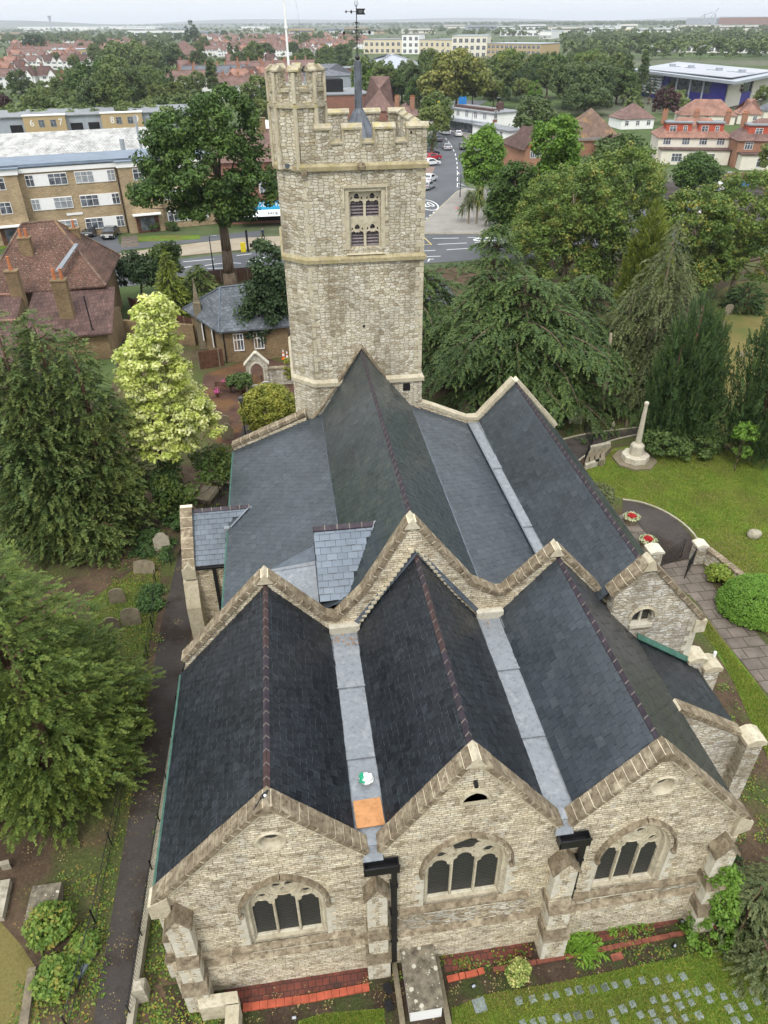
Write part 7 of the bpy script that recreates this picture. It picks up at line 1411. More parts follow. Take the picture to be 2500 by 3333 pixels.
block('tile_roof_house', 'house with orange roof and brick gable at the far right', 'house', 1590, 268, 1640, 269, 245, 9, 'render', 't_org', 1, 2, pitched=3.6)
block('tile_roof_house', 'dark grey roofed house cut by the right edge', 'house', 1646, 262, 1720, 263, 238, 9, 'render', 't_grey', 1, 2, pitched=3.4)
mb = MB(); a, b = G(1566, 398), G(1720, 392); mb.prism([(a[0], a[1], 0), (b[0], b[1], 0), (b[0], b[1] + .4, 0), (a[0], a[1] + .4, 0)], (0, 0, 2.0)); tag(mb.build('boundary_wall', M['br_brown']), 'brick wall along the back of the car park', 'wall')
# --- the blue sports hall with its big flat roof
def sports():
 t = empty('leisure_centre', (175, 330, 0), 0, 'leisure centre with deep blue walls under a wide pale oversailing roof', 'leisure centre')
 z = 8.6; P = [G(1364, 155, z), G(1588, 183, z - .5), G(1662, 157, z), G(1463, 138, z + .4)]; P[2] = G(1700, 160, z)
 mb = MB(); mb.prism(P, (0, 0, 0.9)); rf = mb.build('roof', M['alu'], t)
 ins = lambda f, zz: [tuple(Vector((sum(p[0] for p in P) / 4, sum(p[1] for p in P) / 4, 0)) * (1 - f) + Vector((p[0], p[1], 0)) * f + Vector((0, 0, zz))) for p in P]
 mb = MB(); mb.prism(ins(.86, z + .95), (0, 0, .25)); mb.build('roof_membrane', m_plain('pale_roof_membrane', (0.33, 0.34, 0.37), .5, .1, .05), rf)
 c0 = Vector((sum(p[0] for p in P) / 4, sum(p[1] for p in P) / 4, 0)); mb = MB()
 for k in range(14): q = c0 + (Vector(P[1]) - Vector(P[0])).normalized() * (-26 + k * 4.4 + R.uniform(-1, 1)) + Vector((0, R.uniform(-4, 6), 0)); mb.box(q.x - 1, q.x + 1, q.y - 1, q.y + 1, z + 1.1, z + 1.4 + .8 * (k % 4 == 0))
 mb.build('roof_plant', M['metal'], rf)
 W = ins(.80, 0); mb = MB(); mb.prism(W, (0, 0, 3.8)); mb.build('lower_wall', M['purple'], t)
 W2 = ins(.79, 3.8); mb = MB(); mb.prism(W2, (0, 0, z - 3.8)); mb.build('glazed_wall', M['pane'], t)
 a, b = Vector(ins(.80, 0)[0]), Vector(ins(.80, 0)[1]); D = (b - a); L = D.length; D.normalize(); nrm = Vector((D.y, -D.x, 0)); mb = MB()
 for (f0, f1, z0, z1) in ((0.0, .34, 0, z), (.84, 1.0, 0, z)): p, q = a + D * L * f0, a + D * L * f1; mb.prism([p, q, q + nrm * .3, p + nrm * .3], (0, 0, z1 - .05))
 mb.build('blue_panel', M['purple'], t); mb = MB()
 for k in range(7): p, q = a - D * 2, a + D * L * .27; zz = 1.5 + k * 1.0; mb.prism([p + Vector((0, 0, zz)) + nrm * .5, q + Vector((0, 0, zz)) + nrm * .5, q + Vector((0, 0, zz)) + nrm * 1.1, p + Vector((0, 0, zz)) + nrm * 1.1], (0, 0, .6))
 mb.build('louvres', M['white'], t); mb = MB()
 for f in (.32, .52, .68, .83): p = a + D * L * f + nrm * 3; mb.tube((p.x, p.y, 0), (p.x, p.y, z), .35, n=8)
 mb.build('column', M['alu'], t); b2 = Vector(ins(.80, 0)[2]); D2 = (b2 - b); L2 = D2.length; D2.normalize(); n2 = Vector((D2.y, -D2.x, 0)); mb = MB()
 for (f0, f1) in ((.02, .35), (.6, 1.0)): p, q = b + D2 * L2 * f0, b + D2 * L2 * f1; mb.prism([p, q, q + n2 * .4, p + n2 * .4], (0, 0, z - 1.5))
 mb.build('stone_wall', M['render'], t)
sports()
# --- behind the tower
block('brown_cinema', 'windowless brown brick block directly behind the tower battlements', 'building', 680, 262, 800, 258, 207, 26, 'br_red', 'felt_r', extra=lambda t, L, h: (lambda mb: (mb.box(L * .25, L * .6, 8, 16, h + .3, h + 4), mb.build('plant_room', M['dark'], t)))(MB()))
block('spire_roof_house', 'red tiled corner building with a pyramid roof right of the spirelet', 'house', 785, 262, 850, 262, 238, 16, 'br_red', 't_rb', pitched=9, group=None)
block('tiled_shops', 'small tiled shop roofs with clay chimneys behind the battlement corner', 'shop', 835, 268, 895, 270, 248, 10, 'br_red', 't_rb', pitched=3, extra=lambda t, L, h: [chimney(t, L * f, 5, h + 1, h + 4.5, 1.4, .8, 'br_org', 3, .6) for f in (.2, .75)])
block('grey_gabled_block', 'dark grey clad block with sloping gable behind the stair turret', 'building', 690, 200, 770, 196, 165, 34, 'metal', 't_grey', 2, 4, pitched=4)
block('red_school', 'long red brick school block with white windows above the turret', 'school', 692, 176, 790, 172, 150, 14, 'br_red', 'felt_r', 1, 6)
block('blue_roof_clinic', 'buff building with shallow pale blue roof behind the poplars', 'building', 800, 176, 935, 172, 149, 40, 'br_yel2', 'alu', 2, 8, pitched=6)
block('cream_apartments', 'long cream apartment block with raised white bays on the skyline', 'flats', 786, 116, 890, 116, 86, 50, 'cream', 'felt_r', 2, 9, ww=3, wh=3)
block('cream_apartments', 'white central bay of the cream apartments', 'flats', 868, 117, 905, 117, 75, 30, 'wrender', 'felt_r', 3, 3, ww=3, wh=3)
block('cream_apartments', 'cream apartment wing stepping down to the right', 'flats', 905, 117, 985, 119, 86, 50, 'cream', 'felt_r', 2, 7, ww=3, wh=3)
block('cream_apartments', 'grey and cream apartment block with a white slanted roof', 'flats', 975, 126, 1050, 126, 78, 40, 'render', 'alu', 3, 6, ww=3, wh=3)
block('cream_apartments', 'long grey roofed apartment wing behind the tall lime trees', 'flats', 1050, 130, 1165, 133, 94, 30, 'br_yel2', 'metal', 3, 12, ww=3, wh=3)
block('orange_house', 'orange brick villa with large mansard roof on the left suburb edge', 'house', 386, 138, 438, 136, 118, 18, 'br_org', 't_rb', 2, 4, pitched=9)
block('college_building', 'buff low college building with pale roof at the left skyline', 'building', 118, 124, 205, 122, 108, 40, 'br_yel2', 'alu', 1, 6, ww=4, wh=3)
block('long_school', 'long white school range among the trees at right', 'school', 1398, 112, 1700, 116, 98, 25, 'wrender', 'felt_r', 1, 24, ww=4, wh=3)
for (u0, u1, vb, vt, lab, w_, r_) in ((40, 190, 66, 58, 'long white factory range on the left horizon', 'wrender', 'alu'), (215, 330, 63, 57, 'pale warehouse range near the horizon mast', 'wrender', 'alu'), (340, 395, 66, 59, 'small grey depot on the left horizon', 'metal', 'alu'), (0, 35, 92, 82, 'white low block at the far left edge', 'wrender', 'felt_r'), (700, 780, 76, 68, 'pale sheds left of the weather vane', 'wrender', 'alu'), (1080, 1200, 78, 66, 'white laboratory blocks right of the cream flats', 'wrender', 'alu'), (1250, 1330, 62, 56, 'white distribution sheds beyond the golden field', 'wrender', 'alu'),
          (1480, 1545, 58, 40, 'grey tower blocks under construction on the right horizon', 'metal', 'metal'), (1550, 1650, 58, 38, 'pink brick apartment blocks on the right horizon', 'br_red', 'felt_r'), (520, 560, 64, 57, 'white shed on the horizon left of the flagpole', 'wrender', 'alu'), (1165, 1190, 84, 68, 'white office cube above the lime trees', 'wrender', 'alu')):
 block('horizon_building', lab, 'building', u0, vb, u1, vb, vt, 60, w_, r_, 1, 10, ww=8, wh=4)
brng = random.Random(21)
WW = ['white', 'buff', 'grey', 'pale']
for i in range(26):
 u = 20 + i * 63 + brng.uniform(-20, 20); v = brng.choice([61, 63, 66, 70, 76, 82]); 
 if 775 < u < 1215: v = min(v, 72)
 w_ = brng.choice(['wrender', 'render', 'metal', 'br_yel2', 'wrender']); b_ = empty('horizon_building', (0, 0, 0)); q = G(u, v); L_ = brng.uniform(50, 110); h_ = brng.uniform(8, 14)
 mb = MB(); mb.box(-L_ / 2, L_ / 2, 0, 30, 0, h_); mb.build('wall', M[w_], b_); mb = MB(); mb.box(-L_ / 2 - .5, L_ / 2 + .5, -.5, 30.5, h_, h_ + .8); mb.build('roof', M['alu'], b_); mb = MB(); mb.box(-L_ / 2 + 2, L_ / 2 - 2, -.3, 0, h_ * .45, h_ * .7); mb.build('window_strip', M['pane'], b_)
 b_.location = q; kind_ = {'wrender': 'white', 'render': 'cream', 'metal': 'grey', 'br_yel2': 'buff'}[w_]; b_['_u'] = u; b_['category'] = 'building'; b_['group'] = 'pale low blocks in the far distance'; b_['_k'] = kind_
HB = sorted([o for o in SC.objects if '_u' in o.keys()], key=lambda o: o['_u'])
for kk in ('white', 'cream', 'grey', 'buff'):
 L_ = [o for o in HB if o['_k'] == kk]
 for i, o in enumerate(L_): o['label'] = kk + ' low flat block far away near the horizon, ' + ('leftmost' if i == 0 else 'rightmost' if i == len(L_) - 1 else ['second', 'third', 'fourth', 'fifth', 'sixth', 'seventh', 'eighth', 'ninth', 'tenth', 'eleventh', 'twelfth', 'thirteenth'][i - 1] + ' from left') + ' of the ' + kk + ' ones'
for o in HB: del o['_u']; del o['_k']
def kind_semi(nm, wall, roof, label_):
 return house(nm, label_, 'house', (0, 0, 0), 0, 13, 8.5, 5.3, 8.6, wall, roof, 3.2, 3.2, [(-1.4, 0, 3.6, 1.6, 1.2), (1.4, 0, 3.6, 1.6, 1.2), (-1.2, 0, .8, 1.0, 1.9), (1.2, 0, .8, 1.0, 1.9)], [(0, .6, 7, 9.9, 1.3, .7, 'br_org', 3, .4)], None, None, ((-4.4, 3.4, 2.2, wall), (4.4, 3.4, 2.2, wall)))
def kind_gable(nm, wall, roof, label_):
 return house(nm, label_, 'house', (0, 0, 0), 0, 9, 9, 5.2, 9.0, wall, roof, 0, 3.0, [(-2, 0, 3.5, 1.8, 1.3), (2, 0, 3.5, 1.8, 1.3), (-2, 0, .8, 2.2, 1.5), (2, 0, .4, 1.0, 2.0)], [(-2.5, 1, 7.5, 10.2, 1.0, .7, 'br_red', 2, .4)], None, None, ((1.6, 3.8, 2.6, wall),))
def kind_terr(nm, wall, roof, label_):
 w = [(x, 0, z, 1.1, 1.3) for x in (-11, -8, -5, -2, 1, 4, 7, 10) for z in (.9, 3.7)]
 return house(nm, label_, 'house', (0, 0, 0), 0, 25, 8, 5.4, 8.4, wall, roof, 0, 0, w, [(x, 0, 7.4, 9.9, .9, .7, 'br_org', 2, .4) for x in (-6.2, 0, 6.2)])
SUBK = [(kind_semi, 'wrender', 't_rb', 'semi_detached_house', 'white semi with red-brown hipped roof'), (kind_gable, 'wrender', 't_brown', 'gabled_house', 'white gabled house with a brown roof'), (kind_semi, 'br_red', 't_org', 'semi_detached_house', 'brick semi with orange hipped roof'),
  (kind_terr, 'br_org', 't_grey', 'terraced_houses', 'brick terrace with grey slate roof'), (kind_terr, 'wrender', 't_rb', 'terraced_houses', 'white terrace with red-brown roof'), (kind_gable, 'br_red', 't_rb', 'gabled_house', 'red brick gabled house')]
HS = [  # u, v, kind, turn
 (12, 190, 0, .3), (70, 187, 1, -.2), (110, 186, 1, .2), (28, 152, 2, .2), (75, 150, 0, .1), (112, 150, 1, .4), (150, 150, 0, 0), (12, 168, 2, .3), (55, 166, 1, .4), (95, 136, 0, .1), (130, 135, 2, 0), (165, 136, 5, .1), (188, 150, 1, .3),
 (205, 128, 0, .1), (232, 126, 4, 0), (40, 132, 2, .1), (265, 162, 5, .2), (405, 168, 5, .3), (425, 180, 1, .2), (450, 182, 3, -.15), (492, 180, 3, -.15), (520, 192, 2, .1), (548, 190, 1, -.1), (572, 186, 2, 0), (540, 168, 4, -.1), (592, 172, 4, -.05), (560, 148, 0, .1), (505, 150, 5, .1), (590, 150, 1, .1),
 (470, 206, 0, .15), (560, 212, 5, .1), (595, 205, 4, .1), (640, 186, 2, .1), (640, 165, 4, .1), (395, 196, 4, 0), (520, 214, 4, 0), (160, 214, 5, .2), (185, 208, 1, 0)]
hrng = random.Random(5)
for v, n in ((120, 11), (112, 13), (105, 14), (99, 15), (93, 16), (88, 15), (84, 14)):
 for i in range(n):
  u = 425 + (790 - 425) * (i + hrng.uniform(.1, .9)) / n
  if v > 108 and u > 735: continue
  HS.append((u, v + hrng.uniform(-2, 2), hrng.choice([0, 2, 2, 4, 5, 4]), hrng.uniform(-.5, .5)))
for v, n in ((128, 6), (120, 7), (112, 9), (104, 9), (97, 9)):
 for i in range(n): HS.append((hrng.uniform(0, 380), v + hrng.uniform(-2, 2), hrng.choice([0, 2, 4, 5]), hrng.uniform(-.4, .4)))
OCC = []
def ordw(i, n):
 w = ['leftmost', 'second from left', 'third from left', 'fourth from left', 'fifth from left', 'sixth from left', 'seventh from left', 'eighth from left', 'ninth from left', 'tenth from left', 'eleventh from left', 'twelfth from left']
 if i == n - 1 and n > 1: return 'rightmost'
 if i < 12: return w[i]
 return '%d%s from left' % (i + 1, {1: 'st', 2: 'nd', 3: 'rd'}.get((i + 1) % 10 if i + 1 not in (11, 12, 13) else 0, 'th'))
def zone(u, v):
 band = 'in nearest row' if v > 178 else 'in second row' if v > 158 else 'in middle suburb' if v > 138 else 'in far suburb' if v > 117 else 'deep in suburb' if v > 103 else 'below the horizon' if v > 90 else 'under the horizon line'
 side = 'at far left' if u < 215 else 'left of poplar' if u < 415 else 'left of tower' if u < 610 else 'behind weather vane' if u < 900 else 'beyond the high street' if u < 1230 else 'near right edge'
 return side, band
protos = []
for (fn, w_, r_, nm, lab) in SUBK: protos.append((fn(nm, w_, r_, lab), lab))
groups = {}
used = [False] * len(protos)
for (u, v, k, a) in HS:
 root, lab = protos[k]; o = root if not used[k] else copy_tree(root); used[k] = True
 q = G(u, v); o.location = q; o.rotation_euler = (0, 0, a); o['category'] = 'house'; o['group'] = 'houses in the suburb'; OCC.append((q[0], q[1], 10 + 4 * (k in (3, 4)))); groups.setdefault((lab,) + zone(u, v), []).append((u, o))
def relabel(groups):
 for key, L in groups.items():
  L.sort(key=lambda z: z[0])
  for i, (u, o) in enumerate(L): o['label'] = (key[0] + ' ' + key[1] + ' ' + key[2] + (', ' + ordw(i, len(L)) if len(L) > 1 else ''))
relabel(groups)
# --- trees of the suburb: a few kinds, then copies
def proto_tree(name, mat, env, K_, nl, rc, size, seed, h, tr=.3, label='x'):
 return dec_tree(name, (0, 0, 0), h, env, mat, label, 'tree', 'trees among the suburb houses', K_=K_, nl=nl, rc=rc, size=size, seed=seed, tr=tr, nlimb=6, lo=-.4)
S0, S1, S2 = LF['sub']
PT = [(proto_tree('broadleaf_tree', S0, [(0, 0, 7.5, 4.6, 4.6, 4.6), (2.4, 0, 6, 3, 3, 3)], 90, 46, 1.25, .42, 301, 12), 'mid green broadleaf tree'), (proto_tree('broadleaf_tree', S1, [(0, 0, 8.5, 5.2, 5.2, 5.4), (-2.4, 1, 6, 3.4, 3, 3.4)], 100, 46, 1.35, .45, 302, 14), 'dark green broadleaf tree'),
  (proto_tree('broadleaf_tree', S2, [(0, 0, 5.6, 3.6, 3.6, 3.8)], 60, 46, 1.1, .36, 303, 9), 'light green broadleaf tree'), (proto_tree('broad_tree', S1, [(0, 0, 9.0, 7.6, 6.6, 5.6), (4.5, 0, 7.5, 4.5, 4.5, 4.2), (-5, 0, 7, 4.5, 4.5, 4.2)], 170, 46, 1.6, .5, 304, 15, .5), 'broad spreading dark tree'),
  (proto_tree('broad_tree', S0, [(0, 0, 10, 6.0, 6.0, 6.6), (3, 0, 7, 4.5, 4.5, 4.5)], 140, 46, 1.5, .5, 305, 17, .5), 'tall rounded green tree'), (proto_tree('garden_shrub', S2, [(0, 0, 2.6, 2.6, 2.6, 2.4)], 36, 46, .9, .3, 306, 5, .12), 'low light green garden tree'),
  (proto_tree('purple_tree', LF['purple'], [(0, 0, 6, 4.2, 4.2, 4.6)], 90, 46, 1.1, .36, 307, 10), 'purple leaved tree'), (proto_tree('poplar_tree', S1, [(0, 0, 9, 2.0, 2.0, 8.2)], 80, 46, 1.1, .4, 308, 17), 'narrow dark poplar')]
TS = [(645, 162, 4), (250, 262, 4), (220, 258, 3), (290, 250, 1), (330, 235, 0), (175, 262, 5), (120, 258, 5), (50, 268, 5), (90, 266, 0), (15, 262, 6), (150, 246, 0), (345, 240, 2), (360, 218, 1), (310, 220, 0), (385, 235, 2), (425, 100, 7), (420, 118, 1), (440, 140, 1), (500, 138, 7), (515, 142, 7), (280, 140, 3), (320, 142, 3), (360, 140, 3), (260, 152, 3), (300, 158, 3), (345, 160, 3), (385, 150, 3), (400, 205, 2), (430, 215, 0), (330, 190, 1), (380, 180, 2), (465, 222, 7), (75, 112, 1), (60, 118, 1), (90, 120, 1), (125, 140, 1), (165, 158, 0), (180, 112, 3), (215, 114, 3), (245, 112, 3),
  (575, 290, 2), (560, 270, 0), (590, 262, 2), (50, 215, 1), (140, 222, 0), (180, 236, 2), (230, 225, 3), (262, 232, 4), (275, 205, 1), (205, 200, 0), (10, 240, 5), (60, 240, 5), (100, 238, 2), (790, 222, 4), (830, 226, 4), (862, 222, 1), (815, 200, 0), (880, 200, 4), (900, 230, 1), (778, 205, 0), (740, 158, 1), (720, 160, 0), (700, 118, 3), (750, 120, 0),
  (945, 232, 4), (985, 236, 4), (1020, 236, 1), (925, 205, 4), (965, 200, 4), (1005, 196, 4), (1045, 215, 1), (1080, 205, 4), (1100, 218, 4), (1065, 235, 2), (1150, 232, 2), (1125, 235, 2), (1165, 190, 1), (1200, 195, 4), (1180, 215, 4), (1215, 235, 3), (1250, 240, 3), (1275, 232, 3), (1300, 225, 3), (1320, 205, 4), (1290, 190, 4), (1350, 200, 1), (1380, 215, 7), (1240, 175, 3), (1345, 225, 7), (1150, 165, 4), (1100, 160, 4), (1060, 165, 1),
  (940, 300, 0), (936, 318, 2), (944, 285, 2), (1430, 268, 6), (1572, 226, 6), (1145, 330, 1), (1660, 400, 2), (1410, 120, 6), (1330, 96, 6), (1640, 240, 2)]
NEXP = len(TS); trng = random.Random(11)
def free(x, y, r):
 for (a, b, c) in OCC:
  if (a - x) ** 2 + (b - y) ** 2 < (c + r) ** 2 * .6: return False
 return True
cnt = 0; tries = 0
while cnt < 125 and tries < 4000:
 tries += 1
 if trng.random() < .45: u, v = trng.uniform(1100, 1700), trng.choice([trng.uniform(82, 150), trng.uniform(90, 190)])
 else: u, v = trng.uniform(-30, 1100), trng.uniform(80, 165) if trng.random() < .8 else trng.uniform(165, 225)
 if 770 < u < 1230 and v < 160: continue
 if 1340 < u and 130 < v < 235: continue
 if 380 < u < 900 and v > 170: continue
 if 60 < u < 360 and v > 235: continue
 if u < 205 and v > 112: continue
 q = G(u, v)
 if not free(q[0], q[1], 4): continue
 TS.append((u, v, trng.choice([0, 1, 3, 4, 3, 4, 0, 2]))); OCC.append((q[0], q[1], 4)); cnt += 1
used = [False] * len(PT); groups = {}
for (u, v, k) in TS:
 root, lab = PT[k]; o = root if not used[k] else copy_tree(root); used[k] = True
 s = trng.uniform(.65, .95) if TS.index((u, v, k)) >= NEXP else (trng.uniform(.8, 1.05) if v > 200 and u > 200 else trng.uniform(.6, .85)); q = G(u, v); o.location = q; o.rotation_euler = (0, 0, trng.uniform(0, 6.28)); o.scale = (s, s, s * trng.uniform(.9, 1.1)); groups.setdefault((lab,) + zone(u, v), []).append((u, o))
relabel(groups)
# wooded middle distance: one mass nobody could count
def woodland(name, n, gen, seed, nl, size, r_, mats):
 rg = np.random.default_rng(seed); C_ = []
 while len(C_) < n:
  p = gen(rg)
  if p is not None: C_.append(p)
 C_ = np.array(C_); K_ = 9; h = rg.uniform(.75, 1.25, len(C_)); d = unit(rg.normal(size=(len(C_) * K_, 3))); d[:, 2] = np.abs(d[:, 2]); hh = np.repeat(h, K_)[:, None]
 cc = np.repeat(np.column_stack([C_[:, 0], C_[:, 1], np.full(len(C_), r_ * .9)]), K_, 0) + d * np.array([r_, r_, r_ * 1.0]) * hh * .8
 rv = np.clip(np.repeat(rg.random(len(C_)), K_) * .8 + rg.random(len(cc)) * .2, 0, 1); P, N_, s, r = clump_leaves(cc, np.full(len(cc), r_ * .42), nl, size, rg, .6, .8, rv); V, F4 = leaf_arrays(P, N_, s, rg, .9)
 o = npmesh(name, V, F4, r, mats); o['kind'] = 'stuff'; return o
def gen1(rg):
 u, v = rg.uniform(-60, 1720), 56 + 44 * rg.random() ** 1.1
 if u > 1180 and rg.random() < .5: v = rg.uniform(66, 130)
 if 775 < u < 1215 and v > 82: return None
 if 1230 < u < 1420 and 54 < v < 66: return None
 if 425 < u < 790 and v > 80 and rg.random() < .6: return None
 return G(u, v)[:2]
woodland('far_woodland', 1000, gen1, 401, 13, 1.25, 6.2, m_leaf('far_wood_leaves', [(0.035, 0.062, 0.024), (0.058, 0.09, 0.032), (0.09, 0.12, 0.04)], .15, big=.02))
def gen2(rg):
 u, v = rg.uniform(-60, 1720), rg.uniform(50.5, 58)
 return G(u, v)[:2]
woodland('horizon_woodland', 1500, gen2, 402, 9, 3.2, 9.0, bpy.data.materials['far_wood_leaves'])
def gen3(rg):
 u, v = (rg.uniform(0, 420), rg.uniform(226, 282)) if rg.random() < .45 else ((rg.uniform(1180, 1480), rg.uniform(150, 250)) if rg.random() < .6 else (rg.uniform(200, 420), rg.uniform(130, 225)))
 if u < 210 and v < 250: return None
 if 380 < u and v < 200: return None
 return G(u, v)[:2]
woodland('garden_scrub', 170, gen3, 403, 36, .45, 3.0, LF['sub'][0])
def gen4(rg):
 u = rg.uniform(-40, 1680); v = 78 + 150 * rg.random() ** 1.6
 if u > 770 and u < 1000 and v > 150: return None
 if v > 178 and (u > 470 or (u < 350 and v > 228)): return None
 if 775 < u < 1215 and v < 135 and rg.random() < .7: return None
 if 1355 < u and 128 < v: return None
 return G(u, v)[:2]
woodland('hedges_and_shrubs', 1700, gen4, 404, 10, .6, 1.8, LF['sub'][0])
def big(u, vb, vt, hw, mat, label, seed, K_=150, name='lime_tree'):
 b = G(u, vb); h = PYp(u, vt, b[1])[2]; c_ = RM.T @ (np.array([b[0], b[1], h / 2]) - CAMP); r = hw * -c_[2] / (F_ / S_)
 return dec_tree(name, b, h, [(0, 0, h * .62, r * .85, r * .8, h * .36), (-r * .45, 0, h * .42, r * .6, r * .6, h * .26), (r * .45, 0, h * .45, r * .6, r * .6, h * .28)], mat, label, 'tree', None, K_=K_, nl=70, rc=r * .2, size=r * .05, seed=seed, tr=.4, lo=-.6)
LIME = m_leaf('lime_tree_leaves', [(0.05, 0.075, 0.018), (0.08, 0.105, 0.026), (0.13, 0.145, 0.04), (0.19, 0.19, 0.07)], .2, big=.2)
for i, (u, vb, vt, hw, mt, lab) in enumerate(((985, 243, 106, 76, LIME, 'huge yellow-green lime tree, widest crown beyond the high street'), (812, 222, 140, 46, LF['bright'], 'bright green tree just right of the spirelet'), (868, 222, 150, 42, LF['oak'], 'mid green tree between the spirelet tree and the huge lime'), (905, 235, 165, 34, LF['oak'], 'darker tree tucked against the left of the huge lime'),
  (1098, 215, 104, 44, LF['olive'], 'round topped olive tree right of the huge lime'), (1180, 212, 112, 48, LF['oak'], 'tall oval dark tree beyond the white shops'), (1132, 222, 140, 30, LF['dark'], 'narrow dark tree between the olive and oval trees'), (1270, 185, 108, 46, LF['olive'], 'spreading tree on the skyline left of the leisure centre'), (1262, 250, 180, 52, S1, 'big dark round tree above the pyramid roof'), (1330, 225, 142, 42, LF['mid'], 'tree against the left end of the leisure centre'),
  (1150, 250, 170, 16, LF['bright'], 'slim bright conifer-like tree behind the white shops'), (1075, 232, 178, 26, LF['mid'], 'small tree under the olive crown by the shops'), (1400, 225, 160, 14, LF['dark'], 'slim dark tree in front of the white louvres'), (215, 232, 128, 58, LF['oak'], 'big bright oak-like tree above the industrial units'), (335, 226, 150, 42, LF['mid'], 'broad tree left of the oak top in the suburb'), (290, 160, 90, 62, S0, 'wide tree mass on the left skyline'), (360, 152, 88, 40, S1, 'right half of the skyline tree mass, darker'), (418, 108, 42, 16, LF['dark'], 'tall pointed poplar standing above the left skyline'), (80, 118, 70, 26, LF['dark'], 'dark cedar-like tree at the left skyline'), (932, 345, 268, 13, LF['oak'], 'roadside tree beside the tower corner'))):
 big(u, vb, vt, hw, mt, lab, 600 + i, 150 if hw > 40 else 90)
# masts and cranes
def mast(name, label, cat, u, v, vtop, r0, r1, mat='alu'):
 b = G(u, v); z = PYp(u, vtop, b[1])[2]; mb = MB(); mb.path([b, (b[0], b[1], z * .6), (b[0], b[1], z)], [r0, r0 * .6, r1], 8); return tag(mb.build(name, M[mat]), label, cat)
b = G(113, 66); zt_ = PYp(112, 34, b[1])[2]; mb = MB(); mb.lathe(b, [(5, 0), (3, zt_ * .5), (3.5, zt_ * .62), (9, zt_ * .98), (9, zt_)], 12); tag(mb.build('water_tower', M['alu']), 'funnel topped mast standing on the left horizon', 'mast')
for (u, lab) in ((1517, 'tower crane with raised jib above the horizon flats'), (1540, 'thin tower crane right of the raised jib crane')):
 b = G(u, 60); z = PYp(u, 30, b[1])[2]; mb = MB(); mb.tube(b, (b[0], b[1], z), 2.2, n=4); mb.tube((b[0] - 14, b[1], z * .8), (b[0] + 26, b[1], z * 1.12) if u < 1530 else (b[0] + 6, b[1], z * 1.4), 1.6, n=4); tag(mb.build('tower_crane', M['metal']), lab, 'crane', 'cranes on the horizon')
# ================================================================= SMALLER THINGS
def thing1(mb, name, mat, label, cat, group=None, smooth=False): return tag(mb.build(name, mat, None, smooth), label, cat, group)
# flagpole and stays on the turret
fp = empty('flagpole', (1.05, 39.2, 24.6), 0, 'white flagpole rising out of the stair turret', 'flagpole')
mb = MB(); mb.path([(1.05, 39.2, 24.6), (1.04, 39.2, 27.5), (0.98, 39.2, 32.5)], [0.055, 0.048, 0.035], 10); mb.build('pole', M['white'], fp)
mb = MB(); mb.tube((1.05, 39.2, 26.75), (1.05, 39.2, 26.84), 0.08, n=10); mb.build('collar', M['white'], fp)
mb = MB(); mb.path([(1.9, 39.3, 25.0), (1.75, 39.25, 26.2), (1.35, 39.2, 29.5), (1.0, 39.2, 32.3)], [0.006] * 4, 4); mb.build('halyard', M['metal'], fp)
# board, bag and bird on the roof
ply = MB(); ply.obox((1.19, 12.95, 6.98), (0.86, 0.92, 0.022), 0.02, tiltx=0.02); thing1(ply, 'plywood_board', M['ply'], 'orange plywood board lying over the left valley gutter', 'board')
bag = empty('carrier_bag', (1.22, 14.1, 6.98), 0, 'crumpled green and white plastic bag in the left valley gutter', 'bag')
def lump(c, r, seed, n=10, m=7, amp=.25):
 rg = random.Random(seed); mb = MB(); vs = []
 for j in range(m + 1):
  for i in range(n):
   t = 2 * math.pi * i / n; p = math.pi * j / m; k = 1 + rg.uniform(-amp, amp); vs.append((c[0] + r[0] * k * math.cos(t) * math.sin(p), c[1] + r[1] * k * math.sin(t) * math.sin(p), c[2] + r[2] * k * math.cos(p)))
 mb.add(vs, [(j * n + i, j * n + (i + 1) % n, (j + 1) * n + (i + 1) % n, (j + 1) * n + i) for j in range(m) for i in range(n)]); return mb
lump((1.26, 14.1, 7.06), (.2, .2, .12), 3).build('white_side', M['white'], bag); M['greenp'] = m_plain('green_plastic', (0.02, 0.32, 0.17), .4, .2); lump((1.13, 14.12, 7.05), (.12, .19, .12), 4).build('green_side', M['greenp'], bag)
bird = empty('magpie', (-1.69, 11.92, 9.86), 0, 'black and white magpie perched on the left gable apex', 'bird')
mb = MB(); px_, py_, pz = -1.69, 11.90, 9.92
prof = [((px_ - .17, py_ - .10, pz - .04), .008), ((px_ - .10, py_ - .06, pz + .02), .022), ((px_ - .03, py_ - .02, pz + .08), .055), ((px_ + .03, py_ + .01, pz + .12), .062), ((px_ + .075, py_ + .03, pz + .16), .04), ((px_ + .10, py_ + .045, pz + .20), .036), ((px_ + .135, py_ + .05, pz + .20), .012), ((px_ + .165, py_ + .05, pz + .195), .003)]
mb.path([p for p, r_ in prof], [r_ for p, r_ in prof], 8); mb.path([(px_ - .15, py_ - .1, pz - .03), (px_ - .24, py_ - .18, pz - .10), (px_ - .30, py_ - .24, pz - .16)], [.02, .022, .012], 5); mb.build('body', M['iron'], bird, True)
mb = MB(); mb.lathe((px_ + .03, py_ - .03, pz + .075), [(.01, 0), (.045, .03), (.04, .07), (.01, .09)], 8); mb.build('white_wing_patch', M['white'], bird)
mb = MB(); mb.tube((px_, py_, pz - .05), (px_, py_, pz + .06), .006, n=4); mb.tube((px_ + .03, py_, pz - .05), (px_ + .03, py_, pz + .06), .006, n=4); mb.build('legs', M['iron'], bird)
thing1((lambda m: m.box(4.03, 4.14, 11.66, 11.84, 9.45, 9.57))(MB()), 'floodlight', M['iron'], 'small black floodlight under the middle gable apex', 'floodlight')
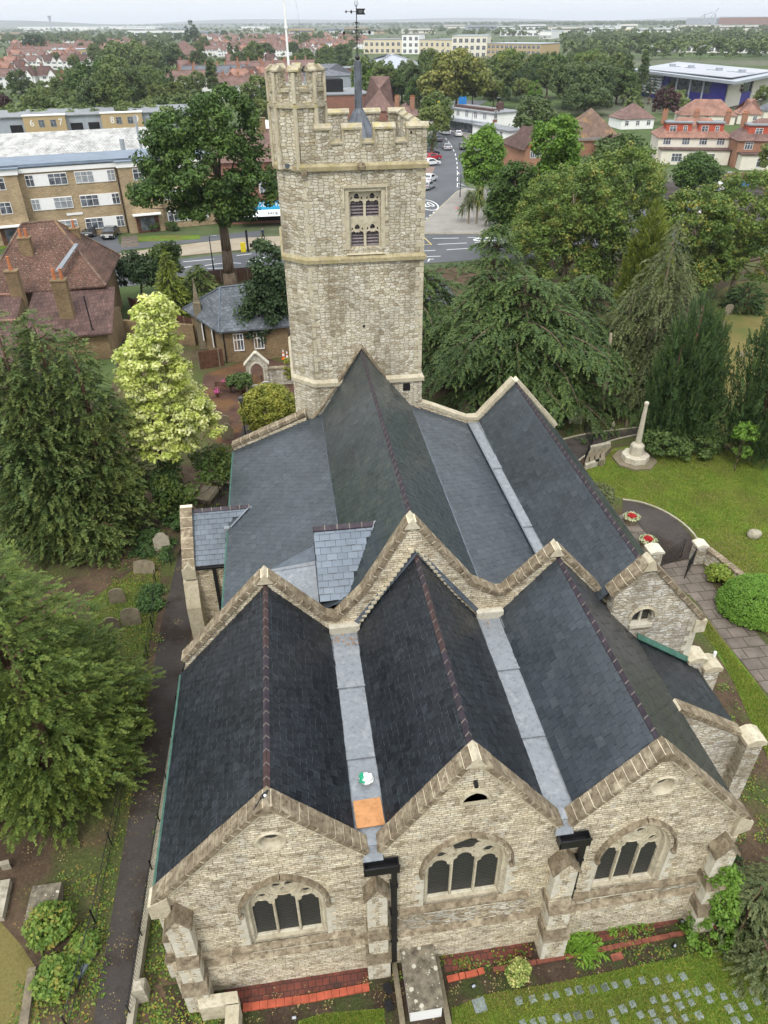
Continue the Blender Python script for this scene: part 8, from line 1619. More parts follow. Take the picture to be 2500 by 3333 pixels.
scatter('gutter_debris', [(0.75, 0.95, 20.3, 20.7, 40), (1.35, 1.6, 20.2, 20.75, 60), (6.8, 6.95, 20.4, 20.7, 20)], m_leaf('dead_gutter_leaves', [(0.16, .07, .03), (.25, .13, .05), (.32, .2, .08)], .05), .035, 95, .04); bpy.data.objects['gutter_debris'].location.z = 6.99
# --- headstones
def headstone(u, v, w, h, label, kind='round', rz=0.0, lean=0.0, mat='grave', th=.11):
 q = G(u, v); n = 10; out = [(-w / 2, 0), (-w / 2, h * .72)]
 if kind == 'round': out += [(-w / 2 * math.cos(math.pi * i / n), h * .72 + h * .28 * math.sin(math.pi * i / n)) for i in range(1, n)]
 elif kind == 'shoulder': out += [(-w * .42, h * .74), (-w * .36, h * .82)] + [(-w * .34 * math.cos(math.pi * i / n), h * .80 + h * .2 * math.sin(math.pi * i / n)) for i in range(0, n + 1)] + [(w * .36, h * .82), (w * .42, h * .74)]
 else: out += [(0, h)]
 out += [(w / 2, h * .72), (w / 2, 0)]; mb = MB(); A = Matrix.Rotation(rz, 3, 'Z') @ Matrix.Rotation(lean, 3, 'X')
 mb.prism([Vector(q) + A @ Vector((a, -th / 2, b - .04)) for a, b in out], A @ Vector((0, th, 0)))
 return tag(mb.build('headstone', M[mat]), label, 'headstone', 'old churchyard headstones')
HST = [(128, 1143, 1.0, .95, 'shouldered headstone standing alone between the two cypresses', 'shoulder', .1, -.1), (207, 1206, .75, .9, 'narrow tilted brown headstone beside dark ivy', 'round', .8, .2), (352, 1186, .95, 1.15, 'tall leaning headstone with pale lichen near the porch', 'shoulder', .2, -.22), (312, 1238, 1.3, .85, 'wide low headstone leaning left above the ivy patch', 'round', -.2, -.45), (256, 1302, .85, 1.0, 'brown round topped headstone left of the low ivy', 'round', .1, -.1), (285, 1350, 1.05, 1.05, 'larger headstone below the brown round topped one', 'round', .0, -.3), (240, 1362, 1.0, .9, 'dim headstone partly hidden at the cypress edge', 'shoulder', .2, -.1),
  (493, 948, .95, 1.35, 'big shouldered headstone beside the lamp post', 'shoulder', .05, -.05), (483, 918, 1.0, .9, 'rounded headstone behind the big shouldered one', 'round', .05, -.05), (480, 985, .55, .6, 'small round headstone in front of the shrub', 'round', 0, 0), (408, 1062, .6, .5, 'tiny pale headstone by the ivy stump', 'round', 0, 0),
  (1003, 890, .85, 1.1, 'grey headstone standing under the cedar left of the gable', 'shoulder', -.1, -.05), (1243, 915, 1.0, 1.5, 'tall pale shouldered headstone under the cedar boughs', 'shoulder', -.35, -.15), (1272, 906, .2, 1.0, 'slim white stone post beside the tall pale headstone', 'point', 0, .05), (1322, 928, .25, .8, 'short stone marker along the red leaf litter', 'point', .1, .1), (1352, 922, .2, .7, 'thin stone marker near the war memorial', 'point', 0, 0), (1368, 905, .7, .5, 'small dark headstone behind the memorial shaft', 'round', .3, -.2),
  (1573, 680, 1.2, 1.2, 'broad grey headstone in the dry grass', 'round', .3, -.1), (1556, 712, .9, 1.1, 'pale headstone at the top of the dry grass', 'shoulder', .2, 0), (1600, 770, 1.0, .5, 'low kerb stone lying in the dry grass', 'round', .4, -.5), (1640, 745, 1.0, .9, 'headstone at the right edge of the dry grass', 'round', .1, 0), (1632, 660, 1.0, 1.1, 'distant headstone beside the small domed yew', 'shoulder', 0, 0),
  (1468, 1952, .42, .72, 'pointed grey headstone leaning by the right chapel wall', 'point', .35, -.15), (1487, 1946, .4, .62, 'pale rounded headstone propped behind the pointed one', 'round', .2, -.3)]
for i, h in enumerate(HST): headstone(*h[:5], h[5], h[6], h[7], 'gravel' if i in (2, 12, 13, 14, 22, 23) else 'grave')
def slab(pxs, z, label, mat='tomb', cat='ledger stone', name='ledger_stone', h=None):
 mb = MB(); P = [G(*p, z) for p in pxs]; mb.prism([(p[0], p[1], 0) for p in P], (0, 0, z)); return thing1(mb, name, M[mat], label, cat)
slab([(400, 1048), (430, 1050), (412, 1078), (380, 1075)], .3, 'flat stone slab by the ivy stump', 'grave'); slab([(440, 1048), (478, 1052), (455, 1083), (420, 1076)], .3, 'flat stone slab next to the path railings', 'grave'); slab([(468, 1022), (505, 1028), (500, 1045), (455, 1040)], .25, 'flat ledger slab at the nave corner', 'grave')
slab([(70, 1914), (133, 1905), (115, 1980), (52, 1990)], .55, 'weathered chest tomb slab at the lower left', 'tomb', 'chest tomb', 'chest_tomb'); slab([(-20, 1905), (22, 1898), (5, 1980), (-30, 1985)], .3, 'white edged grave slab cut by the left edge', 'gravel'); slab([(-5, 1862), (18, 1856), (20, 1866), (0, 1870)], .35, 'small pale kerb stone at the left edge', 'gravel', 'grave kerb', 'grave_kerb')
slab([(60, 2090), (78, 2087), (60, 2212), (40, 2212)], .2, 'long stone kerb around the weeds', 'grave', 'grave kerb', 'grave_kerb'); slab([(150, 2060), (210, 2052), (160, 2130), (115, 2130)], .15, 'dark slab under the lower weeds', 'plaque')
# big table tomb in front of the middle bay
ct = empty('chest_tomb', (2.4, 10.6, 0), 0, 'large chest tomb with dark lichen spotted lid below the middle window', 'chest tomb')
z = .95; P = [G(861, 2029, z), G(933, 2027, z), G(946, 2181, z), G(870, 2187, z)]; x0, x1 = P[0][0], P[1][0]; yb_, ya_ = P[0][1], P[3][1]
mb = MB(); mb.box(x0, x1, ya_, yb_, z - .12, z); mb.box(x0 + .02, x1 - .02, ya_ + .02, yb_ - .02, z - .16, z - .12); mb.build('lid', M['tomb'], ct); mb = MB(); mb.box(x0 + .05, x1 - .05, ya_ + .06, yb_ - .06, 0, z - .16); mb.build('chest', M['wrender'] if 'wrender' in M else M['white'], ct)
mb = MB(); mb.box(x1 + .04, x1 + .22, ya_ - 1.2, yb_ - .1, 0, .18); mb.box(x0 - .3, x0 - .12, ya_ - 1.2, yb_ - .2, 0, .16); thing1(mb, 'stone_kerb', M['grave'], 'old stone kerbs running along both sides of the chest tomb', 'kerb')
for (u, v, lab) in ((838, 2135, 'dark slate offcut beside the chest tomb, upper of two'), (840, 2172, 'dark slate offcut beside the chest tomb, lower of two')): q = G(u, v, .2); mb = MB(); mb.obox(q, (.26, .34, .04), .3, tilt=.25); thing1(mb, 'slate_offcut', M['iron'], lab, 'slate')
# low stone wall end at the bottom left corner
z = .9; mb = MB(); a, b, c, d = G(425, 2152, z), G(512, 2140, z), G(516, 2168, z), G(430, 2180, z); mb.prism([a, b, c, d], (0, 0, -z)); a, b, c, d = G(488, 2170, z), G(517, 2166, z), G(514, 2230, z), G(484, 2235, z); mb.prism([a, b, c, d], (0, 0, -z + .01)); thing1(mb, 'low_wall', M['ash'], 'L shaped low stone wall end at the bottom edge', 'wall')
mb = MB(); q = G(305, 2140, .4); mb.lathe((q[0], q[1], 0), [(.3, 0), (.3, .7), (.26, .85), (.1, .95)], 4, rot=.8); thing1(mb, 'stone_pier', M['gravel'], 'square stone pier end by the path railings', 'pier')
# tile edging
def row(u0, v0, u1, v1, n, w, l, mat, label, hi=.06, j=.0):
 t = empty('tile_edging', G(u0, v0), 0, label, 'edging'); a, b = Vector(G(u0, v0)), Vector(G(u1, v1)); d = (b - a); ang = math.atan2(d.y, d.x); mb = MB(); rg = random.Random(n)
 for i in range(n): p = a + d * ((i + .5) / n); mb.obox((p.x + rg.uniform(-j, j), p.y + rg.uniform(-j, j), hi / 2 + .015), (d.length / n - .012, w, hi), ang + rg.uniform(-.05, .05), tiltx=rg.uniform(-.04, .04))
 mb.build('tiles', M[mat], t); return t
row(525, 2178, 668, 2158, 8, .24, .2, 'redtile', 'bright red tile edging along the left flower bed'); row(668, 2158, 798, 2133, 8, .24, .2, 'redtile', 'bright red tile edging joining the chest tomb end')
row(965, 2118, 1045, 2098, 6, .2, .2, 'redtile', 'broken red tile edging right of the chest tomb', j=.02); row(1065, 2096, 1250, 2062, 14, .16, .2, 'redbr', 'brick edging between shrub and right buttress', j=.01); row(1250, 2062, 1545, 2002, 20, .16, .2, 'redbr', 'long brick edging below the right window', j=.01)
mb = MB(); q = G(1332, 2068); mb.obox((q[0], q[1], .05), (.42, .22, .07), .1); thing1(mb, 'brick_slab', M['redbr'], 'loose pinkish slab lying in the bed', 'slab')
# plaques
PQ = []
C8 = lambda x, y: ((1850 + x * .5575) / S_, (2100 + y * .5575) / S_); C7 = lambda x, y: ((1250 + x * .45208) / S_, (2400 + y * .45208) / S_)
for p in ((430, 1958), (514, 1963), (590, 1948), (670, 1935), (66, 2014), (145, 2010), (215, 1998), (270, 1985), (345, 1975), (495, 2075), (560, 2063), (630, 2047), (693, 2034), (748, 2023), (823, 2000), (375, 2097), (318, 2125), (250, 2147), (126, 2160), (52, 2165), (575, 2125), (652, 2107), (718, 2087), (822, 2070), (905, 2053), (982, 2037), (1070, 2020), (1135, 2000), (420, 2160), (490, 2150), (1098, 2080), (1020, 2110), (938, 2125), (680, 2178), (600, 2195), (763, 2163), (520, 2205), (270, 2203), (1050, 2175), (975, 2195), (1160, 2060)): PQ.append(C8(*p))
for p in ((970, 1898), (1070, 1885), (1170, 1870), (1238, 1855), (1330, 1833), (1405, 1820), (1500, 1815), (1590, 1805), (1245, 2025), (1320, 2020), (1395, 2005), (1480, 1995), (1140, 2040), (1075, 2055), (1000, 2060)): PQ.append(C7(*p))
base = None
for i, (u, v) in enumerate(PQ):
 q = G(u, v)
 if base is None: mb = MB(); mb.obox((0, 0, .012), (.215, .215, .03), 0); base = mb.build('memorial_plaque', M['plaque']); o = base
 else: o = base.copy(); COL.objects.link(o)
 o.location = q; o.rotation_euler = (0, 0, .15 + R.uniform(-.06, .06)); s_ = R.uniform(.9, 1.15); o.scale = (s_, s_, 1); tag(o, 'small square slate memorial plaque set flat in the east lawn', 'plaque', 'slate plaques in rows on the east lawn')
q = G(*C7(688, 1930)); mb = MB(); mb.obox((q[0], q[1], .02), (.42, .42, .03), .12); thing1(mb, 'memorial_slab', M['plaque'], 'largest grey square slab in the lawn beside the chest tomb', 'plaque')
for (u, v, rz, lab) in ((1031, 1895, 0, None), (1455, 2075 - 30, .6, 'black floodlight with pale lens on the lower right bed edge'), (1471, 1903 + 90, .2, 'black floodlight near the leaning headstones'), (1025, 2118 + 88, 0, None), (776, 2079, .1, 'small black floodlight at foot of the left buttress'), (964, 2048, .3, 'small floodlight in the bed right of the tomb'), (1017, 2118 + 90, 0, None), (636, 2200, 0, 'black floodlight with pale lens at the bottom edge'), (1022, 2132, .3, 'black cylindrical floodlight on the lawn near the tomb')):
 if not lab: continue
 q = G(u, v); t = empty('floodlight', q, 0, lab, 'floodlight', 'garden floodlights'); mb = MB(); mb.obox((q[0], q[1], .1), (.16, .1, .13), rz, tiltx=.5); mb.box(q[0] - .012, q[0] + .012, q[1] - .012, q[1] + .012, 0, .08); mb.build('housing', M['iron'], t); mb = MB(); mb.obox((q[0], q[1] - .035, .155), (.11, .07, .01), rz, tiltx=.5); mb.build('lens', M['alu'], t)
# --- railings
def railing(name, pts, h, label, step=.13, post=2.2, mat='iron', spike=True, r=.009, cat='railings', top=True):
 t = empty(name, (*pts[0], 0), 0, label, cat); bars, rails, posts = MB(), MB(), MB()
 for a, b in zip(pts[:-1], pts[1:]):
  a = Vector((*a, 0)); b = Vector((*b, 0)); L = (b - a).length; n = max(1, int(L / step))
  for i in range(n): p = a.lerp(b, i / n); bars.tube(p, (p.x, p.y, h + (.07 if spike else 0)), r, n=4, caps=False)
  for z in (.14, h - .05): rails.tube(a + Vector((0, 0, z)), b + Vector((0, 0, z)), .016, n=5)
  m = max(1, round(L / post))
  for i in range(m + 1): p = a.lerp(b, i / m); posts.tube(p, (p.x, p.y, h + .12), .03, n=6)
 bars.build('bars', M[mat], t); rails.build('rails', M[mat], t); posts.build('posts', M[mat], t); return t
railing('iron_railings', [(-6.98, 11.2), (-6.86, 16), (-6.66, 24), (-6.35, 27.4)], .95, 'black iron railings between the asphalt path and chancel wall', .12)
railing('iron_railings', [(-9.0, 11.2), (-8.75, 14.5), (-8.6, 20.5)], .8, 'low rusty railings on the far side of the path, near part', .2, 2.6, spike=False, r=.006)
railing('iron_railings', [(-8.55, 23.5), (-8.6, 30), (-8.9, 34.0)], .75, 'thin wire railings beside path opposite the porch', .25, 2.6, spike=False, r=.005)
railing('iron_railings', [(-8.2, 35.5), (-7.0, 38.6), (-5.6, 42.6), (-4.6, 46.0)], .9, 'black railings curving along the path to the nave corner', .13)
railing('iron_railings', [(19.2, 44.2), (20.6, 43.0), (22.2, 45.6), (22.6, 48.2)], .95, 'curved black railings round graves west of the gable', .13)
railing('iron_railings', [(13.95, 12.6), (14.7, 14.3), (15.6, 16.2)], 1.3, 'tall black railings at the chapel corner by the juniper', .12)
railing('iron_railings', [(14.6, 10.6), (16.6, 12.6), (18.2, 14.6)], 1.0, 'black handrail railings at the lower right edge', .2)
# --- war memorial
wm = empty('war_memorial', G(1370, 995), 0, 'tall tapering pale stone war memorial shaft on octagonal steps', 'war memorial'); q = G(1370, 995)
mb = MB(); mb.lathe(q, [(1.6, 0), (1.6, .16)], 8, rot=.39); mb.build('base_step', M['grave'], wm); mb = MB(); mb.lathe(q, [(1.0, .16), (1.0, .56), (.96, .6)], 8, rot=.39); mb.build('upper_step', M['memo'], wm)
mb = MB(); mb.lathe(q, [(.52, .6), (.50, 1.3), (.46, 1.38), (.25, 1.52)], 8, rot=.39); mb.build('plinth', M['memo'], wm); mb = MB(); mb.lathe(q, [(.22, 1.5), (.135, 4.3), (.13, 4.5)], 8, rot=.39); mb.build('shaft', M['memo'], wm); mb = MB(); mb.lathe(q, [(.13, 4.5), (.165, 4.55), (.165, 4.7), (.13, 4.76)], 8, rot=.39); mb.build('cap', M['memo'], wm)
ms = empty('memorial_steps', G(1282, 1000), 0, 'curved stone steps between low walls leading to the memorial', 'steps'); a, b = Vector(G(1268, 1012)), Vector(G(1318, 985)); mb = MB()
for k in range(4):
 p0 = Vector(G(1262 + k * 11, 1008)); p1 = Vector(G(1277 + k * 11, 978)); m = (p0 + p1) / 2 + Vector((-.25, 0, 0)); w = Vector((.32, .02, 0)); mb.prism([p0, m, p1, p1 + w, m + w, p0 + w], (0, 0, .14 + .13 * k))
mb.build('treads', M['grave'], ms)
for (ua, va, ub, vb) in ((1264, 1016, 1306, 1002), (1275, 976, 1318, 968)): mb = MB(); p, q2 = Vector(G(ua, va)), Vector(G(ub, vb)); mb.prism([p, q2, q2 + Vector((0.05, .35, 0)), p + Vector((0.05, .3, 0))], (0, 0, .4)); mb.build('side_wall', M['gravel'], ms)
bo = MB(); q = G(1627, 1160); bo = lump((q[0], q[1], .2), (.45, .35, .38), 9, 14, 9, .09); thing1(bo, 'boulder', M['gravel'], 'single rounded boulder alone on the lawn', 'boulder', smooth=True)
# --- gate piers, gates, wall
def pier(u, v, w, h, label): q = G(u, v); t = empty('gate_pier', q, 0, label, 'gate pier'); mb = MB(); mb.box(q[0] - w / 2, q[0] + w / 2, q[1], q[1] + w, 0, h); mb.build('shaft', M['ragw'], t); mb = MB(); mb.box(q[0] - w / 2 - .07, q[0] + w / 2 + .07, q[1] - .07, q[1] + w + .07, h, h + .12); mb.prism([(q[0] - w / 2 - .07, q[1] - .07, h + .12), (q[0] + w / 2 + .07, q[1] - .07, h + .12), (q[0], q[1] - .07, h + .24)], (0, w + .14, 0)); mb.build('coping', M['ashw'], t); return q
g1 = pier(1410, 1233, .75, 1.25, 'squat stone gate pier next to the flower planter'); g2 = pier(1508, 1218, .6, 1.2, 'right-hand stone gate pier at the end of the long wall')
def gate(a, b, h, label):
 t = empty('iron_gate', a, 0, label, 'gate'); a = Vector(a); b = Vector(b); mb = MB(); n = 11
 for i in range(n + 1): p = a.lerp(b, i / n); mb.tube(p, (p.x, p.y, h + .25 * (i / n)), .012 if 0 < i < n else .025, n=5)
 mb.build('bars', M['iron'], t); mb = MB()
 for z in (.1, .6, h - .02): mb.tube(a + Vector((0, 0, z)), b + Vector((0, 0, z + (.2 if z > .7 else 0))), .016, n=5)
 mb.build('frame', M['iron'], t); mb = MB()
 for i in range(5): p = a.lerp(b, (i + .5) / 5); d = (b - a).normalized(); mb.path([p + d * (.1 * math.cos(s)) + Vector((0, 0, .8 + .1 * math.sin(s))) for s in [k * .7 for k in range(9)]], [.008] * 9, 4)
 mb.build('scrolls', M['iron'], t)
gate((g1[0] + .42, g1[1] + .2, 0), G(1470, 1205), 1.15, 'open scrolled iron gate beside the squat pier'); gate((g2[0] - .32, g2[1] + .1, 0), G(1478, 1250), 1.15, 'open iron gate leaf hung on the right-hand pier')
t = empty('churchyard_wall', G(1520, 1215), 0, 'coped stone churchyard wall curving down the lawn side', 'wall'); W = gp((1516, 1214), (1540, 1232), (1580, 1265), (1625, 1300), (1700, 1350)); mb = MB(); mc = MB()
for a, b in zip(W[:-1], W[1:]): d = Vector((b[0] - a[0], b[1] - a[1], 0)).normalized(); n_ = Vector((-d.y, d.x, 0)) * .34; mb.prism([(*a, 0), (*b, 0), (b[0] + n_.x, b[1] + n_.y, 0), (a[0] + n_.x, a[1] + n_.y, 0)], (0, 0, .9)); blocks_along(mc, (a[0] - n_.x * .1, a[1] - n_.y * .1, .9), (b[0] - n_.x * .1, b[1] - n_.y * .1, .9), n_ * 1.2, .12, .8)
mb.build('wall', M['ragw'], t); mc.build('coping', [M['cope'], M['joint']], t)
mb = MB(); p, q = Vector(G(1392, 1230)), Vector(g1); mb.prism([p, q, q + Vector((0, .4, 0)), p + Vector((0, .4, 0))], (0, 0, 1.0)); thing1(mb, 'stub_wall', M['ragw'], 'short stone wall between church and gate pier', 'wall')
mb = MB(); q = G(1378, 1222, .8); mb.obox((q[0], q[1], .7), (.5, .06, .5), .1); mb.box(q[0] - .2, q[0] - .15, q[1], q[1] + .05, 0, .5); mb.box(q[0] + .15, q[0] + .2, q[1], q[1] + .05, 0, .5); thing1(mb, 'notice_board', M['iron'], 'small black notice board by the round planter', 'notice board')
def planter(u, v, label, seed, rr=.5):
 q = G(u, v); t = empty('flower_planter', q, 0, label, 'planter', 'round flower planters'); mb = MB(); mb.lathe(q, [(rr * .75, 0), (rr, .42), (rr * .92, .44), (rr * .9, .36)], 20); mb.build('bowl', M['grave'], t)
 rg = np.random.default_rng(seed)
 for nm, col, n, r0 in (('red_flowers', m_leaf('red_flowers', [(0.3, .008, .02), (.42, .02, .03), (0.12, .02, .02)], .2), 420, .55), ('silver_leaves', m_leaf('silver_foliage', [(0.3, .34, .26), (.45, .5, .4), (.15, .24, .1)], .2), 380, 1.05)):
  a = rg.random(n) * 6.28; r_ = rr * (r0 * np.sqrt(rg.random(n)) if r0 < 1 else rg.uniform(.6, 1.12, n)); P = np.stack([q[0] + r_ * np.cos(a), q[1] + r_ * np.sin(a), .45 + rg.random(n) * .16 * (1.3 - r_ / rr)], 1); N_ = unit(rg.normal(size=P.shape) * .6 + np.array([0, 0, 1.])); V, F4 = leaf_arrays(P, N_, .045 * rg.uniform(.6, 1.3, n), rg); npmesh(nm, V, F4, rg.random(n), col, t)
planter(1362, 1128, 'round planter of red flowers by the grey-green shrub', 81); planter(1397, 1178, 'round planter of red flowers beside the gate pier', 82)
# --- gate arch, lamp, and the things in the north yard
ar = empty('stone_arch', (-3.0, 60.8, 0), 0, 'small pointed stone gateway arch beside the lodge', 'arch')
mb = MB(); F = lambda a, b, d: (-3.05 + a, 60.6 + d, b); mb.plate([(-.95, 0), (-.95, 2.1), (0, 3.1), (.95, 2.1), (.95, 0)], [[(-.55, .05)] + arch_pts(0, .55, 1.5, .75, 6) + [(.55, .05)]], F, 0, .45); mb.build('gable', M['ragw'], ar)
mb = MB(); blocks_along(mb, (-4.1, 60.52, 2.05), (-3.05, 60.52, 3.15), (0, .6, 0), .1, .4); blocks_along(mb, (-2.0, 60.52, 2.05), (-3.05, 60.52, 3.15), (0, .6, 0), .1, .4); mb.build('coping', [M['ashw'], M['joint']], ar)
mb = MB(); ap = arch_pts(-3.05, .62, 1.5, .82, 7)
for a, b in zip(ap[:-1], ap[1:]): mb.tube((a[0], 60.56, a[1]), (b[0], 60.56, b[1]), .09, n=5)
for s in (-1, 1): mb.tube((-3.05 + s * .62, 60.56, 0), (-3.05 + s * .62, 60.56, 1.5), .09, n=5)
mb.build('arch_ring', M['ashw'], ar)
mb = MB(); mb.box(-2.1, 0.3, 60.75, 61.15, 0, 1.5); tw = thing1(mb, 'stone_wall', M['ragw'], 'short stone wall between the arch and the tower', 'wall'); mb = MB(); mb.box(-2.15, .3, 60.7, 61.2, 1.5, 1.62); mb.build('coping', M['cope'], tw)
mb = MB(); mb.box(-4.1, -3.95, 58.9, 60.5, 0, 1.0); thing1(mb, 'ivy_wall', M['grave'], 'low wall under the ivy left of the arch', 'wall')
dec_tree('ivy_mass', (-4.6, 59.6, 0), 1.6, [(0, 0, 1.0, 1.1, .9, .7)], LF['mid'], 'green ivy mass spilling over the wall left of the arch', 'ivy', K_=60, nl=60, rc=.35, size=.12, seed=83, tr=.04)
dec_tree('golden_shrub', (-.35, 60.9, 0), 2.6, [(0, 0, 1.2, .3, .4, 1.3)], LF['golden'], 'thin yellow climbing shrub against the tower base', 'shrub', K_=26, nl=50, rc=.25, size=.09, seed=84, tr=.04)
mb = MB(); q = G(568, 845); mb.tube(q, (q[0], q[1], 1.0), .03, n=6); mb.lathe((q[0] + .35, q[1] - .1, .55), [(.34, 0), (.34, .03)], 16); sg = empty('round_sign', q, 0, 'white round sign beside the stone arch', 'sign'); mb2 = MB(); mb2.tube((q[0], q[1] + .05, 0), (q[0], q[1] + .05, 1.5), .04, n=6); mb2.build('post', M['iron'], sg); mb3 = MB(); mb3.tube((q[0] + .3, q[1] - .05, .75), (q[0] + .3, q[1] - .02, .78), .36, n=20); mb3.build('disc', M['white'], sg)
lp = empty('lamp_post', G(531, 945), 0, 'black lantern lamp post beside the golden bush', 'lamp post'); q = G(531, 945)
mb = MB(); mb.path([q, (q[0], q[1], .6), (q[0], q[1], 3.0)], [.07, .045, .03], 8); mb.build('post', M['iron'], lp)
mb = MB(); mb.lathe((q[0], q[1], 3.0), [(.03, 0), (.14, .05), (.2, .42), (.21, .44)], 4, rot=.78); la = mb.build('lantern', M['pane'] if 'pane' in M else M['glass'], lp); mb = MB(); mb.lathe((q[0], q[1], 3.44), [(.28, 0), (.1, .16), (.05, .24), (.02, .34)], 4, rot=.78)
for i in range(4): t_ = .78 + math.pi / 2 * i; mb.tube((q[0] + .14 * math.cos(t_), q[1] + .14 * math.sin(t_), 3.05), (q[0] + .21 * math.cos(t_), q[1] + .21 * math.sin(t_), 3.44), .015, n=4)
mb.build('lantern_frame', M['iron'], la)
def cone(u, v, label, z=0):
 q = G(u, v); t = empty('traffic_cone', q, 0, label, 'traffic cone', 'traffic cones by the tower'); mb = MB(); mb.box(q[0] - .2, q[0] + .2, q[1] - .2, q[1] + .2, 0, .04); mb.lathe((q[0], q[1], .04), [(.15, 0), (.09, .4), (.04, .85)], 12); mb.build('body', m_plain('orange_plastic', (.75, .14, .02), .5), t); mb = MB(); mb.lathe((q[0], q[1], .04), [(.125, .28), (.10, .5)], 12); mb.lathe((q[0], q[1], .04), [(.07, .66), (.045, .87)], 12); mb.build('white_sleeve', M['white'], t)
cone(613, 775, 'orange and white traffic cone nearest the arch wall'); cone(621, 779, 'orange and white traffic cone partly behind the tower edge')
def bench(u, v, rz, label):
 t = empty('bench', G(u, v), 0, label, 'bench'); mb = MB()
 o = Vector(G(u, v)); A = Matrix.Rotation(rz, 3, 'Z')
 def bx(mb, x0, x1, y0, y1, z0, z1): c = o + A @ Vector(((x0 + x1) / 2, (y0 + y1) / 2, 0)); mb.obox((c.x, c.y, (z0 + z1) / 2), (x1 - x0, y1 - y0, z1 - z0), rz)
 mb = MB(); [bx(mb, -.75, .75, -.2 + k * .14, -.09 + k * .14, .42, .45) for k in range(3)]; mb.build('seat', M['timber'], t); mb = MB(); [bx(mb, -.75, .75, .2, .23, .55 + k * .13, .63 + k * .13) for k in range(3)]; mb.build('backrest', M['timber'], t)
 for x in (-.7, .7):
  for y in (-.16, .2): mb = MB(); bx(mb, x - .03, x + .03, y - .03, y + .03, 0, .42 if y < 0 else .95); mb.build('leg', M['timber'], t)
bench(482, 848, -.3, 'dark wooden bench near the lodge yard')
for (u, v, lab) in ((470, 858, 'planter of purple flowers left of the bench'), (487, 836, 'purple hanging flowers on a stand behind the bench')):
 q = G(u, v); t = empty('flower_pot', q, 0, lab, 'flower pot', 'flower pots in the lodge yard'); mb = MB(); mb.lathe(q, [(.12, 0), (.18, .4)], 10); mb.build('pot', M['timber'], t); rg = np.random.default_rng(int(u)); n = 160; P = np.array(q) + np.array([0, 0, .55]) + rg.normal(size=(n, 3)) * np.array([.16, .16, .08]); V, F4 = leaf_arrays(P, unit(rg.normal(size=(n, 3))), .05 * np.ones(n), rg); npmesh('flowers', V, F4, rg.random(n), m_leaf('purple_flowers', [(.4, .05, .3), (.55, .1, .4), (.08, .15, .04)], .2), t)
def fence(pts, h, label, name='timber_fence', mat='timber', pan=1.9):
 t = empty(name, (*pts[0], 0), 0, label, 'fence'); mb = MB(); mp_ = MB()
 for a, b in zip(pts[:-1], pts[1:]):
  a = Vector((*a, 0)); b = Vector((*b, 0)); d = (b - a).normalized(); n_ = Vector((-d.y, d.x, 0)) * .04; L = (b - a).length; k = int(L / .14)
  for i in range(k): p = a + d * (i * L / k); q = a + d * ((i + .93) * L / k); mb.prism([p, q, q + n_, p + n_], (0, 0, h + .01 * (i % 2)))
  for i in range(max(1, int(L / pan)) + 1): p = a + d * min(L, i * pan); mp_.obox((p.x, p.y, h / 2), (.11, .11, h + .1), math.atan2(d.y, d.x))
 mb.build('boards', M[mat], t); mp_.build('posts', M['grave'], t)
fence([G(432, 798)[:2], G(485, 790)[:2]], 1.7, 'red-brown close boarded fence beside the lodge'); fence([(-11.5, 92.2), (-4.5, 93.4), (4, 94.2)], 1.6, 'long orange-brown fence along the main road', mat='timber'); fence([(-17.5, 83.5), (-13.5, 78.5), (-9.6, 74.8)], 1.6, 'garden fence between the red roofed house and lodge')
sp_ = empty('gothic_pinnacle', (-8.6, 71.0, 0), 0, 'grey stone pinnacle poking above the variegated maple', 'pinnacle'); mb = MB(); mb.lathe((-8.6, 71.0, 0), [(.5, 0), (.5, 4.6), (.38, 4.7), (.12, 6.3), (.04, 6.9)], 4, rot=.78); mb.build('shaft', M['grave'], sp_)
mb = MB(); mb.prism([(-16.6, 74.2, 0), (-9.4, 71.6, 0), (-9.3, 72, 0), (-16.5, 74.6, 0)], (0, 0, 2.1)); thing1(mb, 'garden_wall', M['br_brown'], 'old brick garden wall below the conifers', 'wall')
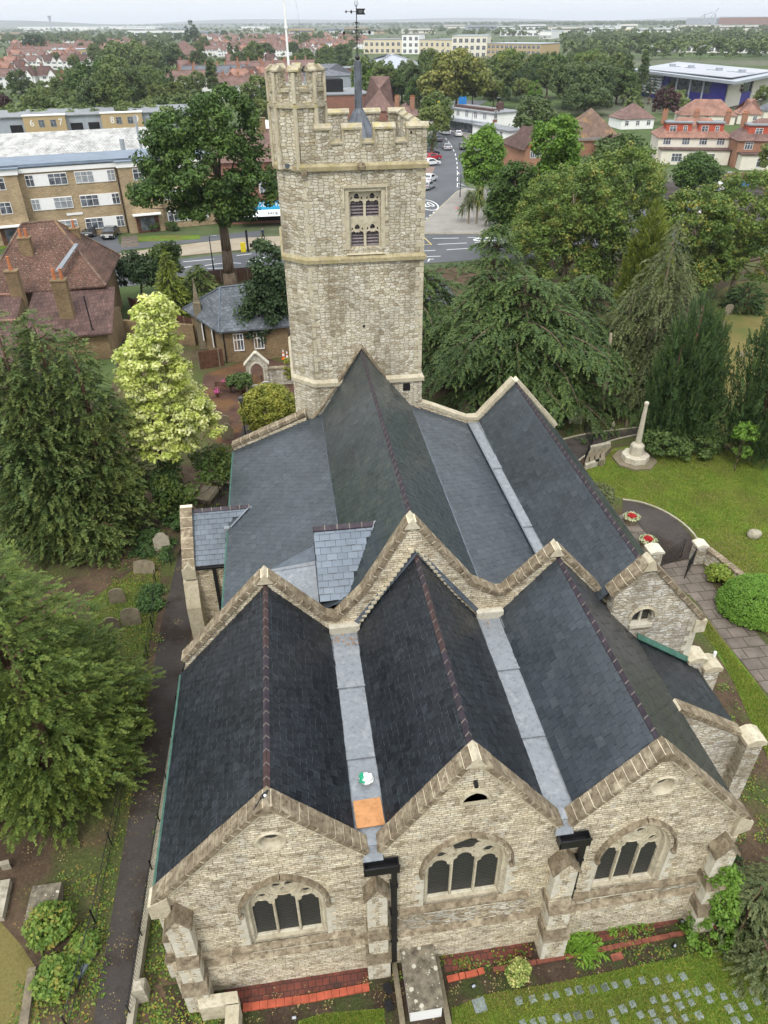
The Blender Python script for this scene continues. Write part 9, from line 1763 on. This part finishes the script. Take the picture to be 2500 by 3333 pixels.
# --- cars
def car(u, v, rz, col, label, kind='car', L=4.2, W=1.78, Hh=1.48, at=None):
 t = empty('parked_car' if kind == 'car' else 'van', (0, 0, 0), 0, label, 'car' if kind == 'car' else 'van', 'cars on the streets and drives'); paint = bpy.data.materials.get('car_paint_' + col)
 if not paint:
  k = NT('car_paint_' + col); k.b.inputs['Coat Weight'].default_value = .6; paint = k.fin({'white': (.72, .73, .74), 'silver': (.36, .38, .4), 'black': (.02, .022, .028), 'red': (.42, .02, .03), 'blue': (.06, .2, .45), 'grey': (.10, .11, .13), 'lightblue': (.2, .42, .6)}[col], .25, .5)
 l, w = L / 2, W / 2
 if kind == 'van': sec = [(-l, .35), (-l, 2.0), (-l + .15, Hh), (l * .38, Hh), (l * .55, Hh - .15), (l * .78, 1.25), (l * .97, 1.02), (l, .4)]
 else: sec = [(-l, .35), (-l, .82), (-l * .93, .98), (-l * .62, Hh - .08), (-l * .40, Hh), (l * .12, Hh), (l * .22, Hh - .06), (l * .50, .98), (l * .93, .82), (l, .62), (l, .32)]
 n = len(sec); vs = []
 for s, wf in ((-1, 1), (1, 1)):
  for (x, z) in sec: k = 1.0 if z < 1.0 else 1 - .22 * (z - 1.0) / max(.1, Hh - 1.0) * (1 if kind == 'car' else .25); vs.append((x, s * w * k, z))
 mb = MB(); mb.add(vs, [tuple(range(n))[::-1], tuple(range(n, 2 * n))] + [(i, (i + 1) % n, (i + 1) % n + n, i + n) for i in range(n)]); mb.build('body', paint, t)
 mb = MB()
 if kind == 'car':
  for s in (-1, 1):
   q = [(-l * .56, .98), (-l * .40, Hh - .10), (l * .12, Hh - .10), (l * .40, .98)]; mb.add([(x, s * (w * (1 - (.22 * (z - 1.0) / (Hh - 1.0) if z > 1 else 0)) + .006), z) for x, z in q], [(0, 1, 2, 3)])
  mb.add([(l * .23, -w * .74, Hh - .08), (l * .23, w * .74, Hh - .08), (l * .495, w * .90, 1.0), (l * .495, -w * .90, 1.0)], [(0, 1, 2, 3)]); mb.v[-4:] = [(p[0] + .02, p[1], p[2] + .015) for p in mb.v[-4:]]
  mb.add([(-l * .635, -w * .74, Hh - .12), (-l * .635, w * .74, Hh - .12), (-l * .91, w * .90, 1.02), (-l * .91, -w * .90, 1.02)], [(0, 1, 2, 3)]); mb.v[-4:] = [(p[0] - .02, p[1], p[2] + .015) for p in mb.v[-4:]]
 else:
  mb.add([(l * .57, -w * .9, Hh - .2), (l * .57, w * .9, Hh - .2), (l * .79, w * .95, 1.28), (l * .79, -w * .95, 1.28)], [(0, 1, 2, 3)]); mb.v[-4:] = [(p[0] + .03, p[1], p[2] + .02) for p in mb.v[-4:]]
  for s in (-1, 1): mb.add([(x, s * (w * .97 + .02), z) for x, z in ((l * .25, 1.3), (l * .25, Hh - .35), (l * .5, Hh - .35), (l * .7, 1.3))], [(0, 1, 2, 3)])
 mb.build('windows', M['glass'], t)
 for sx in (-1, 1):
  for s in (-1, 1):
   mb = MB(); x = sx * l * .62; mb.tube((x, s * (w - .2), .32), (x, s * (w + .015), .32), .32, n=16); wh = mb.build('wheel', M['iron'], t); mb = MB(); mb.tube((x, s * (w + .012), .32), (x, s * (w + .03), .32), .19, n=12); mb.build('rim', M['alu'], wh)
 for s in (-1, 1):
  mb = MB(); mb.box(l - .04, l + .015, s * w * .62 - .18, s * w * .62 + .18, .62, .78); mb.build('headlight', M['lead'], t); mb = MB(); mb.box(-l - .015, -l + .03, s * w * .72 - .13, s * w * .72 + .13, .7, .9); mb.build('tail_light', M['redlens'], t)
 mb = MB(); mb.box(l - .02, l + .022, -.26, .26, .42, .53); mb.build('number_plate', M['white'], t)
 q = G(u, v) if at is None else at; t.location = (q[0], q[1], .02); t.rotation_euler = (0, 0, rz); return t
M['redlens'] = m_plain('red_lens', (.4, .01, .01), .3)
if 'alu' not in M: M['alu'] = m_plain('alu2', (.5, .5, .5), .3)
car(200, 507, -1.75, 'black', 'black car parked behind the other in the flats drive'); car(240, 512, -1.65, 'black', 'black car with pale headlights in front of the flats')
car(960, 290, -1.45, 'white', 'white panel van coming down the high street', 'van', 5.6, 2.0, 2.5); car(989, 294, 1.5, 'white', 'white hatchback beside the panel van'); car(965, 323, 1.5, 'silver', 'silver saloon driving away on the high street'); car(1000, 322, -1.7, 'black', 'dark saloon approaching beside the silver one')
car(931, 357, .35, 'white', 'white crossover parked in the bay by the tower'); car(934, 345, .35, 'red', 'red car parked behind the white crossover'); car(930, 336, .3, 'black', 'black car hidden behind the red one'); car(928, 392, 1.0, 'white', 'white saloon parked below the crossover'); car(924, 408, 1.0, 'silver', 'silver hatchback parked against the tower edge')
car(947, 305, 1.5, 'grey', 'grey car half hidden by the roadside tree'); car(1075, 452, -1.2, 'black', 'black car behind the statue garden')
CP = [(1555, 412, .3, 'white'), (1530, 408, .3, 'silver'), (1590, 405, .2, 'blue'), (1510, 440, .2, 'white'), (1478, 455, .4, 'lightblue'), (1535, 470, .3, 'white'), (1440, 462, .3, 'silver')]
CL = ['white car in the car park below the brick wall', 'silver car left of the white one in the car park', 'blue car nearest the brick car park wall', 'white car showing between the olive trees', 'pale blue car behind the orange tipped trees', 'white car lowest in the car park', 'silver car furthest left in the car park']
for (u, v, a, c), lab in zip(CP, CL): car(u, v, a, c, lab)
car(1015, 655, .2, 'red', 'red car glimpsed through the cedar boughs', at=(13.2, 84.5)); sheet('car_park', [(9, 80), (20, 80), (20, 92), (9, 92)], 0.012, M['asph'])
# --- street furniture
def post_lamp(u, v, h, label, arm=1.2):
 q = G(u, v); t = empty('street_lamp', q, 0, label, 'street lamp', 'street lamps'); mb = MB(); mb.path([q, (q[0], q[1], h * .3), (q[0], q[1], h)], [.12, .08, .05], 8); mb.tube((q[0], q[1], h), (q[0] + arm, q[1], h + .15), .04, n=6); mb.build('column', M['iron'], t); mb = MB(); mb.obox((q[0] + arm + .3, q[1], h + .12), (.7, .3, .1), 0); mb.build('lamp_head', M['metal'] if 'metal' in M else M['iron'], t)
post_lamp(*K(460, 455), 9, 'tall black street lamp on the pavement right of the high street'); post_lamp(*K(632, 275), 9, 'tall black street lamp in front of the shop terrace'); post_lamp(*D4(1285, 1030), 4.5, 'short black lamp column on the near kerb left of the tower', .3); post_lamp(1526, 497, 8, 'dark lamp column standing by the car park road'); post_lamp(*K(375, 800), 4, 'thin black sign post at the paved corner', .1)
def totem(u, v, w, h, col, label, z0=0.0, cat='sign', words=None):
 q = G(u, v); t = empty('sign_panel', q, 0, label, cat); mb = MB(); mb.box(q[0] - w / 2, q[0] + w / 2, q[1], q[1] + .15, z0, z0 + h); p = mb.build('panel', col, t)
 if z0: mb = MB(); mb.tube((q[0], q[1] + .2, 0), (q[0], q[1] + .2, z0 + h), .06, n=6); mb.build('post', M['iron'], t)
 if words: text('lettering', words, .9, (q[0], q[1] - .02, z0 + h / 2), (math.pi / 2, 0, 0), M['white'], p)
YL, BL, RD, PU = m_plain('yellow_sign', (.7, .55, .02)), m_plain('blue_banner', (.02, .16, .42)), m_plain('red_sign', (.6, .02, .02)), m_plain('violet_banner', (.2, .14, .5))
totem(*K(193, 175), 0.9, 3.0, YL, 'tall narrow yellow sign on the left pavement', 3.0); totem(*K(268, 195), 2.2, 3.0, PU, 'violet banner sign beside the green', 1.4); totem(*K(388, 215), 2.4, 6.5, BL, 'tall blue banner with white lines at the junction', 1.6); totem(*K(482, 240), 1.6, 2.2, RD, 'red sign with a white 2 in front of the shops', 2.6, words='2')
totem(*D4(1462, 905), .7, 1.3, YL, 'yellow A-board on the pavement by the oak trunk'); totem(*D4(1490, 905), .3, 3.0, M['iron'], 'black bus stop pole beside the yellow board')
for (u, v, lab) in ((*D4(1030, 888), 'black litter bin on the pavement right of the conifer tip'), (*D4(60, 930), 'black litter bin at the left edge pavement'), (*K(485, 370), 'black litter bin by the street lamp'), (*K(660, 850), 'black litter bin behind the statue')):
 q = G(u, v); t = empty('litter_bin', q, 0, lab, 'litter bin', 'litter bins'); mb = MB(); mb.lathe(q, [(.28, 0), (.3, .95)], 12); mb.build('body', M['iron'], t); mb = MB(); mb.lathe((q[0], q[1], .95), [(.33, 0), (.33, .1), (.15, .25)], 12); mb.build('lid', M['iron'], t)
mb = MB(); q = G(*D4(1550, 880)); mb.box(q[0] - 1.2, q[0] + 1.2, q[1], q[1] + .5, 0, .6); thing1(mb, 'street_planter', M['iron'], 'long dark planter trough outside the shops', 'planter')
# --- statue garden
st = empty('statue', G(*K(690, 920)), 0, 'weathered stone statue of a standing robed figure on a stepped plinth', 'statue'); q = G(*K(690, 920))
mb = MB(); [mb.box(q[0] - w, q[0] + w, q[1] - w, q[1] + w, z0, z1) for w, z0, z1 in ((1.2, 0, .3), (.95, .3, .6), (.7, .6, .9), (.5, .9, 2.6), (.6, 2.6, 2.8))]; mb.build('plinth', M['gravel'], st)
mb = MB(); mb.path([(q[0], q[1], 2.8), (q[0], q[1], 3.5), (q[0], q[1], 4.2), (q[0], q[1], 4.75), (q[0], q[1], 4.9), (q[0], q[1], 5.1), (q[0], q[1], 5.3)], [.42, .34, .3, .36, .12, .17, .06], 10); mb.path([(q[0] - .33, q[1], 4.65), (q[0] - .4, q[1] - .1, 4.2), (q[0] - .05, q[1] - .3, 4.3)], [.12, .1, .07], 6); mb.path([(q[0] + .33, q[1], 4.65), (q[0] + .4, q[1] - .05, 4.2), (q[0] + .36, q[1] - .12, 3.7)], [.12, .1, .07], 6); mb.build('figure', M['gravel'], st, True)
def spiky(u, v, h, label, seed, trunk=True, n=70, L=1.5):
 q = G(u, v); t = empty('palm_tree', q, 0, label, 'palm', 'cordyline palms in the corner garden'); rg = np.random.default_rng(seed); V = []; F4 = []
 for k in range(3 if trunk else 1):
  c = np.array(q) + np.array([rg.normal() * .3 * (k > 0), rg.normal() * .3 * (k > 0), h - k * .7]); d = unit(rg.normal(size=(n, 3)) + np.array([0, 0, .5])); l = L * rg.uniform(.7, 1.1, n); s = unit(np.cross(d, np.array([0, 0, 1.])))
  A = np.repeat(c[None], n, 0); Mi = A + d * (l * .55)[:, None]; T_ = A + d * l[:, None] + np.array([0, 0, -1.]) * (l * .45)[:, None]; V.append(np.stack([A, Mi + s * .06, T_, Mi - s * .06], 1).reshape(-1, 3))
 V = np.vstack(V); npmesh('fronds', V, np.arange(len(V)).reshape(-1, 4), rg.random(len(V) // 4), LF['olive'] if seed % 2 else LF['weep'], t)
 if trunk: mb = MB(); mb.path([q, (q[0], q[1], h)], [.16, .12], 8); mb.build('trunk', M['barkg'], t)
for i, (x, y, h, tr_, lab) in enumerate(((445, 1020, 4.4, True, 'left palm with a bare trunk in the corner garden'), (512, 1020, 5.0, True, 'right palm with a bare trunk in the corner garden'), (395, 1000, 2.0, False, 'spiky clump at the left end of the corner garden'), (560, 980, 2.2, False, 'spiky clump right of the two palm trunks'), (605, 1040, 1.2, False, 'low grassy clump by the pavement edge'), (610, 950, 2.0, False, 'rounded spiky bush behind the low clump'))): spiky(*K(x, y), h, lab, 500 + i, tr_, 110)
dec_tree('garden_shrub', G(*K(700, 1060)), 4.0, [(0, 0, 2.0, 1.6, 1.4, 2.0)], LF['dark'], 'dark conifer like shrub at the right end of the corner garden', 'shrub', K_=50, nl=70, rc=.6, size=.17, seed=85, tr=.08)
mb = MB(); q = G(*K(348, 892)); mb.lathe(q, [(.5, 0), (.5, .1), (.2, .14)], 14); thing1(mb, 'red_disc', RD, 'flat red disc on the paved corner', 'marker')
# --- people
def person(u, v, rz, top, legs, label, h=1.72, stride=.28):
 q = Vector(G(u, v)) + Vector((0, 0, .12)); t = empty('person', q, 0, label, 'person'); A = Matrix.Rotation(rz, 3, 'Z'); T = lambda x, y, z: q + A @ Vector((x, y, z * h / 1.72))
 mb = MB()
 for s, st_ in ((-1, stride), (1, -stride)):
  mb.path([T(s * .09, 0, .88), T(s * .1, st_ * .5 + .05, .48), T(s * .1, st_, .07)], [.09, .065, .042], 8); mb.path([T(s * .1, st_ - .04, .04), T(s * .1, st_ + .16, .03)], [.045, .035], 6)
  mb.path([T(s * .2, 0, 1.4), T(s * .25, -st_ * .35, 1.12), T(s * .24, -st_ * .5 + .1, .88)], [.055, .045, .032], 7)
  for f in range(4): mb.tube(T(s * (.225 + f * .012), -st_ * .5 + .1, .87), T(s * (.22 + f * .012), -st_ * .5 + .13, .79), .010, n=4)
  mb.tube(T(s * .21, -st_ * .5 + .11, .86), T(s * .19, -st_ * .5 + .15, .82), .011, n=4)
 mb.path([T(0, 0, .84), T(0, 0, 1.0), T(0, 0, 1.25), T(0, 0, 1.42), T(0, 0, 1.48), T(0, 0, 1.53)], [.14, .13, .16, .17, .07, .055], 10); mb.path([T(0, 0, 1.5), T(0, .01, 1.57), T(0, .01, 1.65), T(0, 0, 1.72)], [.05, .09, .095, .04], 10); mb.tube(T(0, .08, 1.6), T(0, .125, 1.59), .018, .01, n=5)
 mb.build('body', m_plain('skin', (.45, .28, .2), .7, .1), t, True)
 mb = MB(); mb.path([T(0, 0, .86), T(0, 0, 1.0), T(0, 0, 1.25), T(0, 0, 1.41), T(0, 0, 1.47)], [.155, .15, .175, .185, .08], 10)
 for s in (-1, 1): mb.path([T(s * .19, 0, 1.41), T(s * .25, -(stride if s < 0 else -stride) * .35, 1.13), T(s * .24, -(stride if s < 0 else -stride) * .5 + .08, .93)], [.07, .058, .045], 7)
 mb.build('jacket', top, t, True); mb = MB()
 for s, st_ in ((-1, stride), (1, -stride)): mb.path([T(s * .08, 0, .95), T(s * .1, st_ * .5 + .05, .48), T(s * .1, st_, .1)], [.115, .085, .06], 8)
 mb.build('trousers', legs, t, True); mb = MB(); mb.path([T(0, -.02, 1.6), T(0, -.015, 1.68), T(0, -.01, 1.75)], [.1, .102, .05], 10); mb.build('hair', M['iron'], t, True)
JK, TR_, WH = m_plain('navy_jacket', (.03, .05, .09)), m_plain('black_trousers', (.015, .015, .02)), m_plain('pale_coat', (.6, .6, .62))
person(*D4(1580, 832), -1.2, JK, TR_, 'person in a dark blue jacket walking past the shops', stride=.3); person(*K(390, 288), 1.6, TR_, TR_, 'person in black standing by the white hatchback', stride=.05); person(*K(628, 1158), .3, WH, TR_, 'person in a pale coat on the main road edge', stride=.2); person(*K(522, 320), .2, RD, TR_, 'person in red outside the shop terrace', stride=.15)
HZ = NT('haze_air'); HZ.t.nodes.remove(HZ.b); pv = HZ.n('ShaderNodeVolumePrincipled'); pv.inputs['Color'].default_value = (0.88, 0.93, 1.0, 1); pv.inputs['Density'].default_value = 0.00010; pv.inputs['Anisotropy'].default_value = 0.2; HZ.l(pv.outputs[0], HZ.out.inputs[1])
mb = MB(); mb.box(-16000, 16000, -800, 20800, -1.5, 140); hz = mb.build('haze', HZ.mat); hz['kind'] = 'stuff'
# writing becomes plain mesh
dg = bpy.context.evaluated_depsgraph_get(); dg.update()
for o in [o for o in SC.objects if o.type == 'FONT']:
 me = bpy.data.meshes.new_from_object(o.evaluated_get(dg)); n = bpy.data.objects.new(o.name.split('.')[0] + '_', me); nm = o.name; mw = o.matrix_world.copy(); pa = o.parent; loc, rot, sc_ = o.location.copy(), o.rotation_euler.copy(), o.scale.copy(); kd = o.get('kind')
 bpy.data.objects.remove(o); n.name = nm; COL.objects.link(n); n.parent = pa; n.location = loc; n.rotation_euler = rot; n.scale = sc_
 if kd: n['kind'] = kd
